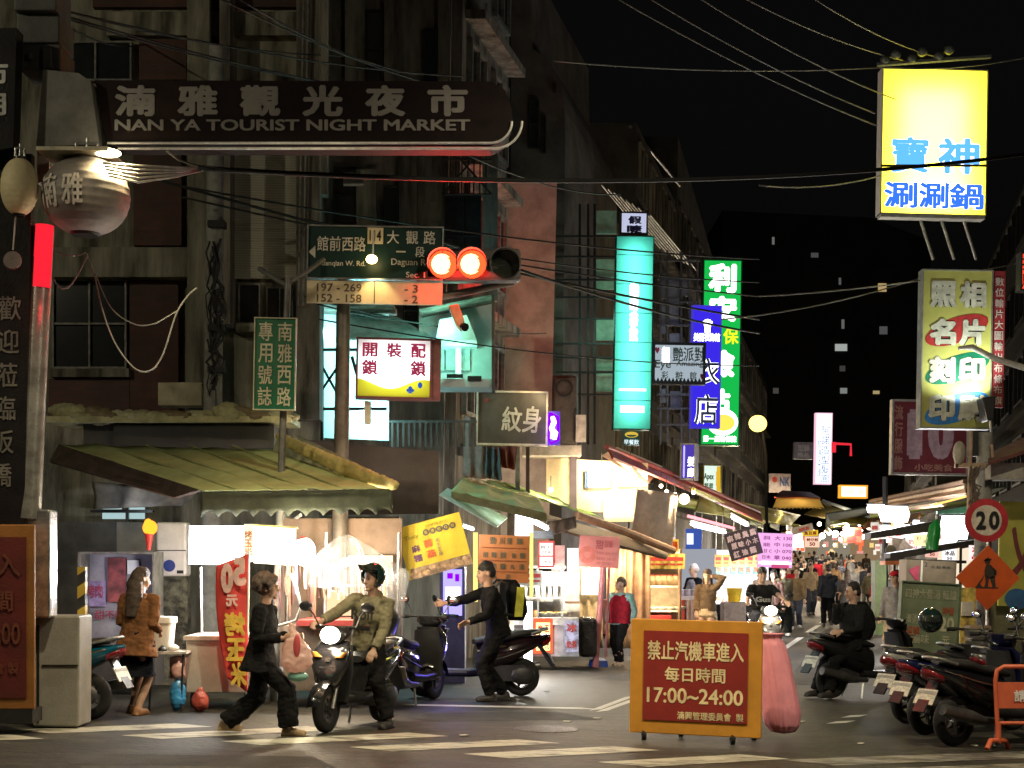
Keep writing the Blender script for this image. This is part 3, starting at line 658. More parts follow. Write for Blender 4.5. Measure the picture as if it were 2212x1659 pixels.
MB().tube([P(620, 612, 18.25), P(660, 590, 18.3), P(700, 560, 18.5)], [.03, .03, .03]).tube([P(621, 618, 18.25), P(575, 590, 18.3), P(560, 580, 18.4)], .03).build('arm', mat('pole_grey', (.2, .2, .19)), sg, smooth=40)
sign('direction_sign', 'green vertical sign with two columns of cream characters above the awning', 'sign', (549, 687, 639, 886), 18.1, GRN2, .04, mat('sign_cream', (.7, .68, .52), .5), [(mat('sign_cream', (.7, .68, .52)), .012, vert('專用號誌', .27, .03, .97, .34) + vert('南雅西路', .73, .03, .97, .34))], fw=.012)
# ------------------------------------------------------------------ shop signs
def E(n, c, s): return emat(n, c, s)
LW = emat('backlit_white', (1, 1, 1), 3.2)
# tall yellow hotpot sign (its mascot is left out)
hp = sign('hotpot_sign', 'big lit yellow hotpot sign with blue lettering above the printing sign', 'sign', (1903, 148, 2134, 464), 27, tmat('yellow_film', (1, .88, .085), .02), .3, None,
     [(emat('sky_blue_letters', (.10, .40, .95), 1.5), .03, [('寶', .27, .595, .36, .25), ('神', .73, .595, .4, .25)]), (emat('blue_letters', (.04, .18, .85), 1.2), .03, [('涮', .19, .87, .32, .18), ('涮', .5, .87, .29, .18), ('鍋', .81, .87, .33, .18)])],
     glow=[(.5, .45, .6, .6, 100, (1, 1, 1)), (.5, .78, .62, .3, 80, (1, 1, 1)), (.5, .5, .9, .95, 40, (1, 1, .9))], yaw=2)
letters(hp, [('寶', .27, .595, .36, .25), ('神', .73, .595, .4, .25), ('涮', .19, .87, .32, .18), ('涮', .5, .87, .29, .18), ('鍋', .81, .87, .33, .18)], LW, hp['w'], hp['h'], -.009, .1, name='letter_border')
MB().box((0, .12, -.03), (hp['w'] * .98, .24, .05)).build('bottom_trough', mat('pale_metal', (.5, .5, .45), .5), hp, world=False)
sb = MB()
for x in (1992, 2037, 2085): sb.tube([P(x - 5, 470, 27.2), P(x + 24, 560, 27.6)], .03)
sb.build('support_strut', STEEL, hp)
MB().bpx(1903, 355, 2133, 360, 26.93, .02).build('panel_joint', mat('joint_yellow', (.12, .1, .0), .6), hp)
# photo and printing sign
PH = sign('printing_sign', 'dim yellow printing sign with outlined characters over coloured ovals', 'sign', (1990, 583, 2142, 926), 25.5, mat('printed_yellow', (.50, .50, .13), .5, var=.12, sc=2, bump=.02), .25, mat('grey_frame', (.2, .2, .18), .5), (), yaw=0, fw=.02)
w, h = PH['w'], PH['h']
def oval(par, u, v, ru, rv, m, w, h, y, tilt=0):
    mb = MB(); n = 36; ct, st = math.cos(tilt), math.sin(tilt); a = [(ru * w * math.cos(2 * math.pi * k / n), rv * h * math.sin(2 * math.pi * k / n)) for k in range(n)]
    mb.add([((u - .5) * w + x * ct - z * st, y, (1 - v) * h + x * st + z * ct) for x, z in a], [tuple(range(n))]); return mb.build('oval', m, par, world=False)
oval(PH, .5, .38, .47, .08, mat('oval_red', (.42, .03, .03), .5, bump=0), w, h, -.006, .35); oval(PH, .52, .62, .48, .08, mat('oval_green', (.0, .16, .08), .5, bump=0), w, h, -.006, .35); oval(PH, .52, .87, .48, .085, mat('oval_blue', (.02, .2, .6), .5, bump=0), w, h, -.006, .35)
it = []
for r_, s in enumerate(('照相', '名片', '刻印', '印刷')):
    for c_, ch in enumerate(s): it.append((ch, .3 + .42 * c_, .155 + .238 * r_, .38, .17))
letters(PH, it, mat('outline_black', (.015, .02, .015), .6, bump=0), w, h, -.010, .10, name='letter_outline'); letters(PH, it, mat('letter_pale', (.60, .60, .5), .5, bump=0), w, h, -.014, .06)
PR = sign('side_banner', 'narrow dark red printing banner with white vertical text beside the yellow printing sign', 'sign', (2144, 585, 2170, 880), 25.6, mat('banner_red', (.30, .025, .03), .6), .1, None, [(mat('banner_white', (.6, .55, .5), .6), .01, vert('數位輸片大圖輸出布條布旗', .5, .04, .99, .7, .2))])
fl = thing('floodlight', 'black floodlight shining on the printing sign from its pole', 'lamp', P(2140, 895, 24.8))
MB().prism([P(2122, 858, 24.6), P(2152, 854, 24.6), P(2148, 905, 24.6), P(2134, 910, 24.6), P(2126, 880, 24.6)], (0, .35, 0)).build('housing', BLACK, fl, bevel=.02)
MB().tube([P(2140, 905, 24.8), P(2142, 935, 25)], .03).build('bracket', STEEL, fl)
lamp('lamp_light', 'SPOT', P(2128, 856, 24.9), 150, (.92, 1, .88), fl, size=.05, aim=P(2075, 770, 25.5), spot=110)
# ten sign
TEN = sign('number_ten_sign', 'unlit maroon board with a huge faded number ten behind the printing sign', 'sign', (1926, 864, 2092, 1026), 36, mat('maroon_board', (.17, .02, .035), .5, var=.2, sc=2), .2, mat('dull_frame', (.3, .3, .28), .5), [(mat('ten_pink', (.42, .3, .36), .5), .07, [('1', .3, .46, .2, .68), ('0', .64, .46, .34, .68)]), (mat('ten_tan', (.4, .2, .16), .6), .03, vert('流行服飾', .09, .06, .96, .11) + [('小吃美食', .55, .9, .5, .1)])], fw=.05)
lamp('fill_bulb', 'POINT', P(2010, 1090, 33.2), 22, (1, .72, .5), TEN)  # unseen fill added to lift the dark board; no bulb hangs here
# turquoise lit column
TQ = sign('turquoise_sign', 'tall lit turquoise sign column above the red sheet roof', 'sign', (1327, 509, 1410, 928), 30, tmat('turquoise_film', (.11, .86, .66), .02), .3, None, (), glow=[(.5, .5, .3, .9, 24, (1, 1, 1)), (.5, .5, .8, .95, 10, (.9, 1, 1))], back=mat('green_casing', (.0, .08, .06), .5))
w, h = TQ['w'], TQ['h']; m = MB()
m.box((0, -.012, h * .105), (w * .62, .006, h * .034)); m.box((0, -.012, h * .205), (w * .7, .006, h * .011)); m.build('white_bars', LW, TQ, world=False)
letters(TQ, vert('咖啡茶飲', .5, .245, .545, .24, -.04), LW, w, h, -.012, .13)
for i in range(6): MB().box((0, -.01, h * (.15 + .15 * i)), (w, .004, .012)).build('panel_joint', mat('joint_teal', (.0, .3, .24), .6), TQ, world=False)
sign('eyelash_box_sign', 'small white lit box with dark blue characters on top of the turquoise column', 'sign', (1340, 458, 1399, 506), 30.1, E('pale_lilac_lit', (.55, .58, .78), .95), .25, BLACK, [(mat('navy_letters', (.01, .02, .12), .6), .05, [('假', .53, .36, .5, .36), ('睫', .52, .77, .56, .36)])], fw=.03)
sign('lunch_sign', 'tiny dark box sign with a yellow bowl emblem below the turquoise column', 'sign', (1346, 930, 1382, 962), 30.4, mat('deep_teal_board', (.01, .08, .09), .5), .15, None, [(E('sign_glow_white', (.8, .95, 1), 1.1), .02, [('早餐飲', .5, .78, .9, .34)]), (E('sign_glow_yellow', (1, .7, .1), .7), .03, [('◓', .5, .28, .8, .4)])])
# party sign
PT = sign('party_sign', 'grey white lit party sign with brush characters and a zigzag lower edge', 'sign', (1409, 740, 1524, 830), 32.5, E('grey_lit', (.50, .60, .68), .75), .2, mat('near_black_frame', (.01, .012, .02), .5), [(mat('grey_letters', (.06, .09, .09), .6), .015, [('艷', .48, .28, .2, .34), ('派', .68, .28, .2, .34), ('對', .88, .28, .18, .36), ('Eye', .2, .55, .3, .25), ('Amazing', .7, .52, .5, .16), ('彩', .24, .79, .13, .19), ('粧', .51, .79, .15, .19), ('館', .77, .79, .13, .19)]), (E('white_blob', (1, 1, 1), 2.5), .12, [('靚', .25, .3, .16, .4)]), (mat('heart_red', (.35, .03, .1), .6), 0, [('♥', .09, .2, .08, .16), ('♥', .95, .82, .1, .16)])], fw=.06)
zz = MB()
for i in range(14): x = (-.46 + .92 * i / 13) * PT['w']; zz.prism([Vector((x - .04, -.012, .055)), Vector((x + .04, -.012, .055)), Vector((x, -.012, .14))], (0, -.004, 0))
zz.build('zigzag_edge', mat('near_black_frame', (.01, .012, .02)), PT, world=False)
# blue shop sign
BL = sign('blue_shop_sign', 'lit royal blue vertical shop sign with outlined white characters', 'sign', (1494, 660, 1557, 924), 34, E('royal_blue', (.045, .025, .82), 1.0), .25, E('blue_rim', (.08, .06, .75), .7), (), fw=.03)
w, h = BL['w'], BL['h']; it = [('衣', .56, .54, .8, .22), ('店', .52, .85, .8, .25)]
letters(BL, it, LW, w, h, -.012, .06); letters(BL, it, mat('slate_blue', (.05, .07, .22), .6), w, h, -.02, .015, name='letter_core')
letters(BL, [('♛', .52, .17, .34, .12), ('美麗衣飾館', .5, .26, .9, .07)], LW, w, h, -.012, .03)
# green insurance sign
GS = sign('green_sign', 'tall lit green sign with white characters behind the blue shop sign', 'sign', (1516, 561, 1600, 962), 37, E('bright_green', (.01, .55, .08), .95), .3, mat('dark_green_rim', (.0, .12, .02), .5), (), fw=.03)
w, h = GS['w'], GS['h']
letters(GS, [('利', .5, .1, .72, .16), ('安', .52, .265, .72, .14), ('險', .5, .56, .7, .15), ('站', .45, .76, .6, .13)], LW, w, h, -.012, .06)
letters(GS, [('保', .74, .41, .4, .09)], E('lime_yellow', (.85, .95, .02), 1.2), w, h, -.012, .03)
oval(GS, .56, .875, .4, .072, LW, w, h, -.013); oval(GS, .58, .878, .3, .045, E('amber_logo', (1, .75, .1), 1.2), w, h, -.017)
letters(GS, [('第一產物保險', .5, .965, .86, .035)], LW, w, h, -.014, .03)
# dark tattoo board
TA = sign('tattoo_board', 'dark brown tattoo board with a pale frame and brush characters', 'sign', (1029, 845, 1183, 962), 24, mat('dark_brown_board', (.075, .062, .04), .45, var=.25, sc=3, bump=.02), .12, mat('pale_frame', (.6, .52, .36), .5), [(mat('brush_cream', (.52, .48, .34), .6), .02, [('紋', .5, .52, .28, .46, 0, 4), ('身', .78, .52, .26, .5, 0, 4)]), (mat('dull_red_mark', (.3, .04, .03), .6), .01, [('★', .14, .17, .09, .12)])], fw=.03)
lamp('board_lamp', 'SPOT', P(1180, 838, 23.4), 26, (1, .75, .42), TA, size=.03, aim=P(1125, 910, 24), spot=100)
NE = thing('purple_neon', 'small blazing purple and white neon figure beside the tattoo board', 'neon sign', P(1196, 958, 24.1))
MB().tube([P(1193, 900, 24), P(1197, 912, 24), P(1191, 925, 24), P(1198, 935, 24), P(1195, 948, 24)], [.03, .04, .035, .055, .05], 10).build('tube_core', E('violet_white', (.75, .6, 1), 8), NE)
MB().tube([P(1187, 893, 24.06), P(1205, 900, 24.06), P(1206, 950, 24.06), P(1190, 958, 24.06), P(1184, 945, 24.06), P(1187, 893, 24.06)], .022, 8).build('tube_outline', E('deep_violet', (.16, .0, 1), 2.2), NE)
MB().bpx(1182, 888, 1210, 962, 24.12, .05).build('back_plate', mat('violet_plate', (.2, .1, .6), .5), NE)
lamp('neon_light', 'POINT', P(1196, 925, 23.7), 5, (.25, .1, 1), NE)
# locksmith light box
KY = sign('locksmith_sign', 'white lit locksmith box sign with red characters and a yellow wave', 'sign', (770, 731, 932, 861), 19.8, tmat('white_film', (.85, .85, .84), .02), .25, mat('maroon_rim', (.16, .05, .05), .5), (), glow=[(.5, .5, .75, .55, 14, (.95, .97, 1))], yaw=4, fw=.025)
w, h = KY['w'], KY['h']
letters(KY, [('開', .18, .2, .2, .24), ('裝', .5, .2, .2, .24), ('配', .82, .2, .2, .24), ('鎖', .18, .49, .21, .26), ('鎖', .82, .49, .21, .26)], E('crimson_letters', (.42, .035, .09), .8), w, h, -.014, .035)
letters(KY, [('鎖', .5, .49, .21, .26)], E('pale_letters', (1, .85, .8), 1.6), w, h, -.014, .0)  # same red character, its glare wash-out put into a pale colour
wv = MB(); n = 20; top = [((-.5 + i / n) * w, -.012, h * (.24 + .08 * math.cos(i / n * 7))) for i in range(n + 1)]
wv.add(top + [(w * .5, -.012, .01), (-w * .5, -.012, .01)], [tuple(range(n + 3))]); wv.build('yellow_wave', tmat('yellow_wave', (.75, .78, .05), .02), KY, world=False)
oval(KY, .85, .77, .03, .05, E('key_blue', (.05, .15, .7), .7), w, h, -.016); letters(KY, [('♣', .72, .85, .1, .12)], E('key_blue', (.05, .15, .7), .7), w, h, -.016)
MB().box((w / 2 + .06, .12, h / 2), (.12, .2, h * 1.01)).build('side_panel', mat('maroon_rim', (.16, .05, .05)), KY, world=False)
mc = MB(); mc.bpx(787, 866, 800, 915, 19.9, .1); mc.build('bracket_leg', mat('pole_cream', (.5, .45, .35), .5), KY)
# small far signs
sign('purple_box_sign', 'violet lit vertical box sign with white characters above the red roof', 'sign', (1470, 958, 1502, 1036), 30, E('violet_lit', (.10, .06, .55), .8), .4, mat('grey_box', (.25, .25, .25), .5), [(LW, .02, vert('髮廊', .7, .35, .95, .45)), (E('violet_bar', (.5, .45, 1), 1.3), .05, [('|', .25, .5, .12, .9)])], yaw=-15, fw=.03)
sign('card_shop_sign', 'small white sign with green top and yellow side strip above the far awning', 'sign', (1518, 1004, 1558, 1064), 40, E('pale_green_white', (.75, .9, .78), 1.1), .3, mat('olive_frame', (.2, .16, .02), .5), [(mat('dark_green_text', (.02, .12, .05), .6), .04, [('Apex', .32, .45, .55, .3), ('悠遊', .32, .75, .5, .2)]), (E('amber_strip', (.95, .55, .03), .85), .3, [('■', .84, .5, .25, .95)])], yaw=8)
sign('white_vertical_sign', 'white lit vertical sign with thin blue characters over the far stalls', 'sign', (1761, 892, 1797, 1046), 62, E('cool_white_lit', (.9, .93, 1), 1.7), .3, E('pink_rim', (1, .6, .75), 1), [(E('thin_blue', (.15, .3, .75), .6), .0, vert('阿諾造型髮廊', .62, .18, .99, .5)), (E('thin_blue', (.15, .3, .75), .6), 0, vert('剪燙染護', .25, .38, .9, .25))], fw=.04)
sign('orange_box_sign', 'small orange rimmed white box sign over the right awnings far down the street', 'sign', (1814, 1048, 1874, 1076), 58, E('cream_lit', (1, .86, .6), 2.2), .3, E('orange_rim', (1, .4, .03), 1.2), [(mat('brown_text', (.2, .1, .03), .6), .0, [('小吃 · 店', .5, .5, .7, .4)])], fw=.06)
sign('fruit_logo_sign', 'pale dim square sign with a red dot and blue letters above the yellow scalloped awning', 'sign', (1661, 1023, 1708, 1064), 56, mat('pale_sign', (.42, .42, .42), .5), .2, None, [(mat('nk_blue', (.05, .12, .3), .6), .04, [('NK', .72, .42, .45, .5)]), (mat('nk_red', (.5, .06, .03), .6), .05, [('●', .26, .32, .22, .3)])])
lamp('awning_bulb', 'POINT', P(1690, 1072, 55), 40, (1, .6, .4))
sign('dark_far_sign', 'unlit lilac grey sign beside the white vertical sign', 'sign', (1714, 955, 1757, 992), 66, mat('lilac_grey', (.2, .18, .22), .5), .2, None, [(mat('dim_text', (.4, .38, .4), .6), .03, [('服飾', .5, .35, .6, .4), ('精品', .5, .76, .6, .3)])])
nr = thing('red_neon_bracket', 'thin red neon bracket beside the white vertical sign', 'neon sign', P(1830, 975, 62))
MB().tube([P(1800, 958, 62), P(1838, 960, 62), P(1838, 985, 62)], .05, 6).build('tube', E('neon_red', (.9, .03, .05), 1), nr); MB().bpx(1797, 955, 1806, 977, 61.9, .1).build('end_box', E('neon_red', (.9, .03, .05), 1), nr)
sign('red_neon_sign', 'glowing red vertical sign cut off by the right edge of the view', 'sign', (2204, 545, 2230, 628), 24, E('neon_orange_red', (1, .08, .03), 1.3), .2, BLACK, [(mat('outline_black', (.015, .02, .015)), .02, vert('按摩', .5, .05, .95, .7))])
# street lamp in view
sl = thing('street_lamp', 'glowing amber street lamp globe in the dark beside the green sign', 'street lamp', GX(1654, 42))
MB().tube([GX(1660, 42), P(1655, 985, 42), P(1646, 925, 42), P(1636, 912, 42)], [.05, .04, .03, .03], 8).build('pole', mat('pole_soot', (.006, .006, .006), 1, spec=0, bump=0), sl, smooth=40)  # pole colour blackened so the globe's light barely shows on it
MB().ell(P(1637, 915, 41.9), (.25, .25, .23)).build('globe', E('amber_globe', (1, .72, .16), 3.4), sl)
lamp('lamp_light', 'POINT', P(1630, 922, 41.2), 300, (1, .68, .3), sl, size=.2)
# road signs on the right
SP = GX(2136, 22.2)
rp = thing('sign_post', 'thin grey post carrying the speed limit and road works signs', 'post', SP)
MB().tube([SP, P(2138, 1080, 22.2)], .035, 10).build('post', STEEL, rp, smooth=40)
def discsign(name, label, cx, cy, r, d):
    t = thing(name, label, 'sign', P(cx, cy + r, d)); c = P(cx, cy, d); R_ = r / F * d
    MB().lathe([(0, 0), (R_, 0), (R_, .02), (0, .02)], c, (0, 1, 0), 40).build('rim', mat('sign_red', (.45, .02, .03), .45, bump=.02), t)
    MB().lathe([(0, -.006), (R_ * .70, -.006), (R_ * .70, .001)], c, (0, 1, 0), 40).build('face', mat('sign_face', (.62, .55, .46), .45, bump=.02), t)
    place_letters(t, [('2', cx - 24, cy - 20, cx - 2, cy + 20), ('0', cx + 4, cy - 20, cx + 27, cy + 20)], BLACK, d, .02, .04); return t
discsign('speed_limit_sign', 'round red rimmed speed limit sign reading twenty', 2131, 1124, 47, 22)
rw = thing('road_works_sign', 'orange diamond road works sign with a digging worker', 'sign', P(2135, 1320, 21.9)); c = P(2134, 1248, 21.9); q = 69 / F * 21.9
MB().prism([c + Vector((0, 0, -q * 1.02)), c + Vector((q, 0, 0)), c + Vector((0, 0, q * 1.02)), c + Vector((-q, 0, 0))], (0, .03, 0)).build('diamond', mat('sign_orange', (.62, .10, .015), .4, var=.08, bump=.02), rw)
k = q / 69; wk = MB()
def pic(pts): wk.prism([c + Vector((x * k, -.008, -z * k)) for x, z in pts], (0, -.004, 0))
pic([(-8, -40), (0, -44), (5, -36), (2, -28), (-6, -30)]); pic([(-10, -38), (6, -42), (7, -39), (-9, -35)]); pic([(-5, -28), (6, -28), (16, -12), (15, -2), (4, 2), (-7, -4), (-8, -16)])
pic([(6, -26), (18, -16), (18, -6), (14, -6), (13, -14)]); pic([(-7, -6), (2, 0), (0, 20), (-8, 20), (-5, 8)]); pic([(4, -1), (14, -4), (17, 20), (10, 20)]); pic([(-8, -8), (-16, 6), (-20, 10), (-22, 16), (-17, 12), (-12, 4)]); pic([(-26, 20), (-20, 11), (-12, 20)]); pic([(-28, 20), (22, 20), (22, 22.5), (-28, 22.5)])
wk.build('worker_pictogram', mat('pictogram_black', (.03, .02, .012), .6, bump=0), rw)
# movable market board
MBD = 14.6
bd = thing('market_board', 'red market notice board with an orange yellow border on casters', 'notice board', G(1500, 1606), (0, 0, R(-17)))
c = W[bd.name].inverted() @ P(1502, 1464, MBD); bw, bh = 1.27, 1.1
OR = mat('board_orange', (.60, .27, .035), .5, var=.12, sc=3, bump=.05); RD = mat('board_red', (.27, .025, .02), .5, var=.12, sc=3, bump=.04)
MB().box((c.x, 0, c.z), (bw, .04, bh)).build('border_panel', OR, bd, world=False, bevel=.008)
MB().box((c.x, -.026, c.z + .01), (bw * .79, .012, bh * .78)).build('red_panel', RD, bd, world=False)
t_ = letters(bd, [('禁止汽機車進入', .5, .27, .73, .17), ('每日時間', .5, .475, .46, .13), ('17:00~24:00', .5, .66, .73, .135), ('湳興管理委員會  製', .62, .83, .5, .07)], mat('board_cream', (.82, .64, .36), .5, bump=0), bw, bh, -.035, .022, z0=c.z - bh / 2)
for v in t_.data.vertices: v.co.x += c.x
lg = MB()
for x in (-.5, .5):
    for y in (.06, .5): lg.tube([(c.x + x, y, .1), (c.x + x, y, .22 if y > .1 else 1.1)], .02)
    lg.tube([(c.x + x, .06, .2), (c.x + x, .5, .2)], .02); lg.tube([(c.x + x, .5, .2), (c.x + x, .06, 1.0)], .016)
lg.tube([(c.x - .5, .5, .2), (c.x + .5, .5, .2)], .02); lg.build('stand_frame', STEEL, bd, world=False)
for x in (-.5, -.2 - .02, .36, .5):
    y = .06 if x in (-.5, .36) else .5
    MB().lathe([(.02, -.02), (.062, -.02), (.062, .02), (.02, .02), (.02, -.02)], (c.x + x, y - .03, .064), (1, .3, 0), 14).build('caster', RUBBER, bd, world=False)
# left board, cut by the frame
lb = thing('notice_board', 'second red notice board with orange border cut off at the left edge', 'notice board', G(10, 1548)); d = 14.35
MB().bpx(-200, 1133, 74, 1532, d, .05).build('border_panel', mat('board_orange2', (.22, .085, .015), .6, var=.2, sc=3), lb, bevel=.01)  # darker copies of the market board colours, shade included in them
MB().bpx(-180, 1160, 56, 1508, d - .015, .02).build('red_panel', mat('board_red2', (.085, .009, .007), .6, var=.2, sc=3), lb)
place_letters(lb, [('進入', -60, 1195, 46, 1245), ('時間', -50, 1275, 30, 1320), ('~24:00', -70, 1345, 46, 1392), ('委員會 製', -60, 1430, 42, 1456)], mat('board_dim_letters', (.12, .03, .015), .6), d, .02, .02)
MB().bpx(-150, 1532, 70, 1562, d, .3).build('stand_frame', DARK, lb)
# ------------------------------------------------------------------ people
def remesh(mb, voxel, smooth=3, wr=0.0, seed=0):
    me = bpy.data.meshes.new("body"); me.from_pydata([tuple(v) for v in mb.v], [], mb.f)
    ob = bpy.data.objects.new("body", me)
    r = ob.modifiers.new("r", 'REMESH'); r.mode = 'VOXEL'; r.voxel_size = voxel; r.adaptivity = 0
    if smooth: s = ob.modifiers.new("s", 'SMOOTH'); s.factor = .5; s.iterations = smooth
    out = bake(ob); bpy.data.objects.remove(ob); bpy.data.meshes.remove(me)
    if wr:
        n = len(out.vertices); co = [v.co.copy() for v in out.vertices]; no = [v.normal.copy() for v in out.vertices]
        sh = Vector((seed * 3.7, seed * 1.3, seed))
        for v, c, m in zip(out.vertices, co, no):
            q = Vector((c.x * 9, c.y * 9, c.z * 14)) + sh
            v.co = c + m * (wr * (noise.noise(q) + .6 * noise.noise(q * 2.3)))
    return out
def ik(a, b, l1, l2, hint):
    a, b = Vector(a), Vector(b); d = b - a; L = d.length
    if L > (l1 + l2) * .995: b = a + d * ((l1 + l2) * .995 / L); d = b - a; L = d.length
    x = (l1 * l1 - l2 * l2 + L * L) / (2 * L); h = math.sqrt(max(l1 * l1 - x * x, 0)); u = d / L
    n = Vector(hint) - u * u.dot(Vector(hint)); n = n.normalized() if n.length > 1e-6 else u.orthogonal().normalized()
    return a + u * x + n * h, b
SKIN = mat('skin', (.42, .25, .17), .5, var=.08, bump=.03); SKINL = mat('skin_light', (.52, .33, .24), .5, var=.08, bump=.03)
def cloth(name, col, rough=.9, var=.25): return mat('cloth_' + name, [c * .8 for c in col] if max(col) < .05 else col, rough, var=var, sc=9, bump=.35, bsc=90, spec=.12)
NP = [0]
def person(label, loc, rz, H=1.66, pel=None, lean=(0, 0), twist=0, head=(0, 0), fL=None, fR=None, hL=None, hR=None, kneeh=(0, -1, .1), elb=None, top=None, bottom=None, shoe=None,
           sleeves='long', legs='long', hair=('short', None), skin=None, group=None, fine=False, build=1.0, topz=None, vest=None, hood=None, elbL=None, elbR=None, scarf=None):
    """A figure facing local -Y. All joint targets in metres for a 1.65 m person."""
    NP[0] += 1; sd = NP[0]; k = H / 1.65; rnd = random.Random(sd)
    t = thing('person', label, 'person', loc, (0, 0, R(rz)), group)
    B = build; skin = skin or SKIN
    pel = Vector(pel or (0, 0, .86)); neck = Vector((lean[0], lean[1], 0)) + pel + Vector((0, 0, math.sqrt(max(.05, .50 ** 2 - lean[0] ** 2 - lean[1] ** 2))))
    up = (neck - pel).normalized(); ct, st = math.cos(R(twist)), math.sin(R(twist)); rv = Vector((ct, st, 0)); rv = (rv - up * rv.dot(up)).normalized(); fw = up.cross(rv) * -1
    fw = rv.cross(up) * -1 if (rv.cross(up)).y > 0 else rv.cross(up)
    chest = pel + up * .30
    hips = [pel + Vector((s * .085, 0, -.04)) for s in (1, -1)]; sh = [neck - up * .045 + rv * (s * .175 * B) for s in (1, -1)]
    feet = [Vector(fL or (.09, 0, .075)), Vector(fR or (-.09, 0, .075))]
    hands = [Vector(hL or (.24, -.04, .80)), Vector(hR or (-.24, -.04, .80))]
    kn, an, el, wr_ = [], [], [], []
    for i in (0, 1):
        a, b = ik(hips[i], feet[i], .41, .40, kneeh); kn.append(a); an.append(b)
        e_ = (elbL, elbR)[i] or elb or (.35 * (1, -1)[i], .8, -.3)
        a, b = ik(sh[i], hands[i], .285, .245, e_); el.append(a); wr_.append(b)
    hd = neck + up * .075 + Vector((0, -.02, .105)); ya = R(head[0]); pi_ = R(head[1])
    hm = Matrix.Rotation(ya, 3, 'Z') @ Matrix.Rotation(pi_, 3, 'X')
    def hp_(x, y, z): return hd + hm @ Vector((x, y, z))
    # body: one continuous surface
    b = MB()
    b.tube([neck - up * .06, neck + up * .04, hp_(0, .01, -.05)], [.062, .056, .058], 12)
    b.ell(hd + hm @ Vector((0, .012, .03)), (.076, .095, .098), 18, 12, None); b.ell(hp_(0, -.022, -.055), (.056, .062, .062), 14, 9); b.ell(hp_(0, -.04, -.02), (.06, .055, .07), 14, 9)
    b.ell(hp_(0, -.107, -.022), (.013, .02, .02), 8, 6); b.ell(hp_(0, -.1, .004), (.009, .012, .03), 8, 6); b.ell(hp_(0, -.089, -.062), (.024, .014, .011), 8, 6); b.ell(hp_(0, -.08, -.098), (.026, .022, .018), 8, 6)
    for s in (-1, 1): b.ell(hp_(s * .077, .012, -.012), (.011, .022, .032), 8, 6)
    b.loft([(pel - up * .1, rv * .13 * B, fw * .085), (pel, rv * .15 * B, fw * .1), (pel + up * .16, rv * .125 * B, fw * .085), (chest, rv * .15 * B, fw * .1), (neck - up * .08, rv * .15 * B, fw * .08), (neck - up * .02, rv * .07, fw * .055)], 18, 2.2)
    for i, s in ((0, 1), (1, -1)):
        b.tube([sh[i] - rv * s * .05, sh[i], sh[i].lerp(el[i], .5), el[i], el[i].lerp(wr_[i], .4), wr_[i]], [.05, .05, .043, .037, .037, .026], 10)
        b.tube([hips[i] + up * .05, hips[i].lerp(kn[i], .4), kn[i], kn[i].lerp(an[i], .35), an[i]], [.088, .078, .055, .053, .036], 12)
        b.ell(an[i] + Vector((0, -.05, -.035)), (.042, .115, .035), 12, 8)
        d = (wr_[i] - el[i]).normalized(); pm = wr_[i] + d * .045
        side = d.cross(fw); side = side.normalized() if side.length > .1 else d.cross(up).normalized(); nrm = side.cross(d).normalized()
        b.loft([(wr_[i], side * .024, nrm * .016), (pm, side * .04, nrm * .016), (wr_[i] + d * .085, side * .042, nrm * .014)], 12, 2.4)
        for j, L in enumerate((.068, .078, .074, .058)):
            o = wr_[i] + d * .08 + side * ((j - 1.5) * .0215); curl = .55 + .15 * j
            b.tube([o, o + d * (L * .45) - nrm * (.004), o + d * (L * .75) - nrm * (L * .3 * curl), o + d * (L * .8) - nrm * (L * .75 * curl)], [.0098, .0095, .009, .008], 7)
        o = wr_[i] + d * .025 - side * .03
        b.tube([o, o + d * .03 - side * .022 - nrm * .01, o + d * .06 - side * .026 - nrm * .022], [.013, .0115, .009], 7)
    vx = .0085 if fine else .013
    link('body', remesh(b, vx, 2), skin, t, 180)
    ey = MB()
    for s in (-1, 1): ey.ell(hp_(s * .029, -.087, .012), (.013, .006, .007), 8, 6); ey.box(hp_(s * .03, -.092, .032), (.032, .008, .007))
    ey.build('eyes', mat('eye_dark', (.02, .014, .01), .3, bump=0), t, world=False, smooth=180)
    # clothes
    cv = .011 if fine else .017
    if bottom is not None:
        c = MB(); zt = .06
        if legs == 'skirt':
            z0 = .44; c.loft([(pel + up * .07, rv * .16 * B, fw * .125), (pel - Vector((0, 0, .08)), rv * .2 * B, fw * .16), (Vector((pel.x, pel.y, z0)), Vector((.25, 0, 0)), Vector((0, .2, 0)))], 20, 2.1)
        else:
            c.loft([(pel + up * .1, rv * .155 * B, fw * .115), (pel, rv * .172 * B, fw * .13), (pel - up * .1, rv * .15 * B, fw * .11)], 18, 2.2)
            for i in (0, 1):
                if legs == 'shorts': c.tube([hips[i] + up * .03, hips[i].lerp(kn[i], .5), kn[i]], [.11, .105, .09], 12)
                else:
                    w = {'wide': .105, 'slim': .056}.get(legs, .074); e = an[i] + (kn[i] - an[i]) * .04
                    c.tube([hips[i] + up * .03, hips[i].lerp(kn[i], .45), kn[i], kn[i].lerp(an[i], .5), e], [.108, .098, (w + .09) / 2, w, w], 12)
        link('trousers' if legs not in ('skirt', 'shorts') else legs.replace('shorts', 'shorts'), remesh(c, cv, 3, .013, sd), bottom, t, 180)
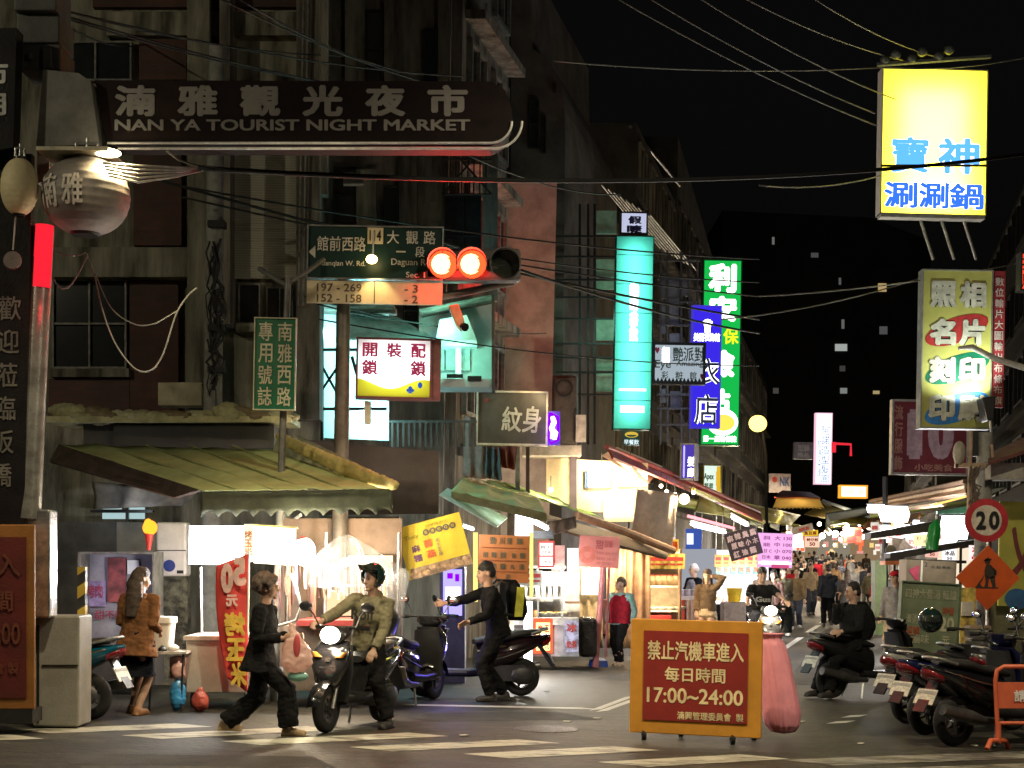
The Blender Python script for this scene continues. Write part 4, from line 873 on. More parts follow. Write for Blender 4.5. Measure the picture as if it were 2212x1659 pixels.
    if top is not None:
        c = MB(); tz = topz if topz is not None else -.09
        hr = (.235, .195) if tz < -.12 else (.185, .14)
        c.loft([(pel + up * tz, rv * hr[0] * B, fw * hr[1]), (pel + up * .04, rv * .18 * B, fw * .135), (pel + up * .17, rv * .165 * B, fw * .12), (chest, rv * .182 * B, fw * .13), (neck - up * .09, rv * .185 * B, fw * .105), (neck - up * .03, rv * .1, fw * .085), (neck + up * .018, rv * .072, fw * .072)], 20, 2.25)
        for i, s in ((0, 1), (1, -1)):
            if sleeves == 'none': c.ell(sh[i] - rv * s * .02, .075)
            elif sleeves == 'short': c.tube([sh[i] - rv * s * .07, sh[i], sh[i].lerp(el[i], .7)], [.075, .072, .068], 12)
            else: c.tube([sh[i] - rv * s * .07, sh[i], sh[i].lerp(el[i], .5), el[i], el[i].lerp(wr_[i], .45), wr_[i] + (el[i] - wr_[i]) * .06], [.078, .075, .066, .06, .056, .048], 12)
        if hood: c.ell(neck + fw * -.075 + up * .0, (.1, .07, .075), 14, 9)
        link('jacket' if sleeves == 'long' else 'shirt', remesh(c, cv, 3, .011, sd + 50), top, t, 180)
    if vest is not None:
        c = MB(); c.loft([(pel + up * -.06, rv * .2 * B, fw * .15), (pel + up * .1, rv * .195 * B, fw * .148), (chest, rv * .2 * B, fw * .146), (neck - up * .08, rv * .165 * B, fw * .12), (neck - up * .015, rv * .09, fw * .08)], 20, 2.4)
        link('vest', remesh(c, cv, 3, .006, sd + 20), vest, t, 180)
    for i in (0, 1):
        c = MB(); f = an[i]; c.ell(f + Vector((0, -.055, -.038)), (.05, .135, .04), 14, 8); c.ell(f + Vector((0, .01, -.02)), (.046, .06, .055), 12, 8); c.box(f + Vector((0, -.05, -.066)), (.085, .25, .022))
        link('shoe', remesh(c, .012, 2), shoe or mat('shoe_dark', (.03, .028, .026), .6), t, 180)
    hs_, hcol = hair
    if hs_ and hs_ != 'none':
        hm_ = hcol or mat('hair_black', (.012, .010, .009), .45, var=.3, sc=40, bump=.5, bsc=200)
        c = MB(); c.ell(hd + hm @ Vector((0, .022, .052)), (.087, .101, .092), 18, 11); c.ell(hp_(0, .055, .0), (.08, .07, .08), 14, 9)
        if hs_ == 'bob': c.ell(hp_(0, .045, -.04), (.098, .08, .1), 16, 10)
        if hs_ == 'long': c.tube([hp_(0, .05, .05), hp_(0, .075, -.08), neck - up * .05 - fw * .105, neck - up * .27 - fw * .135], [.085, (.1, .065), (.11, .045), (.07, .03)], 14)
        if hs_ == 'curly':
            for q in range(110):
                a = rnd.uniform(0, 6.28); z = rnd.uniform(-.5, 1); rr = math.sqrt(max(0, 1 - z * z)); p_ = Vector((.1 * rr * math.cos(a), .03 + .11 * rr * math.sin(a), .04 + .1 * z))
                if p_.y < -.045 and p_.z < .06: continue
                c.ell(hp_(*p_), rnd.uniform(.026, .04), 7, 5)
        me = remesh(c, .011, 1, .010, sd)
        link('hair', me, hm_, t, 180)
    t['k'] = k; t.scale = (k, k, k); W[t.name] = W[t.name] @ Matrix.Scale(k, 4)
    t['neck'] = list(neck); t['hd'] = list(hd); t['hands'] = [list(wr_[0]), list(wr_[1])]; t['fw'] = list(fw); t['chest'] = list(chest)
    return t
def hat(t, kind, m, ya=0):
    hd = Vector(t['hd']); c = MB()
    if kind == 'helmet':
        c.ell(hd + Vector((0, .02, .04)), (.128, .148, .135), 22, 14); me = remesh(c, .012, 2); o = link('helmet', me, m, t, 180)
        # cut the face opening away
        import bmesh; bm = bmesh.new(); bm.from_mesh(me); hm = Matrix.Rotation(-R(ya), 3, 'Z')
        dl = [v for v in bm.verts if (lambda q: q.y < -.045 and q.z < .07 or q.z < -.075)(hm @ (v.co - hd))]
        bmesh.ops.delete(bm, geom=dl, context='VERTS'); bm.to_mesh(me); bm.free()
        sf = o.modifiers.new("thick", 'SOLIDIFY'); sf.thickness = .012
        v = MB(); q = Matrix.Rotation(R(ya), 3, 'Z')
        v.sheet(lambda a, b_: hd + q @ Vector((.12 * math.sin((a - .5) * 2.2), .02 - (.15 + .07 * b_) * math.cos((a - .5) * 2.2), .085 + .06 * b_)), 10, 3, (0, 0, .006)).build('visor', mat('smoked_visor', (.03, .04, .035), .1, bump=0, spec=.8), t, world=False, smooth=180)
    elif kind == 'cap':
        c.ell(hd + Vector((0, .015, .062)), (.096, .112, .075), 18, 11); c.loft([(hd + Vector((0, -.09, .068)), Vector((.075, 0, 0)), Vector((0, 0, .008))), (hd + Vector((0, -.18, .05)), Vector((.055, 0, 0)), Vector((0, 0, .006)))], 12); c.build('cap', m, t, world=False, smooth=60)
    elif kind == 'hood':
        c.ell(hd + Vector((0, .03, .015)), (.118, .12, .135), 18, 12); c.ell(hd + Vector((0, .05, -.1)), (.12, .1, .1), 14, 9); link('hood', remesh(c, .014, 2, .006, 3), m, t, 180)
    elif kind == 'beret':
        c.ell(hd + Vector((0, .02, .085)), (.115, .125, .055), 18, 9); c.build('hat', m, t, world=False, smooth=180)
def local(t, p): return W[t.name] @ Vector(p)
BLKC = cloth('black', (.012, .012, .013)); NAVY = cloth('navy', (.03, .035, .05)); GREY = cloth('grey', (.22, .22, .23)); OLIVE = cloth('olive', (.21, .19, .12)); DENIM = cloth('denim', (.06, .07, .10))
BRN = cloth('brown', (.13, .09, .06)); BEIGE = cloth('beige', (.48, .38, .27)); WHT = cloth('white', (.65, .63, .6)); REDC = cloth('red', (.42, .02, .035)); MAROON = cloth('maroon', (.26, .015, .03)); TEALC = cloth('teal', (.2, .36, .36))
ORB = cloth('orange_brown', (.40, .185, .075)); LILAC = cloth('lilac', (.42, .36, .36))
HBR = mat('hair_brown', (.05, .03, .02), .5, var=.4, sc=40, bump=.5, bsc=200); HGR = mat('hair_grey_brown', (.10, .065, .05), .55, var=.4, sc=40, bump=.5, bsc=200)

# ------------------------------------------------------------------ scooters
def scooter(label, loc, rz, body, lit=False, tail=None, plate=True, box=False, mirrors=True, accent=None, group='scooters at the market entrance', steer=0, glow=None):
    """local frame: forward is -Y, origin on the ground under the middle"""
    t = thing('scooter', label, 'scooter', loc, (0, 0, R(rz)), group); sb = {'world': False}
    pl = mat('scooter_plastic', (.016, .016, .017), .4, bump=.05); seatm = mat('seat_vinyl', (.02, .019, .019), .5, bump=.15, bsc=150); rim = mat('wheel_rim', (.16, .16, .16), .35, .8)
    def V(s, x, z): return Vector((x, -s, z))
    for s in (.64, -.62):
        w = MB().lathe([(.15, -.045), (.2, -.052), (.232, -.035), (.243, 0), (.232, .035), (.2, .052), (.15, .045), (.15, -.045)], V(s, 0, .243), (1, 0, 0), 28).build('wheel', RUBBER, t, smooth=50, **sb)
        r = MB().lathe([(.13, -.04), (.158, -.04), (.158, .04), (.13, .04), (.13, -.04)], V(s, 0, .243), (1, 0, 0), 24).lathe([(.0, -.045), (.045, -.045), (.045, .045), (0, .045)], V(s, 0, .243), (1, 0, 0), 14)
        for i in range(5): a = i * 1.2566; r.tube([V(s + .03 * math.cos(a), 0, .243 + .03 * math.sin(a)), V(s + .145 * math.cos(a), 0, .243 + .145 * math.sin(a))], [.02, .014], 6)
        r.build('rim', rim, w, smooth=40, **sb)
    fd = MB(); fd.sheet(lambda u, v: V(.64 + .275 * math.cos(.15 + 2.3 * u), (v - .5) * .15, .243 + .275 * math.sin(.15 + 2.3 * u) - .02 * abs(v - .5) * 2), 12, 4, (0, 0, .006)); fd.build('front_fender', body, t, smooth=60, **sb)
    MB().tube([V(.64, .07, .243), V(.5, .07, .62)], .022, 8).tube([V(.64, -.07, .243), V(.5, -.07, .62)], .022, 8).build('fork', STEEL, t, smooth=50, **sb)
    X = lambda h: Vector((h, 0, 0)); Y = lambda h: Vector((0, h, 0))
    MB().loft([(V(.58, 0, .40), X(.06), Y(.04)), (V(.62, 0, .5), X(.13), Y(.06)), (V(.585, 0, .64), X(.19), Y(.06)), (V(.53, 0, .79), X(.205), Y(.055)), (V(.46, 0, .9), X(.15), Y(.05))], 24, 2.9).build('front_shield', body, t, smooth=60, **sb)
    for s in (1, -1): MB().loft([(V(.615, s * .11, .74), X(.045), Y(.012)), (V(.60, s * .165, .79), X(.03), Y(.012))], 10, 2).build('turn_signal', mat('signal_amber', (.45, .18, .03), .15, spec=.8, bump=0), t, smooth=60, **sb)
    gp = MB()
    for z in (.56, .6, .64): gp.box(V(.652 - (z - .56) * .16, 0, z), (.16, .012, .012))
    gp.box(V(.625, 0, .71), (.05, .015, .03)).build('front_grille', STEEL if lit else pl, t, **sb)
    for s in (1, -1): MB().tube([V(-.02, s * .14, .44), V(-.3, s * .192, .5), V(-.6, s * .178, .6)], .006, 5).tube([V(.56, s * .2, .8), V(.6, s * .16, .6), V(.6, s * .09, .46)], .005, 5).build('panel_gap', pl, t, **sb)
    MB().loft([(V(.5, 0, .3), X(.17), Y(.02)), (V(.46, 0, .6), X(.2), Y(.03)), (V(.4, 0, .86), X(.16), Y(.03))], 14, 3).build('leg_shield', pl, t, smooth=60, **sb)
    MB().loft([(V(.54, 0, .88), X(.1), Y(.05)), (V(.48, 0, .96), X(.17), Y(.1)), (V(.42, 0, 1.03), X(.13), Y(.07))], 18, 2.2).build('handlebar_cover', body, t, smooth=60, **sb)
    hb = MB().tube([V(.33, .31, 1.02), V(.40, .2, 1.03), V(.42, 0, 1.02), V(.40, -.2, 1.03), V(.33, -.31, 1.02)], .018, 8).tube([V(.33, .31, 1.02), V(.37, .22, 1.026)], .024, 10).tube([V(.33, -.31, 1.02), V(.37, -.22, 1.026)], .024, 10)
    hb.build('handlebar', BLACK, t, smooth=50, **sb)
    hl = emat('headlight_lit', (1, .86, .62), 26) if lit else mat('headlight_glass', (.35, .36, .38), .08, spec=.9, bump=0)
    MB().ell(V(.585, 0, .955) if lit else V(.575, 0, .93), (.105, .05, .085) if lit else (.1, .04, .06), 18, 11).build('headlight', hl, t, smooth=180, **sb)
    if lit:
        f = W[t.name] @ V(.70, 0, .95)
        lamp('headlight_beam', 'POINT', f, 14, (1, .82, .6), t, size=.06)
    if mirrors:
        for s in (1, -1):
            m = MB().tube([V(.42, s * .2, 1.03), V(.44, s * .26, 1.15), V(.45, s * .31, 1.2)], .008, 6).ell(V(.455, s * .34, 1.23), (.075, .02, .05), 14, 9).build('mirror', BLACK, t, smooth=60, **sb)
            MB().ell(V(.437, s * .34, 1.23), (.066, .008, .042), 12, 7).build('mirror_glass', CHROME, m, smooth=180, **sb)
    MB().loft([(V(.46, 0, .31), X(.15), Vector((0, 0, .05))), (V(.1, 0, .30), X(.17), Vector((0, 0, .05))), (V(-.2, 0, .33), X(.15), Vector((0, 0, .06)))], 14, 3.5).build('floorboard', pl, t, smooth=50, **sb)
    Z = lambda h: Vector((0, 0, h))
    MB().loft([(V(.0, 0, .48), X(.12), Z(.17)), (V(-.15, 0, .5), X(.17), Z(.2)), (V(-.45, 0, .57), X(.19), Z(.16)), (V(-.72, 0, .67), X(.16), Z(.1)), (V(-.92, 0, .74), X(.09), Z(.05)), (V(-.99, 0, .77), X(.04), Z(.02))], 20, 2.3).build('rear_body', body, t, smooth=60, **sb)
    MB().loft([(V(.02, 0, .69), X(.09), Z(.035)), (V(-.12, 0, .715), X(.15), Z(.05)), (V(-.35, 0, .74), X(.16), Z(.05)), (V(-.52, 0, .79), X(.14), Z(.05)), (V(-.78, 0, .82), X(.11), Z(.04)), (V(-.86, 0, .82), X(.06), Z(.02))], 18, 2.5).build('seat', seatm, t, smooth=60, **sb)
    MB().tube([V(-.7, .13, .8), V(-.93, .1, .86), V(-.97, 0, .87), V(-.93, -.1, .86), V(-.7, -.13, .8)], .014, 8).build('grab_rail', STEEL, t, smooth=50, **sb)
    if accent: 
        for s in (1, -1): MB().tube([V(-.1, s * .175, .56), V(-.45, s * .193, .63), V(-.85, s * .12, .745)], [.01, .016, .01], 8).build('trim_strip', accent, t, smooth=60, **sb)
    MB().loft([(V(-.86, 0, .66), X(.13), Z(.045)), (V(-.95, 0, .70), X(.11), Z(.045)), (V(-.99, 0, .73), X(.06), Z(.03))], 16, 2.5).build('tail_light', tail or mat('tail_red', (.15, .006, .01), .12, spec=.8, bump=0), t, smooth=60, **sb)
    MB().slab([V(-.86, -.07, .62), V(-.86, .07, .62), V(-1.06, .08, .34), V(-1.06, -.08, .34)], .02).build('rear_fender', pl, t, **sb)
    if plate:
        p_ = MB().slab([V(-.945, -.13, .56), V(-.945, .13, .56), V(-1.02, .13, .42), V(-1.02, -.13, .42)], -.008).build('license_plate', mat('plate_white', (.6, .58, .5), .4, var=.3, sc=22), t, **sb)
        MB().slab([V(-.958, -.115, .545), V(-.958, .115, .545), V(-.972, .115, .52), V(-.972, -.115, .52)], -.010).build('plate_edge', mat('plate_marks', (.3, .3, .29), .6), p_, **sb)
    MB().tube([V(-.15, -.15, .24), V(-.4, -.17, .26), V(-.55, -.17, .3), V(-.92, -.17, .38)], [.03, .04, .06, .055], 12).build('exhaust', mat('exhaust_metal', (.2, .2, .2), .35, .8), t, smooth=50, **sb)
    MB().box(V(-.42, .03, .3), (.2, .42, .2)).ell(V(-.6, .12, .27), (.05, .17, .12), 12, 8).build('engine', mat('engine_metal', (.07, .07, .07), .5, .6), t, smooth=40, **sb)
    MB().tube([V(-.2, .13, .26), V(-.28, .2, .01)], .014, 6).tube([V(-.2, -.13, .26), V(-.28, -.2, .01)], .014, 6).build('stand', STEEL, t, **sb)
    if glow:
        for s in (1, -1): MB().loft([(V(.66, s * .10, .84), X(.02), Y(.015)), (V(.655, s * .14, .72), X(.045), Y(.02)), (V(.66, s * .1, .6), X(.015), Y(.012))], 10, 2).build('led_lamp', glow, t, smooth=60, **sb)
    return t
# ------------------------------------------------------------------ vehicles and riders near the crossing
GB = BLKPAINT
p = GX(772, 15.55)
sc1 = scooter('black scooter with blazing round headlight ridden by the helmeted man', p, -20, mat('scooter_charcoal', (.02, .02, .022), .2, coat=1, bump=0), lit=True)
M = W[sc1.name]
r1 = person('helmeted person in an olive hooded top sitting on the lit black scooter', p, -20, 1.68, pel=(0, .28, .80), lean=(.06, -.05), twist=8, head=(-14, 4), fL=(.36, .02, .075), fR=(-.30, -.02, .075), hL=(.20, .0, .78), hR=(-.28, -.34, 1.02), top=OLIVE, bottom=BLKC, hair=('short', None), fine=True, kneeh=(0, -1, .3), hood=True, topz=-.12)
hat(r1, 'helmet', mat('helmet_dark_green', (.012, .03, .026), .15, coat=1, bump=0), -14)
gr = MB(); c = Vector(r1['chest']); fw = Vector(r1['fw'])
letters(r1, [('Rolf', .5, .5, .26, .12)], mat('print_dark', (.03, .025, .02), .7), 1, 1, y=-.02, bold=.03, name='shirt_print').location = c + Vector((.0, -.16, -.47))
# backpack man beside his scooter
p = GX(1030, 19.3)
sc2 = scooter('dark scooter with white and blue led lamps held by the backpack man', p, -72, mat('scooter_maroon', (.013, .006, .008), .2, coat=1, bump=0), glow=emat('led_blue_white', (.55, .6, 1), 14))
lamp('led_glow', 'POINT', P(975, 1405, 18.7), 9, (.2, .15, 1), sc2, size=.05)
p2 = GX(1078, 18.75)
r2 = person('person in black with a yellow green backpack standing by the led lit scooter', p2, -74, 1.72, pel=(0, 0, .84), lean=(0, -.12), head=(0, 12), fL=(.1, -.1, .075), fR=(-.1, .12, .075), hL=(.22, -.42, .93), hR=(-.1, -.68, 1.12), top=BLKC, bottom=BLKC, fine=True, elb=(0, .2, -1))
bp = thing('backpack', 'black backpack with a yellow green panel worn by the man beside the led lit scooter', 'backpack', local(r2, (0, .17, .95)), (0, 0, R(-74)))
c = MB(); c.loft([(Vector((0, .05, 0)), Vector((.14, 0, 0)), Vector((0, .09, 0))), (Vector((0, .07, .12)), Vector((.165, 0, 0)), Vector((0, .12, 0))), (Vector((0, .03, .36)), Vector((.16, 0, 0)), Vector((0, .11, 0))), (Vector((0, -.02, .5)), Vector((.1, 0, 0)), Vector((0, .06, 0)))], 18, 2.6)
link('bag', remesh(c, .014, 2, .004, 5), cloth('bag_black', (.015, .015, .016)), bp, 180)
for s in (1, -1): MB().sheet(lambda u, v: Vector((s * .17, -.02 + .1 * u + .03 * v, .05 + .36 * v)), 3, 6, (s * .012, 0, 0)).build('side_panel', mat('bag_lime', (.5, .5, .05), .6), bp, world=False)
for s in (1, -1): MB().tube([Vector((s * .09, -.02, .48)), Vector((s * .13, -.17, .49)), Vector((s * .14, -.3, .36)), Vector((s * .14, -.24, .1)), Vector((s * .12, -.02, .06))], .018, 8).build('strap', BLACK, bp, world=False)
sc3 = scooter('parked black scooter with a rear top box and glowing red tail light', GX(893, 18.2), 158, mat('scooter_charcoal', (.02, .02, .022)), tail=emat('tail_glow', (1, .05, .02), 1.6))
tb = thing('top_box', 'black rear top box mounted on the parked scooter behind the helmeted rider', 'luggage box', local(sc3, (0, .88, .86)), (0, 0, R(158)))
MB().loft([(Vector((0, 0, 0)), Vector((.17, 0, 0)), Vector((0, .15, 0))), (Vector((0, 0, .16)), Vector((.22, 0, 0)), Vector((0, .2, 0))), (Vector((0, 0, .2)), Vector((.22, 0, 0)), Vector((0, .2, 0))), (Vector((0, 0, .29)), Vector((.17, 0, 0)), Vector((0, .15, 0)))], 20, 3.5).build('box', mat('box_black', (.02, .02, .022), .3), tb, world=False, smooth=50)
MB().loft([(Vector((0, 0, .285)), Vector((.16, 0, 0)), Vector((0, .14, 0))), (Vector((0, 0, .31)), Vector((.1, 0, 0)), Vector((0, .1, 0)))], 20, 3).build('lid_cap', mat('tan_lid', (.3, .2, .14), .5), tb, world=False, smooth=50)
# facing scooter behind the board
p = GX(1652, 26.5)
sc4 = scooter('scooter with glowing headlight coming toward the notice board', p, 2, mat('scooter_silver', (.3, .3, .3), .2, .5, coat=1, bump=0), lit=True)
r4 = person('person in a dark printed tee shirt riding the scooter behind the notice board', p, 2, 1.72, pel=(0, .28, .82), lean=(0, -.06), head=(0, 4), fL=(.14, -.25, .42), fR=(-.14, -.25, .42), hL=(.34, -.33, 1.02), hR=(-.34, -.33, 1.02), top=cloth('charcoal', (.03, .03, .03)), bottom=DENIM, sleeves='short', skin=SKINL)
letters(r4, [('Gus', .5, .5, .26, .09)], WHT, 1, 1, y=-.02, bold=.05, name='shirt_print').location = Vector(r4['chest']) + Vector((0, -.145, -.53))
# man on the phone
p = GX(1880, 20.2)
sc5 = scooter('black scooter parked sideways with the seated man on the phone', p, 118, mat('scooter_matt', (.012, .012, .013), .35, bump=0), mirrors=False)
r5 = person('person in a black jacket with backpack sitting on a scooter and phoning', local(sc5, (0, .34, 0)), -62, 1.62, pel=(.0, .02, .74), lean=(.02, .02), head=(-12, 10), fL=(.12, -.42, .1), fR=(-.12, -.45, .1), hL=(.2, -.30, .9), hR=(-.03, -.19, 1.27), elbR=(-.2, .1, -1), top=cloth('matt_black', (.018, .02, .02)), bottom=BLKC, skin=SKINL, fine=True, build=1.1)
ph = Vector(r5['hands'][1]); MB().box(ph + Vector((.035, -.02, .06)), (.012, .07, .14)).build('phone', BLACK, r5, world=False)
b5 = thing('backpack', 'large round black backpack on the back of the phoning man', 'backpack', local(r5, (0, .17, .78)), (0, 0, R(-62)))
c = MB(); c.loft([(Vector((0, .02, 0)), Vector((.15, 0, 0)), Vector((0, .1, 0))), (Vector((0, .06, .15)), Vector((.19, 0, 0)), Vector((0, .15, 0))), (Vector((0, .04, .35)), Vector((.18, 0, 0)), Vector((0, .13, 0))), (Vector((0, 0, .5)), Vector((.1, 0, 0)), Vector((0, .07, 0)))], 18, 2.3)
link('bag', remesh(c, .015, 2, .006, 9), cloth('bag_black', (.015, .015, .016)), b5, 180)
# parked scooters on the right
blue = mat('scooter_blue', (.006, .009, .05), .15, coat=1, bump=0); wh = mat('scooter_white', (.26, .25, .23), .2, coat=1, bump=0)
def rear_at(px, d, rz): # ground point so that the rear wheel stands at this pixel column and distance
    f = Vector((math.sin(R(rz)), -math.cos(R(rz)), 0)); q = GX(px, d); return q + f * .62
GRS = 'scooters parked side by side on the right'
s6 = scooter('glossy black parked scooter with red tail light nearest the orange barrier', rear_at(2066, 14.75, 117), 117, GB, accent=CHROME, group=GRS)
s7 = scooter('blue and black parked scooter second from the orange barrier', rear_at(2006, 15.7, 120), 120, blue, accent=wh, group=GRS)
s8 = scooter('white tailed parked scooter third from the orange barrier', rear_at(1966, 16.8, 122), 122, wh, group=GRS, mirrors=False)
s9 = scooter('dark parked scooter behind the row beneath the road works sign', rear_at(2085, 17.6, 115), 115, mat('scooter_matt', (.012, .012, .013)), group=GRS)
s10 = scooter('grey scooter with a violet lit dashboard beyond the orange barrier', rear_at(2165, 16.9, 112), 112, mat('scooter_silver', (.3, .3, .3)), group=GRS)
MB().ell(local(s10, (0, -.38, 1.08)), (.02, .02, .03), 10, 7).build('dash_lamp', emat('violet_dash', (.3, .05, 1), 5), s10)
he = thing('helmet', 'dark green round helmet hanging on a parked scooter before the green price board', 'helmet', P(2012, 1375, 17.6))
MB().ell(P(2010, 1340, 17.6), (.14, .16, .145), 22, 14).build('shell', mat('helmet_dark_green', (.012, .03, .026)), he, smooth=180)
MB().sheet(lambda u, v: P(2010, 1340, 17.6) + Vector((.15 * math.sin((u - .7) * 2), -.165 * math.cos((u - .7) * 2), .02 + .09 * (v - .5))), 8, 3, (0, -.006, 0)).build('visor', mat('smoked_visor', (.03, .04, .035)), he, smooth=180)
he2 = thing('helmet', 'black helmet resting on the scooter cut by the right edge', 'helmet', P(2125, 1400, 18.3)); MB().ell(P(2125, 1382, 18.3), (.15, .17, .15), 20, 12).build('shell', mat('helmet_black', (.015, .015, .02), .2, coat=1, bump=0), he2, smooth=180)
MB().box(P(2125, 1392, 18.12), (.2, .03, .05)).build('visor', mat('smoked_visor', (.03, .04, .035)), he2)
# teal scooter on the left, mostly behind the grey cabinet
s11 = scooter('teal blue scooter parked behind the grey cabinet beside the woman', GX(84, 15.9), -104, mat('scooter_teal', (.0, .08, .14), .2, coat=1, bump=0), accent=CHROME)
# ------------------------------------------------------------------ people on the left
w1 = person('person in an orange brown jacket and dark skirt standing at the stall table', GX(298, 16.4), 155, 1.56, hL=(.12, -.2, .98), hR=(-.14, -.22, .95), top=cloth('rust_brown', (.17, .075, .032)), bottom=cloth('dark_skirt', (.008, .01, .016)), legs='skirt', hair=('long', HBR), head=(-25, 18), build=1.18, topz=-.2, fine=True, lean=(0, -.05), shoe=mat('shoe_tan', (.3, .14, .06), .6), fL=(.11, -.08, .075), fR=(-.1, .08, .075))
w2_ = person('person with curly hair in black striding across the crossing with a bag', GX(566, 14.75), 84, 1.58, pel=(0, 0, .80), lean=(0, -.04), head=(4, 0), fL=(.03, .36, .10), fR=(-.06, -.32, .075), hL=(.14, -.3, .98), hR=(-.17, -.27, .98), top=BLKC, bottom=BLKC, legs='wide', hair=('curly', HGR), shoe=mat('shoe_tan2', (.32, .22, .12), .6), fine=True, build=1.12, topz=-.16)
bag = thing('shopping_bag', 'pink and white plastic shopping bag carried by the striding walker', 'bag', P(642, 1455, 14.6))
c = MB(); o = P(640, 1400, 14.6); c.loft([(o + Vector((0, 0, -.22)), Vector((.09, 0, 0)), Vector((0, .07, 0))), (o + Vector((.01, 0, -.14)), Vector((.15, 0, 0)), Vector((0, .1, 0))), (o + Vector((0, 0, 0)), Vector((.14, 0, 0)), Vector((0, .09, 0))), (o + Vector((-.03, 0, .14)), Vector((.05, 0, 0)), Vector((0, .04, 0))), (o + Vector((-.05, 0, .24)), Vector((.02, 0, 0)), Vector((0, .02, 0)))], 18, 2.1)
c.v = [W[bag.name].inverted() @ v for v in c.v]
link('sack', remesh(c, .013, 1, .02, 4), tmat('pink_white_plastic', (.95, .72, .66), .05), bag, 180)
MB().ell(o + Vector((.02, -.105, .03)), (.035, .012, .11), 12, 8).build('red_print', tmat('pink_print', (.85, .25, .28), .05), bag, smooth=180); MB().ell(o + Vector((.02, 0, -.27)), (.1, .07, .05), 14, 8).build('food_box', mat('teal_box', (.2, .42, .36), .5), bag, smooth=180)
# red vest woman
person('person in a red vest over teal sleeves walking past the pink sign', GX(1342, 25.6), -28, 1.47, hL=(.27, -.06, .82), hR=(-.26, -.03, .8), top=TEALC, vest=MAROON, bottom=BLKC, legs='slim', hair=('short', HGR), head=(-38, 4), build=1.12, fL=(.08, -.1, .075), fR=(-.09, .1, .075), shoe=mat('shoe_beige', (.5, .36, .24), .6), fine=True, skin=SKINL)
# girl with raised arm
person('person with a raised arm in a brown top and cream skirt at the stalls', GX(1529, 28.8), -20, 1.62, hL=(.10, -.06, 1.53), elbL=(1, -.2, .1), hR=(-.2, -.05, .85), top=BRN, bottom=cloth('cream', (.55, .42, .28)), legs='skirt', hair=('long', HBR), head=(10, 10), skin=SKINL, topz=.0)
# stallholder and the crowd: label, px, d, rz, H, top, bottom, hair, extra
def walker(label, px, d, rz, H, top, bottom, hair, ph=0.0, **k):
    s = math.sin(ph) * .16
    kw = dict(fL=(.08, -s, .075 + max(0, -s) * .3), fR=(-.08, s, .075 + max(0, s) * .3), hL=(.24, s * .8 - .03, .8), hR=(-.24, -s * .8 - .03, .8)); kw.update(k)
    return person(label, GX(px, d), rz, H, top=top, bottom=bottom, hair=hair, group='shoppers walking in the market', **kw)
hb = person('stallholder person in a grey vest with black sleeves and white hair', GX(1500, 34), -60, 1.72, hL=(.2, -.3, 1.0), hR=(-.15, -.32, 1.0), top=BLKC, vest=cloth('grey_vest', (.28, .28, .33)), bottom=DENIM, hair=('short', mat('hair_white', (.5, .48, .46), .6)), head=(-10, 12), skin=SKINL)
walker('man in a navy jacket walking away, seen from behind, left of the couple', 1790, 43.5, 176, 1.76, NAVY, BLKC, ('short', None), 1.2, hood=True, build=1.1)
walker('long haired woman in a grey coat walking away beside the navy jacket', 1830, 43.2, 184, 1.62, cloth('coat_grey', (.09, .085, .09)), BLKC, ('long', HBR), -1.1, topz=-.28, build=1.05)
a_ = walker('person in a white hooded coat just ahead of the long haired woman', 1838, 47.5, 180, 1.76, WHT, BLKC, ('short', None), .8); hat(a_, 'hood', WHT)
b_ = walker('person in a beige beret walking away ahead of the navy jacket', 1800, 52, 178, 1.76, cloth('tan', (.3, .2, .12)), DENIM, ('bob', HBR), -.9); hat(b_, 'beret', BEIGE)
walker('person in a long olive coat walking toward the camera right of the rider', 1693, 38, 8, 1.70, OLIVE, cloth('dark_wide', (.03, .035, .03)), ('bob', None), 1.2, legs='wide', topz=-.3, skin=SKINL, shoe=WHT)
walker('person in a brown jacket and denim stepping behind the olive coat', 1722, 42, -20, 1.68, cloth('khaki', (.2, .14, .08)), DENIM, ('short', HBR), -1.3, skin=SKINL, shoe=WHT)
walker('person in a beige top with dark hair behind the scooter rider, left one', 1648, 36, 5, 1.66, BEIGE, DENIM, ('long', None), .4, skin=SKINL)
walker('person in a pink brown coat behind the scooter rider, right one', 1672, 37.5, -5, 1.62, cloth('dusty_pink', (.33, .2, .17)), BLKC, ('bob', None), -.6, skin=SKINL)
walker('person in a bright red jacket walking away down the middle', 1763, 66, 178, 1.72, REDC, BLKC, ('short', None), .9, build=1.15)
walker('person in pale clothes squeezed between the olive coat and the red jacket', 1738, 60, 0, 1.62, WHT, cloth('pale', (.5, .48, .45)), ('long', None), -.5, skin=SKINL)
walker('person in an all dark coat right of the red jacket', 1790, 70, 180, 1.74, BRN, BLKC, ('short', None), .5, topz=-.25)
walker('tall person in black far down the street under the red sign', 1842, 68, 182, 1.82, BLKC, BLKC, ('short', None), -.9, build=1.1)
walker('dark haired person in a red brown top near the tall black figure', 1818, 72, 170, 1.66, cloth('rust', (.35, .08, .05)), BLKC, ('long', None), 1.0)
walker('person in grey blue denim at the right edge of the walking lane', 1872, 56, 160, 1.64, DENIM, cloth('grey_green', (.12, .14, .12)), ('short', None), -1.0)
walker('person in a light shirt close to the green column', 1888, 54, 150, 1.60, LILAC, cloth('grey_green', (.12, .14, .12)), ('bob', None), .7)
walker('small far person in grey between the red jacket and the dark coat', 1776, 86, 180, 1.66, GREY, BLKC, ('short', None), .4)
walker('small far person in black near the end of the street', 1748, 90, 0, 1.7, BLKC, BLKC, ('short', None), -.4)
walker('far person in brown near the end of the street', 1806, 92, 180, 1.7, BRN, BLKC, ('bob', None), .9)
walker('far person in dark red at the end of the lane', 1830, 88, 180, 1.62, MAROON, BLKC, ('short', None), -.9)
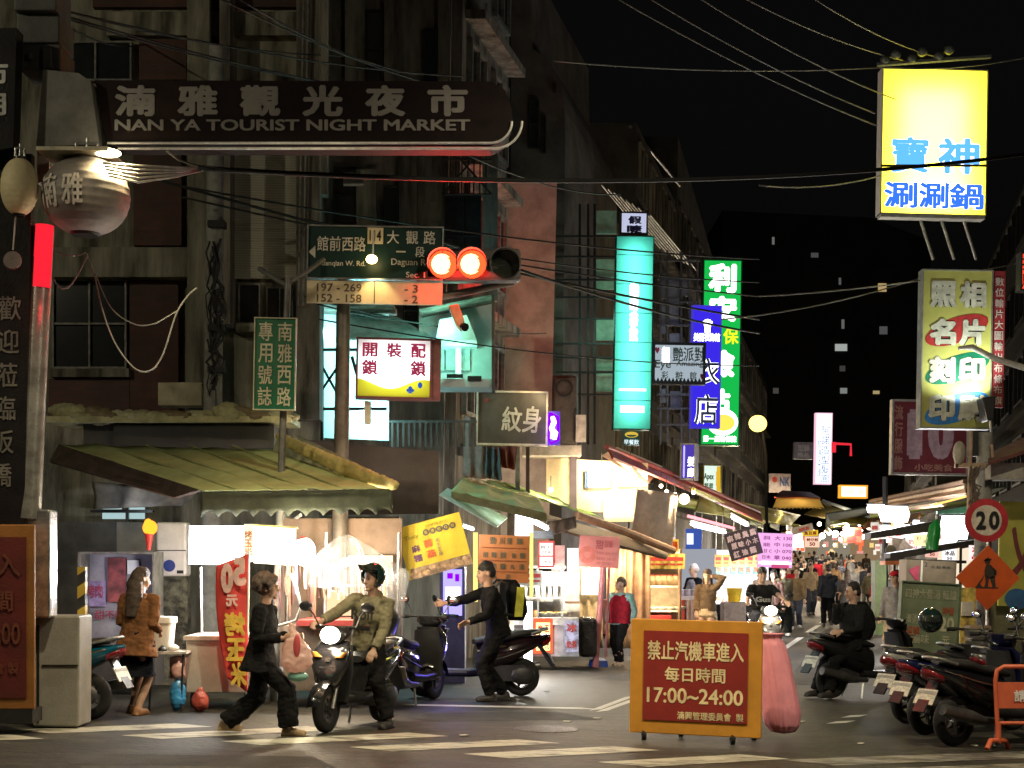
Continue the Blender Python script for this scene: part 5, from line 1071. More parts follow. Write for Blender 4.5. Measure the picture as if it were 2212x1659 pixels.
walker('person in an apron shaped white top behind the left stall shelves', 1565, 40, -40, 1.62, WHT, BLKC, ('short', None), .3, skin=SKINL)
walker('person in blue stripes at the bright stall beside the pink price sign', 1606, 42, 30, 1.66, cloth('blue_grey', (.14, .17, .26)), DENIM, ('bob', None), .3, skin=SKINL)
cpm = person('person in a red cap and grey jacket leaning behind the green price board', GX(1936, 27), -35, 1.66, hL=(.2, -.2, .9), hR=(-.22, -.12, .85), top=GREY, bottom=BEIGE, hair=('short', None), head=(-20, 8), skin=SKINL); hat(cpm, 'cap', REDC)
# ------------------------------------------------------------------ stalls on the left
def rect(x0, y0, x1, y1, d): return [P(x0, y1, d), P(x1, y1, d), P(x1, y0, d), P(x0, y0, d)]
def cloth_sheet(pts, folds=.03, nu=18, nv=10, seed=0, freq=7, scallop=0):
    """hanging sheet through 4 world points (bottom-left, bottom-right, top-right, top-left) with folds"""
    a, b, c, d = [Vector(p) for p in pts]; nrm = (b - a).cross(d - a).normalized()
    def fn(u, v):
        p = (a.lerp(b, u)).lerp(d.lerp(c, u), v); w = noise.noise(Vector((u * freq + seed, v * 1.5, seed)))
        p = p + nrm * folds * (w + .5 * math.sin(u * freq * 3 + seed))
        if scallop and v == 0: p = p + (d - a).normalized() * scallop * abs(math.sin(u * math.pi * scallop_n[0]))
        return p
    return MB().sheet(fn, nu, nv, nrm * .004)
scallop_n = [9]
def unworld(mb, par):
    inv = W[par.name].inverted(); mb.v = [inv @ v for v in mb.v]; return mb
def canopy(pts, sag=.06, ribs=4, seed=1):
    """canvas roof through 4 points (front-left, front-right, back-right, back-left), sagging between its ribs"""
    a, b, c, d = [Vector(p) for p in pts]
    def fn(u, v):
        p = a.lerp(b, u).lerp(d.lerp(c, u), v); return p - Vector((0, 0, sag * abs(math.sin(u * math.pi * ribs)) * math.sin(v * math.pi) ** .7 - .03 * noise.noise(Vector((u * 9, v * 4, seed)))))
    return MB().sheet(fn, 40, 10, (0, 0, .012))
AWN = mat('awning_olive', (.40, .40, .10), .8, var=.16, sc=1.5, bump=.1); AWND = mat('awning_dark_green', (.035, .042, .022), .8, var=.3); AWNB = mat('awning_brown', (.06, .04, .03), .8, var=.3)
CANV = mat('cream_canvas', (.62, .50, .34), .8, var=.2, sc=2); WOOD = mat('brown_beam', (.16, .09, .05), .7, var=.3); YEL = mat('awning_yellow', (.50, .42, .16), .7, var=.2)
aw = thing('awning', 'wide olive green awning with a dark scalloped valance over the corner stalls', 'awning', P(620, 1110, 17.6))
canopy([P(434, 1060, 17.2), P(822, 1057, 17.2), P(592, 974, 19.6), P(130, 961, 19.6)], .03, 5).build('canopy', mat('awning_panels', (.40, .44, .20), .85, var=.1, sc=2.4, bump=.2, bsc=14, stain=(.31, .34, .15), spec=.15), aw, smooth=180)
for k in range(1, 5): MB().tube([P(434 + 78 * k, 1058.5, 17.18), P(130 + 93 * k, 962, 19.58)], .014, 5).build('rib', mat('rib_olive', (.24, .26, .11), .7), aw)
scallop_n[0] = 11
cloth_sheet([P(434, 1118, 17.15), P(850, 1112, 17.15), P(845, 1056, 17.15), P(434, 1062, 17.15)], .015, 66, 3, 2, 5, .07).build('valance', AWND, aw, smooth=180)
MB().slab([P(110, 1000, 19.4), P(380, 1078, 17.5), P(434, 1062, 17.2), P(130, 963, 19.6)], .03).build('side_flap', AWNB, aw)
link('rolled_edge', remesh(unworld(MB().tube([P(598, 940, 19.4), P(640, 962, 19), P(690, 985, 18.5), P(740, 1008, 18), P(790, 1030, 17.6), P(856, 1050, 17.1)], [(.05, .03), (.08, .035), (.085, .04), (.1, .045), (.1, .05), (.06, .04)], 10), aw), .02, 2, .011, 12), YEL, aw, 180)
MB().slab([P(592, 976, 19.5), P(712, 1016, 18.3), P(690, 985, 18.6), P(602, 946, 19.5)], .02).build('side_panel', mat('awning_grey_green', (.4, .4, .28), .8), aw)
MB().slab([P(700, 1000, 18.9), P(846, 1048, 17.3), P(852, 1040, 17.4), P(640, 938, 19.5)], .02).build('end_panel', mat('awning_grey', (.2, .19, .12), .8), aw)
fs = MB(); fs.bpx(245, 918, 592, 968, 19.8, .4); fs.bpx(180, 905, 245, 960, 19.9, .4); solo('roller_box', 'black awning roller box between the debris ledge and the olive canopy', 'awning box', fs, mat('roller_black', (.02, .02, .018), .6))
lb_ = MB(); lb_.bpx(100, 899, 628, 912, 19.7, .9)
ld = solo('ledge', 'narrow shop ledge heaped with lit plastic tarps above the awning', 'ledge', lb_, mat('ledge_cream', (.5, .47, .26), .7, var=.3, sc=5))
random.seed(5)
for i in range(9):
    x = 150 + i * 55 + random.uniform(-12, 12); c = MB(); c.ell(P(x, 897 - random.uniform(-2, 8), 19.9), (random.uniform(.16, .34), .16, random.uniform(.05, .13)), 12, 8, (0, random.uniform(-14, 14), 0)); c.ell(P(x + 18, 900, 19.8), (.2, .12, .06), 10, 6)
    inv = sum(c.v, Vector()) / len(c.v); c.v = [v - inv for v in c.v]; o = link('tarp_bundle', remesh(c, .03, 1, .03, i), mat('tarp_lump_%d' % (i % 3), [(.42, .40, .22), (.22, .17, .09), (.5, .48, .3)][i % 3], .6), None, 180); o.location = inv
    tag(o, 'crumpled plastic tarp bundle lying along the ledge above the awning', 'tarp', 'tarp bundles on the ledge')
dk = MB(); dk.prism([P(660, 950, 19.95), P(948, 976, 19.95), P(948, 1110, 19.95), P(690, 1112, 19.95)], (0, .08, 0)); db = solo('hoarding', 'big dark brown boarding behind the right end of the olive awning', 'boarding', dk, mat('dark_boarding', (.035, .024, .02), .7, var=.2))
fb = MB(); fb.bpx(706, 1116, 862, 1145, 19.4, .12); fbo = solo('fruit_banner', 'long dark banner with a row of pale yellow fruit pictures', 'banner', fb, mat('banner_dark', (.04, .035, .03), .6))
random.seed(2)
fp = MB()
for i in range(7): fp.ell(P(733 + i * 17, 1130 + random.uniform(-2, 2), 19.4), (.045, .012, .055), 10, 6)
fpo = fp.build('fruit_print', mat('fruit_yellow', (.33, .32, .1), .6, var=.5, sc=12), None); fpo.parent = fbo; fpo.matrix_parent_inverse = W[fbo.name].inverted()
po = thing('awning_post', 'white awning post standing behind the helmeted rider', 'post', GX(735, 19)); MB().tube([GX(735, 19), P(736, 1095, 19)], .05, 10).build('post', WHITE, po, smooth=40)
po2 = thing('awning_post', 'pale awning post behind the walking figure', 'post', GX(617, 19.2)); MB().tube([GX(617, 19.2), P(617, 1108, 19.2)], .05, 10).tube([P(617, 1135, 19.2), P(650, 1112, 18.8)], .02, 6).build('post', WHITE, po2, smooth=40)
# shop front, far left
sf = thing('shop_front', 'dim grey shop front with lit clerestory strips behind the grey cabinet', 'shop front', GX(230, 20.7))
MB().bpx(-80, 1128, 252, 1560, 20.8, .15).build('wall', mat('shop_grey', (.09, .085, .08), .7, var=.3, sc=3), sf); MB().bpx(252, 1128, 336, 1560, 20.75, .2).build('panel', mat('shop_panel', (.24, .22, .19), .7, var=.2, sc=2), sf)
cm_ = emat('clerestory_glow', (.55, .78, .8), .75)
for r_ in [(221, 1108, 272, 1121), (277, 1108, 312, 1121), (222, 1095, 262, 1100), (274, 1096, 312, 1101)]: MB().bpx(*r_, 20.5, .03).build('clerestory', cm_, sf)
MB().bpx(195, 1101, 330, 1107, 20.45, .1).bpx(271, 1090, 277, 1127, 20.44, .1).build('glazing_bar', BLACK, sf)
cloth_sheet([P(205, 1100, 20.3), P(395, 1092, 19.6), P(430, 1062, 19.4), P(205, 1040, 20.3)], .06, 24, 6, 1, 6).build('inner_canopy', mat('grey_tarp', (.12, .11, .1), .8), sf, smooth=180)
dc = thing('display_case', 'glass display case with red pictures behind the woman', 'display case', GX(252, 18.6))
f_ = MB(); d = 18.6
for r_ in [(168, 1192, 172, 1395), (329, 1192, 333, 1395), (172, 1192, 329, 1197), (172, 1391, 329, 1395)]: f_.bpx(*r_, d, .5)
f_.build('frame', ALU, dc)
MB().bpx(172, 1197, 329, 1391, d + .45, .03).build('back_panel', mat('case_grey', (.26, .25, .28), .6, var=.35, sc=2.5), dc)
MB().prism(rect(232, 1205, 272, 1300, d + .4), (0, .02, 0)).build('red_poster', mat('case_red', (.22, .05, .05), .6, var=.5, sc=6), dc); MB().prism(rect(180, 1255, 228, 1310, d + .4), (0, .02, 0)).build('violet_poster', mat('case_violet', (.30, .24, .42), .6, var=.4, sc=6), dc)
MB().prism(rect(275, 1210, 300, 1240, d + .4), (0, .02, 0)).build('notice', WHITE, dc); letters_ = [('烤肉', 186, 1262, 222, 1292), ('甜不辣', 205, 1318, 270, 1338)]
place_letters(dc, letters_, mat('case_red2', (.3, .04, .08), .6), d + .38, 0, .02)
MB().bpx(168, 1395, 335, 1480, d, .5).build('base', mat('case_base', (.04, .035, .035), .6), dc)
lamp('case_light', 'POINT', P(215, 1250, 18.3), 5, (.75, .7, 1), dc); lamp('shop_light', 'POINT', P(262, 1122, 19.6), 10, (.9, .95, 1), sf)  # weak fill lights added to brighten the case and shop front
wh_ = thing('water_heater', 'white wall mounted water heater with a blue oval badge', 'water heater', P(370, 1245, 19.3))
MB().bpx(337, 1128, 402, 1245, 19.3, .3).build('casing', mat('heater_white', (.62, .58, .55), .35, var=.08), wh_, bevel=.03); MB().bpx(338, 1188, 401, 1190, 19.29, .02).build('seam', DARK, wh_)
MB().lathe([(0, -.008), (.075, -.008), (.075, 0)], P(366, 1222, 19.29), (0, 1, 0)).build('badge', mat('badge_blue', (.02, .04, .2), .4), wh_); MB().bpx(382, 1232, 396, 1239, 19.29, .02).build('label_plate', DARK, wh_)
sw = MB(); sw.bpx(334, 1245, 405, 1560, 20.2, .2); solo('stone_wall', 'rough dark stone wall below the water heater', 'wall', sw, mat('rough_stone', (.15, .14, .10), .9, var=.5, sc=7, bump=1, bsc=9, stain=(.03, .028, .022)))
cb_ = thing('utility_cabinet', 'tall grey street utility cabinet with a hazard striped edge', 'cabinet', GX(125, 14.9))
MB().prism([P(70, 1570, 14.9), P(170, 1570, 14.9), P(172, 1330, 14.9), P(76, 1330, 14.9)], (0, .45, 0)).build('casing', mat('cabinet_grey', (.25, .24, .21), .5, var=.15, sc=3), cb_, bevel=.02)
MB().bpx(80, 1350, 84, 1560, 14.885, .02).bpx(90, 1436, 168, 1438, 14.885, .02).build('door_gap', DARK, cb_)
hz_ = MB(); hz_.bpx(167, 1225, 184, 1505, 15.4, .08); solo('hazard_post', 'black and yellow striped guard post beside the grey cabinet', 'post', hz_, stripemat('hazard_stripes', (.03, .03, .03), (.5, .34, .05), 'Z', 1.6, .5, 0, 35))
tc_ = thing('torch_lamp', 'flickering orange torch shaped lamp with a red holder', 'lamp', P(322, 1182, 18.3))
MB().lathe([(.02, -.16), (.05, .02), (.05, .05)], P(322, 1160, 18.3)).build('holder', mat('torch_red', (.45, .04, .03), .5), tc_, smooth=40); MB().ell(P(324, 1140, 18.3), (.09, .09, .09), 12, 8).ell(P(320, 1131, 18.3), (.05, .05, .06), 10, 6).build('flame', emat('flame_orange', (1, .3, .02), 2.6), tc_, smooth=180)
lamp('flame_light', 'POINT', P(322, 1140, 18.0), 4, (1, .4, .08), tc_)
# corn stall
CS = thing('corn_stall', 'grilled corn stall with a blown out white light box and a grey cart front', 'stall', GX(520, 17.2))
MB().bpx(402, 1383, 560, 1496, 17.0, .9).build('cart_body', mat('cart_grey', (.46, .42, .36), .5, var=.12, sc=2), CS, bevel=.01); MB().bpx(396, 1374, 566, 1383, 16.95, 1).build('counter', mat('counter_cream', (.6, .52, .42), .35), CS)
for x in (425, 540): MB().lathe([(.03, -.03), (.09, -.03), (.09, .03), (.03, .03), (.03, -.03)], GX(x, 17.3) + Vector((0, 0, .09)), (1, 0, 0)).build('wheel', RUBBER, CS)
MB().tube([P(436, 1374, 17.3), P(434, 1225, 17.3)], .014).build('pole', WHITE, CS)
MB().prism([P(407, 1219, 17.4), P(500, 1220, 17.4), P(545, 1212, 17.4), P(545, 1136, 17.4), P(409, 1136, 17.4)], (0, .15, 0)).build('light_box', emat('blazing_white', (1, 1, 1), 7), CS)
MB().prism([P(548, 1216, 17.5), P(636, 1222, 17.5), P(636, 1142, 17.5), P(548, 1136, 17.5)], (0, .12, 0)).build('menu_box', emat('blazing_warm', (1, .9, .66), 5), CS)
MB().prism([P(548, 1136, 17.49), P(640, 1142, 17.49), P(640, 1138, 17.49), P(548, 1132, 17.49)], (0, .14, 0)).build('menu_rim', YEL, CS)
MB().bpx(527, 1132, 546, 1200, 17.3, .05).build('name_strip', emat('strip_cream', (1, .86, .6), 1.4), CS); place_letters(CS, [('烤', 528, 1146, 545, 1164), ('玉', 528, 1165, 545, 1182), ('米', 528, 1183, 545, 1200)], mat('corn_brown', (.2, .07, .01), .6), 17.28, .0, .03)
lamp('stall_light', 'POINT', P(470, 1245, 17.2), 45, (.95, .97, 1), CS, size=.1)
bl_ = thing('bulb', 'large blazing round bulb at the right end of the corn stall', 'bulb', P(658, 1215, 17.2)); MB().ell(P(657, 1192, 17.2), (.13, .13, .16), 16, 10).build('glass', emat('bulb_white', (1, .93, .78), 16), bl_, smooth=180); MB().lathe([(.03, 0), (.06, -.05)], P(655, 1158, 17.2)).build('cap', mat('torch_red', (.45, .04, .03)), bl_)
lamp('bulb_light', 'POINT', P(662, 1205, 16.95), 60, (1, .85, .62), bl_, size=.1)
fl_ = thing('feather_flag', 'red feather flag showing fifty yuan grilled corn reversed', 'flag', GX(524, 16.6)); d = 16.7
def flagpt(u, v):
    x0 = 469 + (1 - v) ** 2 * 22 - 6 * math.sin(v * 3); x1 = 536; top = 1196 + (1 - u) * 26; bot = 1488 - (1 - u) * 30 + 8
    return P(x0 + (x1 - x0) * u, bot + (top - bot) * v, d) + Vector((0, .03 * math.sin(u * 5 + v * 4), 0))
MB().sheet(flagpt, 14, 30).build('cloth', mat('flag_red', (.62, .055, .05), .7, var=.1, bump=.1), fl_, smooth=180)
def flagtext(items, m, bold):
    mb = MB()
    for s, x0, y0, x1, y1, *rot in items:
        vs, fs_ = glyphs(s, bold); c = P((x0 + x1) / 2, (y0 + y1) / 2, d - .055); a_ = R(rot[0]) if rot else 0
        mb.add([c + RV * (-(a * math.cos(a_) - b_ * math.sin(a_)) * (x1 - x0) / F * d) + UV * ((a * math.sin(a_) + b_ * math.cos(a_)) * (y1 - y0) / F * d) + Vector((0, -e * .0003, 0)) for a, b_, e in vs], fs_)
    mb.build('lettering', m, fl_)
flagtext([('5', 503, 1204, 532, 1266), ('0', 477, 1216, 504, 1282), ('元', 488, 1284, 514, 1310)], mat('flag_pink_white', (.78, .52, .48), .7), .06)
flagtext([('烤', 484, 1322, 530, 1374), ('玉', 488, 1378, 532, 1428), ('米', 498, 1430, 534, 1484)], mat('flag_gold', (.78, .52, .08), .7), .05)
MB().tube([GX(538, 16.72), P(538, 1190, 16.72)], .012).build('pole', WHITE, fl_)
# small things round the woman
tb_ = thing('folding_table', 'small round topped folding table beside the woman', 'table', GX(362, 16.9)); MB().bpx(322, 1408, 402, 1413, 16.7, .5).build('table_top', mat('table_grey', (.5, .45, .4), .4), tb_)
for x, y in ((328, 16.75), (396, 16.75), (328, 17.1), (396, 17.1)): MB().tube([GX(x, y), P(x, 1412, y)], .012).build('leg', DARK, tb_)
MB().bpx(366, 1420, 400, 1466, 16.9, .3).build('lower_basket', mat('basket_pink', (.35, .22, .2), .6, var=.4, sc=9), tb_)
fo = MB(); fo.loft([(P(354, 1406, 16.95), Vector((.09, 0, 0)), Vector((0, .12, 0))), (P(354, 1345, 16.95), Vector((.115, 0, 0)), Vector((0, .14, 0))), (P(354, 1345, 16.95), Vector((.13, 0, 0)), Vector((0, .16, 0))), (P(354, 1332, 16.95), Vector((.13, 0, 0)), Vector((0, .16, 0)))], 20, 5); solo('foam_box', 'white foam box standing on the small folding table', 'foam box', fo, mat('foam_white', (.72, .68, .62), .8, var=.05), smooth=40)
for nm, lab, x, y, r_, m_ in [('plastic_bag', 'bright blue plastic bag on the ground under the folding table', 384, 1502, (.09, .09, .17), mat('bag_blue', (.04, .24, .5), .35)), ('plastic_bag', 'pinkish knotted plastic bag hanging under the table edge', 384, 1450, (.08, .08, .1), mat('bag_pink', (.45, .25, .22), .4)), ('napkin_pack', 'crumpled white tissue pack on the folding table', 375, 1400, (.07, .05, .04), WHITE), ('pot', 'small black pot on the folding table', 350, 1404, (.05, .05, .04), BLACK), ('bucket', 'dull red bucket under the corn cart', 432, 1515, (.1, .1, .12), mat('bucket_red', (.35, .06, .04), .5))]:
    c = MB(); q = P(x, y, 16.8); c.ell(Vector(), r_, 14, 9); c.ell(Vector((0, 0, r_[2])), (r_[0] * .35, r_[1] * .35, r_[2] * .25), 8, 6); o = link(nm, remesh(c, .012, 1, .012, x), m_, None, 180); o.location = q; tag(o, lab, nm.replace('_', ' '))
# middle stall behind plastic
MS = thing('grill_stall', 'warm lit stall behind plastic sheeting with hanging goods and a steel cart', 'stall', GX(720, 18))
MB().bpx(612, 1352, 760, 1492, 17.4, .9).build('cart_body', mat('cart_brown_steel', (.2, .17, .14), .4, .4, var=.3, sc=3), MS); MB().bpx(640, 1340, 850, 1352, 17.3, 1).build('counter', mat('counter_red', (.3, .05, .05), .4), MS)
MB().bpx(604, 1120, 868, 1440, 18.9, .1).build('back_wall', mat('stall_back', (.16, .11, .08), .7, var=.3, sc=2), MS)
for x in (622, 705, 862): MB().tube([GX(x, 18.4), P(x, 1150, 18.4)], .02).build('post', STEEL, MS)
MB().bpx(690, 1262, 845, 1268, 18.2, .4).build('shelf', STEEL, MS); MB().bpx(752, 1200, 848, 1262, 18.7, .05).build('lit_panel', emat('lit_cream', (1, .82, .55), 1.6), MS); MB().bpx(700, 1270, 800, 1330, 18.6, .05).build('lit_panel', emat('lit_orange', (1, .68, .38), 1.3), MS)
random.seed(11)
for i in range(34):
    x = 596 + i * 7.6 + random.uniform(-3, 3); y0 = random.uniform(1205, 1235); y1 = y0 + random.uniform(50, 125); dd = random.uniform(17.7, 18.5); w_p = random.uniform(2, 5)
    col = random.choice([0, 0, 0, 1, 2, 3, 4, 5, 5, 5]); m_ = [mat('strip_dark', (.10, .05, .05), .4), mat('strip_silver', (.6, .6, .62), .25, .8), mat('strip_white', (.5, .45, .4), .5), mat('strip_amber', (.6, .35, .12), .5), mat('strip_blue', (.3, .36, .6), .4), mat('strip_brown', (.22, .13, .09), .6)][col]
    o = MB().tube([P(x, y1, dd), P(x + random.uniform(-2, 2), (y0 + y1) / 2, dd), P(x, y0, dd)], [(w_p / F * dd * .7, .012), (w_p / F * dd, .02), (w_p / F * dd * .5, .01)], 8)
    o = solo('hanging_strip', 'thin packaged strip hanging in a row inside the warm plastic covered stall', 'hanging goods', o, m_, 'goods hanging in the warm stall', smooth=60)
for i, (x, y) in enumerate([(690, 1215), (745, 1215), (800, 1225)]):
    b = thing('bulb', 'hot white bulb hanging inside the plastic covered stall', 'bulb', P(x, y + 8, 18), group='bulbs in the plastic covered stall'); MB().ell(P(x, y, 18), .055, 10, 7).build('glass', emat('bulb_white', (1, .93, .78), 16), b, smooth=180); MB().tube([P(x, y - 4, 18), P(x, y - 40, 18)], .006, 5).build('cord', WIRE, b)
    lamp('bulb_light', 'POINT', P(x, y + 4, 17.7), 34, (1, .80, .52), b, size=.06)
PLA = tmat('clear_plastic', (.3, .32, .35), .2, .82)
pt_ = thing('plastic_sheet', 'clear plastic rain sheet draped over the warm stall behind the helmeted rider', 'plastic sheet', P(770, 1400, 17.2))
def pf(u, v):
    tx = 655 + 230 * u; ty = 1222 - 72 * math.sin(min(1, u * 1.9) * math.pi / 2) + (max(0, u - .42) * 150); bx = 668 + 190 * u; by = 1268 + 130 * u ** 2
    x = bx + (tx - bx) * v; y = by + (ty - by) * v
    return P(x, y, 17.25) + Vector((0, .12 * noise.noise(Vector((u * 7, v * 4, 2))) + .05 * math.sin(u * 22 + v * 5), 0))
MB().sheet(pf, 34, 14, (0, .003, 0)).build('sheet', PLA, pt_, smooth=180)
p7_ = thing('plastic_sheet', 'hanging clear plastic curtain to the right of the helmeted rider', 'plastic sheet', P(860, 1420, 17.6))
MB().sheet(lambda u, v: P(826 + 44 * u + 8 * v, 1430 - 190 * v - 14 * u, 17.6) + Vector((0, .06 * math.sin(u * 14 + v * 2) + .05 * noise.noise(Vector((u * 5, v * 5, 1))), 0)), 16, 14, (0, .003, 0)).build('sheet', PLA, p7_, smooth=180)
ho = MB().tube([P(628, 1240, 17), P(640, 1270, 16.95), P(650, 1310, 16.95), P(640, 1340, 16.95), P(622, 1346, 17), P(600, 1352, 17)], .016, 8); solo('hose', 'white curved hose hanging in front of the warm stall', 'hose', ho, WHITE, smooth=60)
# machine and banners between
vm = thing('drink_machine', 'violet blue lit machine cabinet behind the backpack man', 'machine', GX(977, 21.2))
MB().bpx(950, 1225, 1004, 1500, 21.3, .7).build('cabinet', mat('machine_dark', (.05, .05, .09), .4), vm); MB().bpx(957, 1230, 998, 1330, 21.27, .03).build('lit_front', emat('violet_screen', (.42, .36, 1), 1.5), vm)
MB().bpx(962, 1268, 994, 1300, 21.25, .02).build('bright_window', emat('blue_white', (.85, .85, 1), 3.5), vm); MB().bpx(966, 1238, 978, 1250, 21.25, .02).bpx(983, 1240, 992, 1256, 21.25, .02).build('stickers', emat('deep_violet', (.16, .0, 1), 1), vm)
lamp('machine_light', 'POINT', P(975, 1270, 20.7), 4, (.35, .3, 1), vm)
yb = sign('menu_banner', 'yellow menu banner hanging askew with purple and red characters', 'banner', (867, 1122, 1009, 1238), 19.2, mat('banner_yellow', (.80, .60, .05), .6, var=.1, sc=3, bump=.1), .01, None, [(mat('banner_purple', (.13, .05, .12), .6), .04, [('麻', .22, .46, .13, .14), ('糬', .22, .64, .13, .14)]), (mat('banner_orange_red', (.7, .14, .04), .6), .04, [('蕎', .42, .42, .13, .15), ('燕', .43, .62, .14, .15)]), (mat('banner_grey', (.2, .2, .2), .6), .01, vert('花生芝麻', .57, .36, .7, .06)), (mat('banner_olive', (.42, .33, .03), .6), .02, [('古早味手工', .62, .1, .36, .06), ('Tasty', .2, .24, .22, .1)])], tilt=-16)
w, h = yb['w'], yb['h']; m = MB()
for i in range(5): m.lathe([(.0, -.006), (.04, -.006), (.04, .0), (0, .0)], Vector(((.43 + .105 * i - .5) * w, -.006, h * .79)), (0, 1, 0), 16)
m.build('round_badges', mat('badge_dark', (.12, .12, .1), .6), yb, world=False)
letters(yb, [(c, .43 + .105 * i, .21, .05, .06) for i, c in enumerate('香濃軟Q甜')], mat('banner_yellow', (.8, .6, .05)), w, h, -.016)
pm = MB(); random.seed(4)
MB().box((.02, -.004, h * .1), (w * .94, .006, h * .2)).build('photo_strip', mat('photo_strip', (.34, .24, .15), .6, var=.6, sc=9), yb, world=False)
for i in range(9): pm.ell(((-.42 + .105 * i) * w, -.012, h * random.uniform(.06, .14)), (.05, .008, .035), 10, 6, (0, random.uniform(-30, 30), 0))
pm.build('snack_photos', mat('snack_photo', (.5, .34, .2), .6, var=.5, sc=14), yb, world=False)
om = sign('menu_board', 'orange menu board with dark green characters between yellow strips', 'menu', (1033, 1156, 1143, 1258), 20.6, mat('menu_orange', (.60, .21, .055), .6, var=.12, sc=4), .04, None, [(mat('menu_green', (.16, .14, .07), .6), .025, [('勁', .28, .12, .13, .15), ('川', .46, .12, .1, .15), ('爬', .6, .12, .1, .15), ('麵', .8, .12, .12, .13), ('招', .14, .42, .1, .11), ('辣', .31, .42, .11, .12), ('餃', .49, .42, .12, .13), ('包', .7, .42, .1, .11), ('麵', .87, .42, .11, .12), ('酒', .14, .66, .11, .11), ('肥', .31, .66, .11, .11), ('雞', .49, .66, .12, .12), ('丸', .68, .66, .1, .11), ('湯', .86, .66, .1, .12), ('油', .32, .88, .1, .1), ('豆', .6, .88, .1, .1)]), (mat('menu_line', (.3, .07, .02), .6), 0, [('—', .5, .27, .9, .012), ('—', .5, .54, .9, .012), ('—', .5, .77, .9, .012)])], tilt=1)
ys = MB(); ys.bpx(1022, 1150, 1032, 1300, 20.7, .05); ys.bpx(1144, 1150, 1152, 1290, 20.7, .05); solo('menu_side_strips', 'two glowing yellow strips framing the orange menu board', 'light strip', ys, emat('strip_yellow', (1, .82, .25), 1.3))
def lampfix(px, py, d, dx=16, dy=6, st=9, col=(.95, .97, 1), power=30, label=None, tube=False, group=None):
    """a bare white lamp or fluorescent tube, with its real light"""
    t = thing('stall_lamp', label, 'lamp', P(px, py, d), group=group); r = max(3.2, abs(dy) * .55) / F * d
    a, b = (P(px - dx, py - dy, d), P(px + dx, py + dy, d + (3 if tube else 0))); MB().tube([a, a.lerp(b, .1), a.lerp(b, .9), b], [r * .5, r, r, r * .5], 10).build('tube', emat('tube_%d_%d' % (st, col[2] * 100), col, st), t, smooth=60)
    MB().tube([a + Vector((0, .03, r * 1.3)), b + Vector((0, .03, r * 1.3))], r * .5, 6).build('holder', WHITE, t)
    if power: lamp('lamp_light', 'POINT', P(px, py + abs(dy) + 8, d - .25), power, col, t, size=.12)
    return t
lampfix(1012, 1140, 20.4, 12, 4, power=16, label='bright white lamp at the left edge of the orange menu board')
lampfix(1169, 1135, 23.2, 16, 8, power=34, label='bright slanted white lamp beneath the second green awning')
# ------------------------------------------------------------------ second left stall (glass booth) and the awnings above it
a2 = thing('awning', 'small olive awning with a green rear corner above the glass booth stall', 'awning', P(1110, 1110, 23.5))
canopy([P(975, 1062, 22.2), P(1180, 1112, 22.8), P(1165, 1078, 25.2), P(1000, 1034, 25.2)], .06, 3, 4).build('canopy', mat('awning_panels', (.4, .4, .1)), a2, smooth=180)
canopy([P(1040, 1038, 25), P(1300, 1120, 27.5), P(1250, 1092, 29), P(1092, 1042, 27)], .06, 3, 6).build('canopy', mat('awning_fresh_green', (.09, .17, .035), .8), a2)
MB().prism([P(975, 1078, 22.1), P(1182, 1128, 22.7), P(1180, 1108, 22.7), P(975, 1062, 22.1)], (0, .03, 0)).build('valance', mat('valance_olive', (.2, .19, .1), .8), a2)
MB().slab([P(948, 1070, 21.4), P(1072, 1140, 22.4), P(1096, 1120, 24), P(965, 1056, 23)], .02).build('under_sheet', mat('pale_green_sheet', (.45, .62, .54), .5), a2)
po3 = thing('awning_post', 'brown steel post between the white panel and the orange menu', 'post', GX(1104, 22.6)); MB().tube([GX(1104, 22.6), P(1105, 1095, 22.6)], .06, 8).build('post', mat('post_brown', (.2, .15, .11), .6), po3)
wb = MB(); wb.bpx(1112, 1105, 1151, 1157, 22.7, .1); solo('light_board', 'blank blazing white light panel beside the brown post', 'light panel', wb, emat('blazing_white', (1, 1, 1), 7))
BT = thing('glass_booth', 'snack booth with glass case, lit menu panels and steel frame beside the donut sign', 'stall', GX(1200, 24.6)); d = 24.4
MB().bpx(1108, 1335, 1250, 1350, d - .1, 1.1).build('counter', mat('counter_steel', (.55, .53, .5), .3, .6), BT)
MB().bpx(1110, 1350, 1250, 1418, d, .9).build('counter_front', mat('booth_front', (.5, .5, .55), .5), BT)
MB().bpx(1152, 1336, 1194, 1412, d - .12, .05).build('lit_menu', emat('menu_red_glow', (1, .16, .06), 1.2), BT); MB().bpx(1158, 1345, 1188, 1405, d - .14, .02).build('lit_menu', emat('menu_amber', (1, .72, .3), 2.6), BT)
place_letters(BT, [('章', 1161, 1350, 1173, 1366), ('魚', 1161, 1368, 1173, 1384), ('燒', 1161, 1386, 1173, 1402), ('五', 1176, 1350, 1187, 1366), ('十', 1176, 1368, 1187, 1384), ('元', 1176, 1386, 1187, 1402)], emat('menu_red_letters', (.8, .05, .02), .8), d - .15, 0, .03)
MB().bpx(1220, 1341, 1250, 1409, d - .12, .05).build('poster', mat('poster_blue_white', (.42, .42, .62), .5, var=.6, sc=8), BT); place_letters(BT, [('冰', 1224, 1346, 1246, 1366), ('奶茶', 1224, 1384, 1246, 1400)], mat('poster_red', (.5, .06, .05), .6), d - .14, 0, .04)
MB().bpx(1110, 1225, 1118, 1345, d, .1).bpx(1160, 1225, 1164, 1340, d, .06).bpx(1212, 1225, 1216, 1340, d, .06).bpx(1110, 1222, 1222, 1228, d, .1).build('frame', STEEL, BT)
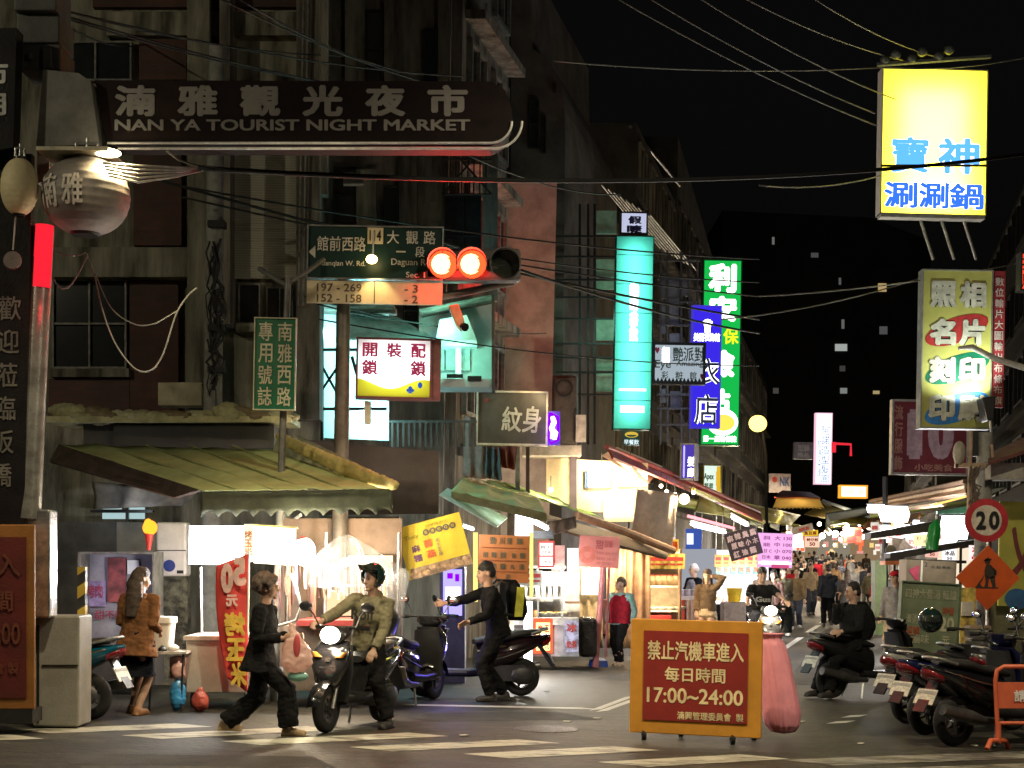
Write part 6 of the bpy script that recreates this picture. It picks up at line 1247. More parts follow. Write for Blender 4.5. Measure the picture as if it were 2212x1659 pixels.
MB().bpx(1112, 1235, 1252, 1335, d + 1.0, .05).build('back_panel', mat('booth_white_wall', (.75, .7, .62), .6, var=.35, sc=5), BT); MB().bpx(1118, 1290, 1212, 1293, d + .3, .5).bpx(1118, 1262, 1212, 1265, d + .5, .4).build('shelf', STEEL, BT)
MB().bpx(1222, 1300, 1252, 1304, d + .2, .5).build('side_shelf', WOOD, BT)
for x0, y0, x1, y1, m_ in [(1162, 1168, 1198, 1226, 'red')]:
    MB().bpx(x0, y0, x1, y1, d - .2, .05).build('hanging_menu', mat('menu_frame_red', (.6, .05, .04), .5), BT); MB().bpx(x0 + 4, y0 + 5, x1 - 4, y0 + 32, d - .22, .03).bpx(x0 + 4, y0 + 35, x1 - 4, y1 - 4, d - .22, .03).build('menu_glow', emat('menu_white', (1, .96, .9), 1.6), BT)
place_letters(BT, [('章魚小丸子', 1168, 1178, 1193, 1186), ('大份 80', 1170, 1189, 1190, 1196), ('小份 50', 1170, 1210, 1190, 1217)], mat('menu_text_dark', (.1, .03, .02), .6), d - .24, 0, .02)
MB().bpx(1199, 1178, 1220, 1232, d - .15, .03).build('pink_panel', mat('pink_panel', (.7, .36, .34), .6), BT); MB().bpx(1225, 1184, 1250, 1234, d - .1, .03).build('white_panel', emat('panel_white', (1, .97, .93), 1.3), BT)
MB().bpx(1152, 1146, 1196, 1163, d - .2, .3).build('monitor', mat('monitor_black', (.02, .02, .025), .3), BT)
lamp('booth_light', 'POINT', P(1200, 1240, d - .1), 60, (1, .9, .75), BT, size=.1); lamp('booth_light', 'POINT', P(1140, 1240, d + .5), 40, (1, .92, .82), BT, size=.1)
lw_ = MB(); lw_.bpx(1132, 1300, 1150, 1430, 22.9, .15); solo('light_column', 'upright blazing white light box beside the backpack man', 'light box', lw_, emat('blazing_white', (1, 1, 1), 7))
lamp('column_light', 'POINT', P(1141, 1390, 22.4), 30, (1, .95, .9), bpy.data.objects['light_column'])
bs = MB(); bs.bpx(1252, 1335, 1290, 1420, 24.9, .7); bso = solo('trash_bag', 'bulky black plastic covered bin at the right end of the glass booth', 'bin', bs, mat('bin_bag_black', (.02, .018, .016), .25, bump=.9, bsc=12), bevel=.06)
# goods: jars and bowls and boxes copied along the counters
def goods(proto, spots, label, cat, group, sc=None):
    for i, p in enumerate(spots):
        o = proto if i == 0 else copy_tree(proto); o.location = p; tag(o, label, cat, group)
        if i and sc: o.scale = [random.uniform(*sc)] * 3
def jar(name, m, r=.05, h=.12, lid=None):
    t = thing(name, 'x', 'jar'); MB().lathe([(r * .9, 0), (r, .01), (r, h * .8), (r * .8, h * .92)], Vector(), seg=14).build('jar', m, t, world=False, smooth=50); MB().lathe([(r * .82, h * .9), (r * .82, h), (0, h)], Vector(), seg=14).build('lid', lid or REDL, t, world=False, smooth=50); return t
REDL = mat('lid_red', (.5, .04, .03), .4)
random.seed(21)
goods(jar('sauce_jar', mat('jar_amber', (.55, .3, .1), .25), .04, .12), [P(1120 + i * 9, 1334, 24.6 + (i % 2) * .25) for i in range(5)], 'small amber sauce jar with red lid on the glass booth counter', 'jar', 'sauce jars on the glass booth counter')
def bowl(name, m, r=.09, h=.07, fill=None):
    t = thing(name, 'x', 'bowl'); MB().lathe([(r * .55, 0), (r * .9, h * .6), (r, h), (r * .93, h), (r * .8, h * .6), (0, h * .5)], Vector(), seg=16).build('bowl', m, t, world=False, smooth=50); MB().ell((0, 0, h * .8), (r * .85, r * .85, h * .5), 12, 7).build('food', fill, t, world=False, smooth=180); return t
goods(bowl('snack_bowl', STEEL, .11, .07, mat('food_gold', (.6, .38, .12), .6, var=.5, sc=30)), [P(1175 + i * 14, 1333, 24.9) for i in range(4)], 'steel bowl heaped with golden snacks on the booth counter', 'bowl', 'snack bowls on the glass booth counter')
goods(jar('stacked_cup', mat('cup_white', (.75, .75, .76), .4), .035, .2, WHITE), [P(1122 + i * 13, 1289, 24.9) for i in range(7)], 'white paper cup stack on the upper shelf of the booth', 'cups', 'cup stacks on the booth shelf', (.7, 1))
goods(jar('bottle', mat('bottle_grey', (.3, .33, .4), .2), .03, .22, WHITE), [P(1122 + i * 11, 1261, 25.0) for i in range(8)], 'small grey bottle on the top shelf of the booth', 'bottle', 'bottles on the booth shelf', (.6, .9))
# pink sign on a stand
ps_ = sign('donut_sign', 'dusty pink sign with a ring shaped donut picture on a pole', 'sign', (1251, 1158, 1338, 1226), 25.2, mat('dusty_pink', (.50, .17, .16), .6, var=.1, sc=4), .04, None, [(mat('pink_dark_text', (.33, .07, .08), .6), .03, [('甜', .5, .28, .2, .3), ('甜圈', .72, .24, .2, .22)]), (mat('pink_text2', (.36, .1, .1), .6), .0, [('古早味 原味 可可', .68, .55, .52, .1), ('每個 20 元', .68, .72, .5, .1), ('買五送一', .68, .87, .5, .1)])], tilt=2)
MB().lathe([(.055, -.006), (.14, -.006), (.14, .0), (.055, .0), (.055, -.006)], Vector((-.2, -.008, .2)), (0, 1, 0), 28).build('donut_picture', mat('donut_brown', (.42, .11, .09), .6), ps_, world=False)
st2 = thing('sign_stand', 'pink wrapped slim stand with a blue base under the donut sign', 'stand', GX(1296, 25.2)); MB().tube([GX(1290, 25.1), P(1303, 1226, 25.25)], [.05, .05]).tube([P(1316, 1226, 25.3), P(1308, 1420, 25.3)], [.02, .02]).build('pole', mat('pole_pink', (.5, .18, .2), .6), st2)
MB().loft([(GX(1296, 25.4) + Vector((0, 0, .0)), Vector((.17, 0, 0)), Vector((0, .15, 0))), (GX(1296, 25.4) + Vector((0, 0, .1)), Vector((.15, 0, 0)), Vector((0, .13, 0))), (GX(1296, 25.4) + Vector((0, 0, .14)), Vector((.07, 0, 0)), Vector((0, .06, 0)))], 16, 4).build('base', mat('base_blue', (.02, .07, .42), .5), st2, smooth=40)
# big cream backdrop, post, bulbs and the red roof
bk = thing('cream_screen', 'large cream boarding brightly lit from above behind the second stall', 'boarding', P(1300, 1120, 28.2))
MB().prism([P(1180, 1085, 28.4), P(1240, 1095, 28.4), P(1240, 985, 28.4), P(1180, 985, 28.4)], (0, .08, 0)).build('left_board', CANV, bk); MB().prism([P(1243, 1105, 28.2), P(1400, 1108, 28.2), P(1400, 1000, 28.2), P(1243, 992, 28.2)], (0, .1, 0)).build('main_board', mat('cream_board', (.72, .6, .4), .7, var=.08, sc=1.5), bk)
cloth_sheet([P(1305, 1128, 28), P(1398, 1126, 28), P(1400, 1052, 28), P(1300, 1060, 28)], .03, 20, 6, 3, 5).build('hanging_canvas', CANV, bk, smooth=180)
MB().bpx(1356, 1031, 1364, 1040, 28.1, .05).build('switch_box', DARK, bk); MB().bpx(1264, 1018, 1270, 1054, 28.1, .06).build('blue_edge', mat('edge_blue', (.05, .12, .3), .5), bk)
MB().bpx(1270, 1016, 1318, 1052, 28.05, .06).build('lit_sign', emat('blazing_warm2', (1, .95, .8), 3), bk); MB().bpx(1332, 1012, 1398, 1050, 28.06, .05).build('lit_sign', emat('blazing_warm2', (1, .95, .8), 3), bk)  # blown-out lamplight on the boarding, put in as glowing panels
pst = MB(); pst.bpx(1231, 985, 1246, 1100, 27.9, .15); solo('steel_post', 'dark square post in front of the cream boarding', 'post', pst, mat('post_dark', (.04, .03, .04), .5))
slb = MB(); slb.bpx(1128, 962, 1256, 984, 27.6, .8); solo('canopy_slab', 'grey flat canopy edge under the tattoo board', 'canopy', slb, mat('canopy_grey', (.32, .28, .26), .6))
cc_ = thing('clutter_cloth', 'crumpled red and beige cloths hanging under the tattoo board', 'cloth', P(1060, 1020, 25))
cloth_sheet([P(1000, 1030, 25), P(1050, 1035, 25), P(1060, 905, 25), P(1002, 900, 25)], .08, 14, 10, 5, 4).build('cloth', mat('cloth_dusty', (.36, .2, .16), .8), cc_, smooth=180); cloth_sheet([P(1085, 1010, 25.1), P(1112, 1015, 25.1), P(1118, 962, 25.1), P(1066, 962, 25.1)], .08, 12, 8, 8, 4).build('red_cloth', mat('cloth_rust', (.42, .07, .05), .8), cc_, smooth=180); cloth_sheet([P(1045, 1032, 25.05), P(1085, 1038, 25.05), P(1080, 965, 25.05), P(1050, 965, 25.05)], .1, 12, 8, 6, 5).build('grey_cloth', mat('cloth_greyblue', (.16, .15, .15), .8), cc_, smooth=180)
for i, (x, w_x) in enumerate(((1113, 10), (1136, 8))):
    q = MB(); q.bpx(x, 965, x + w_x, 1130, 26.8, .15); solo('upright', ('pale timber upright below the tattoo board', 'brown timber upright right of the pale one')[i], 'post', q, mat('timber_%d' % i, [(.34, .28, .2), (.12, .06, .045)][i], .7))
hb_ = [(1190, 1058, 27.6, 26, 'hot yellow bulb glowing against the left beige board'), (1300, 1008, 27.6, 45, 'hot bulb over the cream boarding'), (1362, 1006, 27.6, 45, 'second hot bulb over the cream boarding near the red roof')]
def bulb(px, py, d, power, label, r=5, col=(1, .78, .48), st=20, group=None, cord=30):
    b = thing('bulb', label, 'bulb', P(px, py + r, d), group=group); MB().ell(P(px, py, d), r / F * d, 10, 7).build('glass', emat('bulb_%d_%d' % (st, col[2] * 100), col, st), b, smooth=180); MB().tube([P(px, py - r * .8, d), P(px, py - cord, d)], .008, 5).build('cord', WIRE, b)
    if power: lamp('bulb_light', 'POINT', P(px, py + r + 3, d - .1), power, col, b, size=.08)
    return b
for x, y, dd, pw, lab in hb_: bulb(x, y, dd, pw * 1.4, lab)
bulb(1478, 1078, 27.4, 55, 'blazing star like bulb under the slope of the red roof', 11, st=30)
for x, y in ((1440, 1062), (1428, 1050), (1458, 1068), (1498, 1064)): bulb(x, y, 28.6, 5, 'smaller warm bulb in the cluster under the red roof', 4, group='bulb cluster under the red roof')
rr = thing('red_roof', 'long red sheet roof sloping down the street over the left stalls', 'awning', P(1470, 1060, 31))
MB().slab([P(1310, 968, 26.6), P(1322, 992, 26.0), P(1645, 1128, 36), P(1640, 1108, 37.5)], .04).build('sheet', mat('roof_red', (.34, .05, .03), .5, var=.3, sc=3), rr); MB().tube([P(1310, 966, 26.4), P(1480, 1036, 31), P(1640, 1106, 37)], .05, 8).build('ridge', mat('roof_red', (.34, .05, .03)), rr)
MB().slab([P(1300, 985, 26.6), P(1400, 1046, 28), P(1430, 1010, 30), P(1330, 968, 29)], .03).build('underside', CANV, rr)
hc = thing('hanging_cloth', 'big beige cloth hanging under the slope of the red roof', 'cloth', P(1420, 1180, 27.2)); cloth_sheet([P(1362, 1172, 27.2), P(1452, 1182, 27.2), P(1466, 1066, 27.2), P(1376, 1056, 27.2)], .07, 20, 12, 9, 5).build('cloth', mat('cloth_beige_hang', (.62, .5, .42), .8, var=.15), hc, smooth=180)
bm_ = thing('awning', 'dark green awning with a wooden edge above the red vest person', 'awning', P(1350, 1190, 26.5))
MB().slab([P(1150, 1128, 24.8), P(1440, 1205, 27), P(1452, 1186, 28), P(1170, 1108, 26)], -.04).build('canopy', mat('awning_dark_brown', (.07, .05, .03), .8), bm_); MB().tube([P(1245, 1112, 25.4), P(1350, 1148, 26.3), P(1455, 1190, 27.2)], .07, 8).build('edge_pole', mat('edge_wood', (.36, .2, .11), .7), bm_)
cloth_sheet([P(1190, 1158, 25), P(1245, 1140, 25.2), P(1245, 1115, 25.3), P(1180, 1128, 25)], .05, 12, 5, 4, 6).build('rolled_tarp', mat('tarp_brown', (.08, .06, .045), .6), bm_, smooth=180)
# curtained stall with warm goods
CU = thing('curtain_stall', 'warm stall with beige curtains behind the red vest person', 'stall', GX(1340, 27.6)); d = 27.4
for x0, x1, s in ((1250, 1302, 1), (1310, 1352, 2), (1350, 1405, 3)): cloth_sheet([P(x0, 1400, d), P(x1, 1400, d), P(x1, 1178 + s * 5, d), P(x0, 1180, d)], .06, 16, 8, s, 6).build('curtain', [mat('curtain_cream', (.72, .56, .34), .8), mat('curtain_beige', (.56, .38, .22), .8), mat('curtain_tan', (.48, .28, .16), .8)][s - 1], CU, smooth=180)
MB().bpx(1256, 1228, 1300, 1285, d - .1, .04).build('lit_panel', emat('lit_cream2', (1, .88, .62), 2.2), CU)
lamp('stall_light', 'POINT', P(1275, 1225, d - .4), 22, WARM, CU); lamp('stall_light', 'POINT', P(1345, 1205, d - .4), 26, WARM, CU)
FS = thing('food_stall', 'glowing food stall with shelves of jars left of the stallholder', 'stall', GX(1432, 28.6)); d = 28.5
MB().bpx(1398, 1190, 1472, 1340, d + .9, .05).build('back_panel', mat('food_back', (.6, .48, .32), .7), FS)
for y in (1225, 1265, 1318): MB().bpx(1398, y, 1470, y + 4, d + .2, .7).build('shelf', mat('shelf_pale', (.6, .5, .38), .5), FS)
MB().bpx(1396, 1330, 1450, 1400, d, .8).build('counter_front', mat('counter_red2', (.5, .04, .035), .5), FS)
for x in (1396, 1470): MB().tube([GX(x, d + .1), P(x, 1185, d + .1)], .03).build('post', WOOD, FS)
MB().bpx(1407, 1165, 1466, 1192, d - .1, .06).build('name_board', emat('name_amber', (1, .55, .06), 1.1), FS); place_letters(FS, [('烤雞', 1412, 1169, 1438, 1188), ('香腸', 1440, 1169, 1464, 1188)], emat('name_red', (.75, .06, .02), .7), d - .11, 0, .04)
lamp('stall_light', 'POINT', P(1432, 1200, d + .25), 60, (1, .8, .5), FS, size=.1); lamp('stall_light', 'POINT', P(1420, 1290, d - .1), 25, (1, .8, .5), FS, size=.1)
goods(jar('food_jar', mat('jar_cream', (.75, .58, .36), .3), .09, .2), [P(1408 + i * 13, y - 1, d + .45) for y in (1225, 1265) for i in range(5)], 'round cream food jar on the glowing stall shelves', 'jar', 'food jars on the glowing stall')
goods(bowl('food_tray', WHITE, .14, .06, mat('food_orange', (.7, .36, .12), .6, var=.5, sc=25)), [P(1410 + i * 19, 1317, d + .45) for i in range(4)], 'white tray of orange cooked food on the glowing stall counter', 'tray', 'food trays on the glowing stall')
tbl = thing('stall_table', 'stallholder table with a white top and red orange cloths below', 'table', GX(1496, 32.5)); d = 32.4
MB().bpx(1458, 1288, 1545, 1296, d, 1.1).build('table_top', mat('table_lilac', (.62, .55, .6), .4), tbl)
for i, (x0, x1) in enumerate(((1460, 1480), (1482, 1500), (1502, 1522), (1524, 1542))): cloth_sheet([P(x0, 1355, d - .03), P(x1, 1355, d - .03), P(x1, 1296, d - .03), P(x0, 1296, d - .03)], .03, 8, 4, i, 4).build('cloth', [mat('cloth_r1', (.55, .06, .03), .7), mat('cloth_r2', (.5, .34, .3), .7), mat('cloth_r3', (.65, .14, .03), .7), mat('cloth_r1', (.5, .06, .03))][i], tbl, smooth=180)
goods(jar('till_box', mat('box_lilac', (.4, .36, .45), .4), .09, .14, WHITE), [P(1470 + i * 14, 1287, d + .4) for i in range(3)], 'lilac container on the stallholder table', 'container', 'containers on the stallholder table')
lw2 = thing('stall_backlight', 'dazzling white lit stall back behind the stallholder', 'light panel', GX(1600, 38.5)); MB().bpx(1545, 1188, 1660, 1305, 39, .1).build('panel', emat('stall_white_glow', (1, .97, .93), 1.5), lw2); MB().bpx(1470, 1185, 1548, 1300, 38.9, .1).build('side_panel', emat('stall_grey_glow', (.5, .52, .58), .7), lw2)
lamp('panel_light', 'POINT', P(1600, 1260, 37.2), 120, (1, .96, .92), lw2, size=.3)
MB().bpx(1482, 1142, 1516, 1186, 37.5, .1).build('blue_screen', emat('screen_blue', (.06, .12, .5), .8), lw2); MB().bpx(1484, 1152, 1498, 1176, 37.45, .05).build('screen_white', emat('screen_white', (.8, .85, 1), 1.4), lw2)
yc = MB(); q = P(1586, 1300, 33.5); yc.lathe([(.13, 0), (.17, .3), (.15, .3), (.12, .02)], q); solo('yellow_bucket', 'bright yellow bucket on a grey pillar box before the white stall', 'bucket', yc, mat('bucket_yellow', (.85, .55, .03), .5), smooth=40)
gb = MB(); gb.bpx(1562, 1300, 1612, 1385, 33.4, .5); solo('grey_pedestal', 'brown grey pedestal box under the yellow bucket', 'box', gb, mat('pedestal', (.3, .24, .21), .6), bevel=.03)
lampfix(1530, 1141, 33.5, 37, 9, 10, (.95, .93, 1), 60, 'long white fluorescent tube over the stallholder', True); lampfix(1598, 1125, 34.5, 17, 9, 10, (.95, .93, 1), 45, 'short white fluorescent tube beside the black tilted sign', True)
pk = MB().tube([P(1487, 1115, 33.2), P(1585, 1141, 38)], .035, 8); solo('pink_neon_tube', 'long pink red neon tube running along the stall roof edge', 'neon tube', pk, emat('neon_pink', (1, .32, .36), 2.2))
bs_ = sign('black_menu_sign', 'black menu sign with pale chunky characters hanging askew', 'sign', (1571, 1143, 1642, 1205), 31, mat('black_menu', (.03, .015, .03), .5), .04, None, [(mat('menu_pale_pink', (.55, .42, .45), .6), .05, [('麻', .14, .22, .2, .24), ('辣', .38, .2, .2, .24), ('臭', .62, .2, .2, .24), ('腐', .86, .2, .2, .24), ('原', .2, .5, .18, .22), ('味', .42, .5, .18, .22), ('小', .64, .5, .18, .22), ('木', .86, .5, .18, .22), ('紅', .2, .8, .2, .24), ('油', .46, .8, .18, .22), ('麵', .72, .8, .2, .24)])], tilt=-17)
ppk = sign('pink_price_sign', 'glowing pink price list sign with rows of magenta characters', 'sign', (1637, 1152, 1712, 1226), 34, emat('pink_lit', (1, .50, .92), 1.0), .05, None, [(emat('magenta_text', (.50, .06, .36), .6), .02, [('原味', .25, .14, .2, .12), ('梅粉', .25, .34, .2, .12), ('甘 C', .28, .52, .24, .11), ('日本', .25, .7, .24, .11)] + [(s, .72, .14 + .19 * i, .5, .12) for i, s in enumerate(('大 130', '中 100', '小 070', '單 040'))]), (emat('pink_white', (1, .9, .98), 2), .2, [('■', .5, .87, .95, .12)])], tilt=1)
MB().box((.12, -.01, .03), (ppk['w'] * .5, .02, .08)).build('red_foot', emat('pink_red', (.85, .12, .3), .8), ppk, world=False)
# olive awning row down the left side, far stalls both sides
def zf(x, y): return ((2850 + x * .27125) * .5486, (1950 + y * .27125) * .5486)
def farstall(label, d, side, m, col, awn_h=2.9, out=2.6, L=6.0, over=1.6, power=40, backm=None):
    """canopied stall; side -1 left of the street, +1 right"""
    xs = (.41 + .2256 * (d - 25)) if side < 0 else (6.9 + .2256 * (d - 25)); awn_h += .5; over += .5 + max(0, d - 40) * .02; power *= 2.2; u = SU; a = Vector((xs, d, zg(d))); b = a + u * L; n = Vector((side, 0, 0))
    t = thing('market_stall', label, 'stall', a); up = lambda z: Vector((0, 0, z))
    MB().prism([a + up(.05), b + up(.05), b + up(.85), a + up(.85)], n * .9).build('counter', mat('stall_counter_%d' % (d % 3), [(.4, .12, .08), (.45, .4, .35), (.25, .2, .2)][int(d) % 3], .6), t)
    MB().prism([a + n * 1.9 + up(.9), b + n * 1.9 + up(.9), b + n * 1.9 + up(2.35), a + n * 1.9 + up(2.35)], n * .06).build('back_panel', backm or emat('stall_glow_%d' % int(d), (1, .82, .6), 1.0), t)
    MB().prism([a + n * out + up(awn_h + .5), b + n * out + up(awn_h + .5), b - n * over + up(awn_h - .3), a - n * over + up(awn_h - .3)], up(.04)).build('canopy', m, t)
    MB().prism([a - n * over + up(awn_h - .52), b - n * over + up(awn_h - .52), b - n * over + up(awn_h - .29), a - n * over + up(awn_h - .29)], n * .03).build('valance', m, t)
    for s in (.05, .95): MB().tube([a.lerp(b, s), a.lerp(b, s) + up(awn_h)], .03, 6).build('post', STEEL, t)
    if power: lamp('stall_light', 'POINT', a.lerp(b, .4) + n * .2 + up(2.15), power, col, t, size=.15)
    return t
OL2 = tmat('awning_olive2', (.42, .40, .14), .02)
SCN = [('olive canopied stall directly behind the stallholder', 36, -1, OL2), ('second olive canopied stall on the left beyond the pink price sign', 43.5, -1, tmat('awning_green_far', (.25, .33, .12), .02)), ('dark canopied stall deep on the left side', 51, -1, AWND), ('brown canopied stall deep on the left side', 59, -1, AWNB), ('farthest left stall with an olive canopy', 68, -1, OL2), ('last small stall on the left end of the street', 79, -1, AWNB)]
for i, (lab, dd, sd_, m_) in enumerate(SCN): farstall(lab, dd, sd_, m_, [(1, .9, .78), (1, .8, .55)][i % 2], power=60)
SCR = [('stall with pale lit counter behind the green column on the right', 40, 1, AWND), ('green canopied stall on the right midway', 48, 1, tmat('awning_green_far', (.25, .33, .12), .02)), ('brown canopied stall on the right midway', 56, 1, AWNB), ('olive canopied stall far on the right', 65, 1, OL2), ('farthest right stall in the bulb lights', 76, 1, AWND)]
for i, (lab, dd, sd_, m_) in enumerate(SCR): farstall(lab, dd, sd_, m_, [(1, .92, .82), (1, .78, .52)][i % 2], power=60)
ye = MB().tube([P(1498, 1058, 30), P(1560, 1088, 33), P(1650, 1128, 40)], .05, 6); solo('awning_edge_strip', 'yellow lit edge strip running along the left awnings', 'awning edge', ye, mat('edge_yellow', (.75, .62, .15), .6))
sc_ = thing('scalloped_awning', 'bright yellow and cream scalloped awning far down the street', 'awning', P(1720, 1100, 52)); scallop_n[0] = 13
cloth_sheet([P(1668, 1100, 52), P(1782, 1100, 52), P(1770, 1076, 53), P(1678, 1074, 53)], .02, 52, 4, 3, 3, .12).build('canopy', tmat('awning_cream_glow', (.95, .78, .42), .02), sc_, smooth=180); MB().slab([P(1672, 1076, 53), P(1772, 1078, 53), P(1750, 1066, 55), P(1690, 1062, 55)], .05).build('top', mat('roof_red', (.34, .05, .03)), sc_)
lamp('awning_light', 'POINT', P(1725, 1104, 52.7), 130, (1, .8, .5), sc_, size=.2)
random.seed(8)
for i, (zx, zy, r) in enumerate([(1505, 335, 4.5), (1630, 400, 9), (1775, 450, 9), (1430, 590, 8), (1530, 540, 7), (1620, 560, 9), (1610, 720, 4), (2030, 600, 5), (1970, 430, 4), (2100, 480, 4), (1690, 640, 5), (1380, 640, 5), (1720, 560, 6)]):
    x, y = zf(zx, zy); bulb(x, y, 62 + (i * 7) % 16, 70 if r > 7 else 0, 'round warm bulb strung over the far middle of the market lane', r * .8, (1, .86, .66), 14, 'string of bulbs over the far lane', cord=14)
for i in range(26):
    bulb(1690 + random.uniform(0, 190), 1140 + random.uniform(0, 42), random.uniform(70, 100), 0, 'tiny distant warm lamp in the glow at the end of the market', random.uniform(1.4, 3.2), random.choice([(1, .8, .55), (1, .92, .8), (1, .6, .3)]), 9, 'tiny lamps at the far end', cord=5)
def zr(x0, y0, x1, y1): a, b = zf(x0, y0); c, e = zf(x1, y1); return (a, b, c, e)
sign('red_banner_sign', 'bright red sign hanging above the heads far down the lane', 'sign', zr(1735, 470, 2010, 690), 60, mat('far_red', (.62, .05, .03), .6), .1, None, [(mat('far_red_text', (.2, .01, .01), .6), .06, [('熱炒', .75, .35, .35, .4), ('海鮮', .4, .7, .5, .4)])], tilt=-4)
lamp('sign_light', 'POINT', P(1838, 1180, 58.5), 40, WARM, bpy.data.objects['red_banner_sign'])
sign('yellow_banner_sign', 'small yellow lit banner over the crowd', 'sign', zr(1140, 510, 1370, 590), 58, emat('far_yellow', (1, .62, .03), .9), .1, None, [(mat('far_red_text', (.2, .01, .01)), .04, [('臭豆腐', .5, .5, .8, .7)])], tilt=-3)
sign('white_lit_sign', 'plain white lit sign beside the yellow banner over the crowd', 'sign', zr(985, 545, 1150, 760), 50, emat('far_white', (1, .96, .92), 2), .1, None, (), tilt=-8)
sign('pink_far_sign', 'salmon lit menu sheet under the yellow banner over the crowd', 'sign', zr(1180, 600, 1390, 755), 58.5, emat('far_salmon', (1, .62, .45), 1.1), .08, None, [(mat('far_red_text', (.2, .01, .01)), .04, [('蚵仔煎', .5, .3, .8, .3), ('50', .5, .7, .4, .35)])])
sign('tilted_grey_sign', 'tilted grey and red sign under the dark canopy far left of the lane', 'sign', zr(990, 440, 1300, 540), 48, mat('far_grey', (.42, .36, .3), .6), .08, None, [(mat('far_red3', (.5, .07, .05), .6), .05, [('鹽酥雞', .55, .55, .5, .5)])], tilt=-16)
# ------------------------------------------------------------------ right hand stalls
def z6(x, y): return ((3400 + x * .2857) * .5486, (1950 + y * .2857) * .5486)
def r6(x0, y0, x1, y1): a, b = z6(x0, y0); c, e = z6(x1, y1); return (a, b, c, e)
def p6(x, y, d): a, b = z6(x, y); return P(a, b, d)
ra = thing('ribbed_awning', 'brown ribbed sheet awning lit from below on the right stalls', 'awning', P(1985, 1110, 34))
RIB = stripemat('brown_ribs', (.30, .16, .08), (.45, .27, .15), 'X', 1.6, .6)
MB().slab([P(1875, 1100, 40), P(2088, 1068, 28), P(2090, 1038, 29.5), P(1880, 1082, 42)], .04).build('sheet', RIB, ra)
for i, (a, b) in enumerate([((1880, 1084), (2085, 1040)), ((1878, 1092), (2088, 1052)), ((1876, 1100), (2088, 1066)), ((1880, 1108), (2040, 1088))]): MB().tube([P(*a, 40.5), P(*b, 28.5)], .05, 6).build('rafter', [WOOD, mat('rafter_pale', (.5, .35, .22), .6)][i % 2], ra)
ysn = MB(); ysn.prism([p6(965, 150, 28), p6(1420, 30, 27), p6(1420, 0, 27), p6(975, 120, 28)], (0, .05, 0)); solo('amber_light_strip', 'glowing amber light strip sloping beneath the brown ribbed awning', 'light strip', ysn, emat('amber_strip_glow', (1, .62, .15), 1.6))
for i, (x0, y0, x1, y1, pw, lab) in enumerate([(60, 140, 290, 230, 20, 'square white lit panel left of the big white glare on the right stalls'), (240, 170, 610, 350, 80, 'biggest blazing white lamp panel under the ribbed awning'), (1080, 300, 1430, 590, 80, 'tall blazing white lit panel left of the speed limit sign'), (1020, 540, 1270, 690, 45, 'lower blazing white lamp right of the green umbrella'), (690, 350, 765, 415, 12, 'small white lamp between the two glaring panels'), (250, 420, 370, 490, 12, 'small white slanted lamp under the biggest panel')]):
    xa, ya, xb, yb_ = r6(x0, y0, x1, y1); ex = (xb - xa) * .08; xa -= ex; xb += ex; ya -= ex * .6; yb_ += ex * .6; dd = 29 + i * .6; t = thing('panel_lamp', lab, 'lamp', P((xa + xb) / 2, yb_, dd))  # panels widened so their shape takes in the lamps' bloom
    MB().loft([(P((xa + xb) / 2, yb_, dd), Vector(((xb - xa) * .42 / F * dd, 0, 0)), Vector((0, .05, 0))), (P((xa + xb) / 2, (ya + yb_) / 2, dd), Vector(((xb - xa) * .5 / F * dd, 0, 0)), Vector((0, .07, 0))), (P((xa + xb) / 2, ya, dd), Vector(((xb - xa) * .42 / F * dd, 0, 0)), Vector((0, .05, 0)))], 18, 3).build('diffuser', emat('panel_blaze', (.96, .98, 1), 8), t, smooth=60)
    MB().bpx(xa + 2, ya - 3, xb - 2, ya, dd, .1).build('housing', DARK, t); lamp('panel_light', 'POINT', P((xa + xb) / 2, yb_ + 4, dd - .4), pw, (.97, .98, 1), t, size=.2)
for i, (q, lab) in enumerate([([(100, 520), (970, 360), (970, 500), (100, 600)], 'dark tarpaulin beam slanting under the blazing panels'), ([(370, 800), (1680, 590), (1680, 660), (370, 900)], 'dark slanting awning edge above the grey menu counter'), ([(300, 870), (1420, 900), (1420, 940), (300, 905)], 'thin dark shelf edge above the grey menu counter')]):
    solo('awning_edge', lab, 'awning', MB().prism([p6(x, y, 27.6 - .3 * i) for x, y in (q[3], q[2], q[1], q[0])], (0, .5, 0)), mat('tarp_black', (.035, .03, .028), .6, var=.4, sc=4))
tg = MB(); tg.prism([p6(1020, 260, 27.2), p6(1440, 250, 27.2), p6(1440, 150, 27.2), p6(1020, 220, 27.2)], (0, .1, 0)); solo('teal_awning', 'pale teal awning strip above the tall white panel', 'awning', tg, mat('teal_tarp', (.12, .42, .32), .6))
um = thing('umbrella', 'closed green umbrella hanging among the white lamps on the right', 'umbrella', p6(950, 760, 26.6))
MB().loft([(p6(945, 755, 26.6), Vector((.1, 0, 0)), Vector((0, .1, 0))), (p6(950, 640, 26.6), Vector((.125, 0, 0)), Vector((0, .1, 0))), (p6(985, 420, 26.6), Vector((.1, 0, 0)), Vector((0, .08, 0))), (p6(1005, 330, 26.6), Vector((.02, 0, 0)), Vector((0, .02, 0)))], 14, 1.6).build('canopy', tmat('umbrella_green', (.05, .42, .12), .05), um, smooth=40); MB().tube([p6(1005, 340, 26.6), p6(1008, 280, 26.6)], .02, 6).build('tip', WHITE, um)
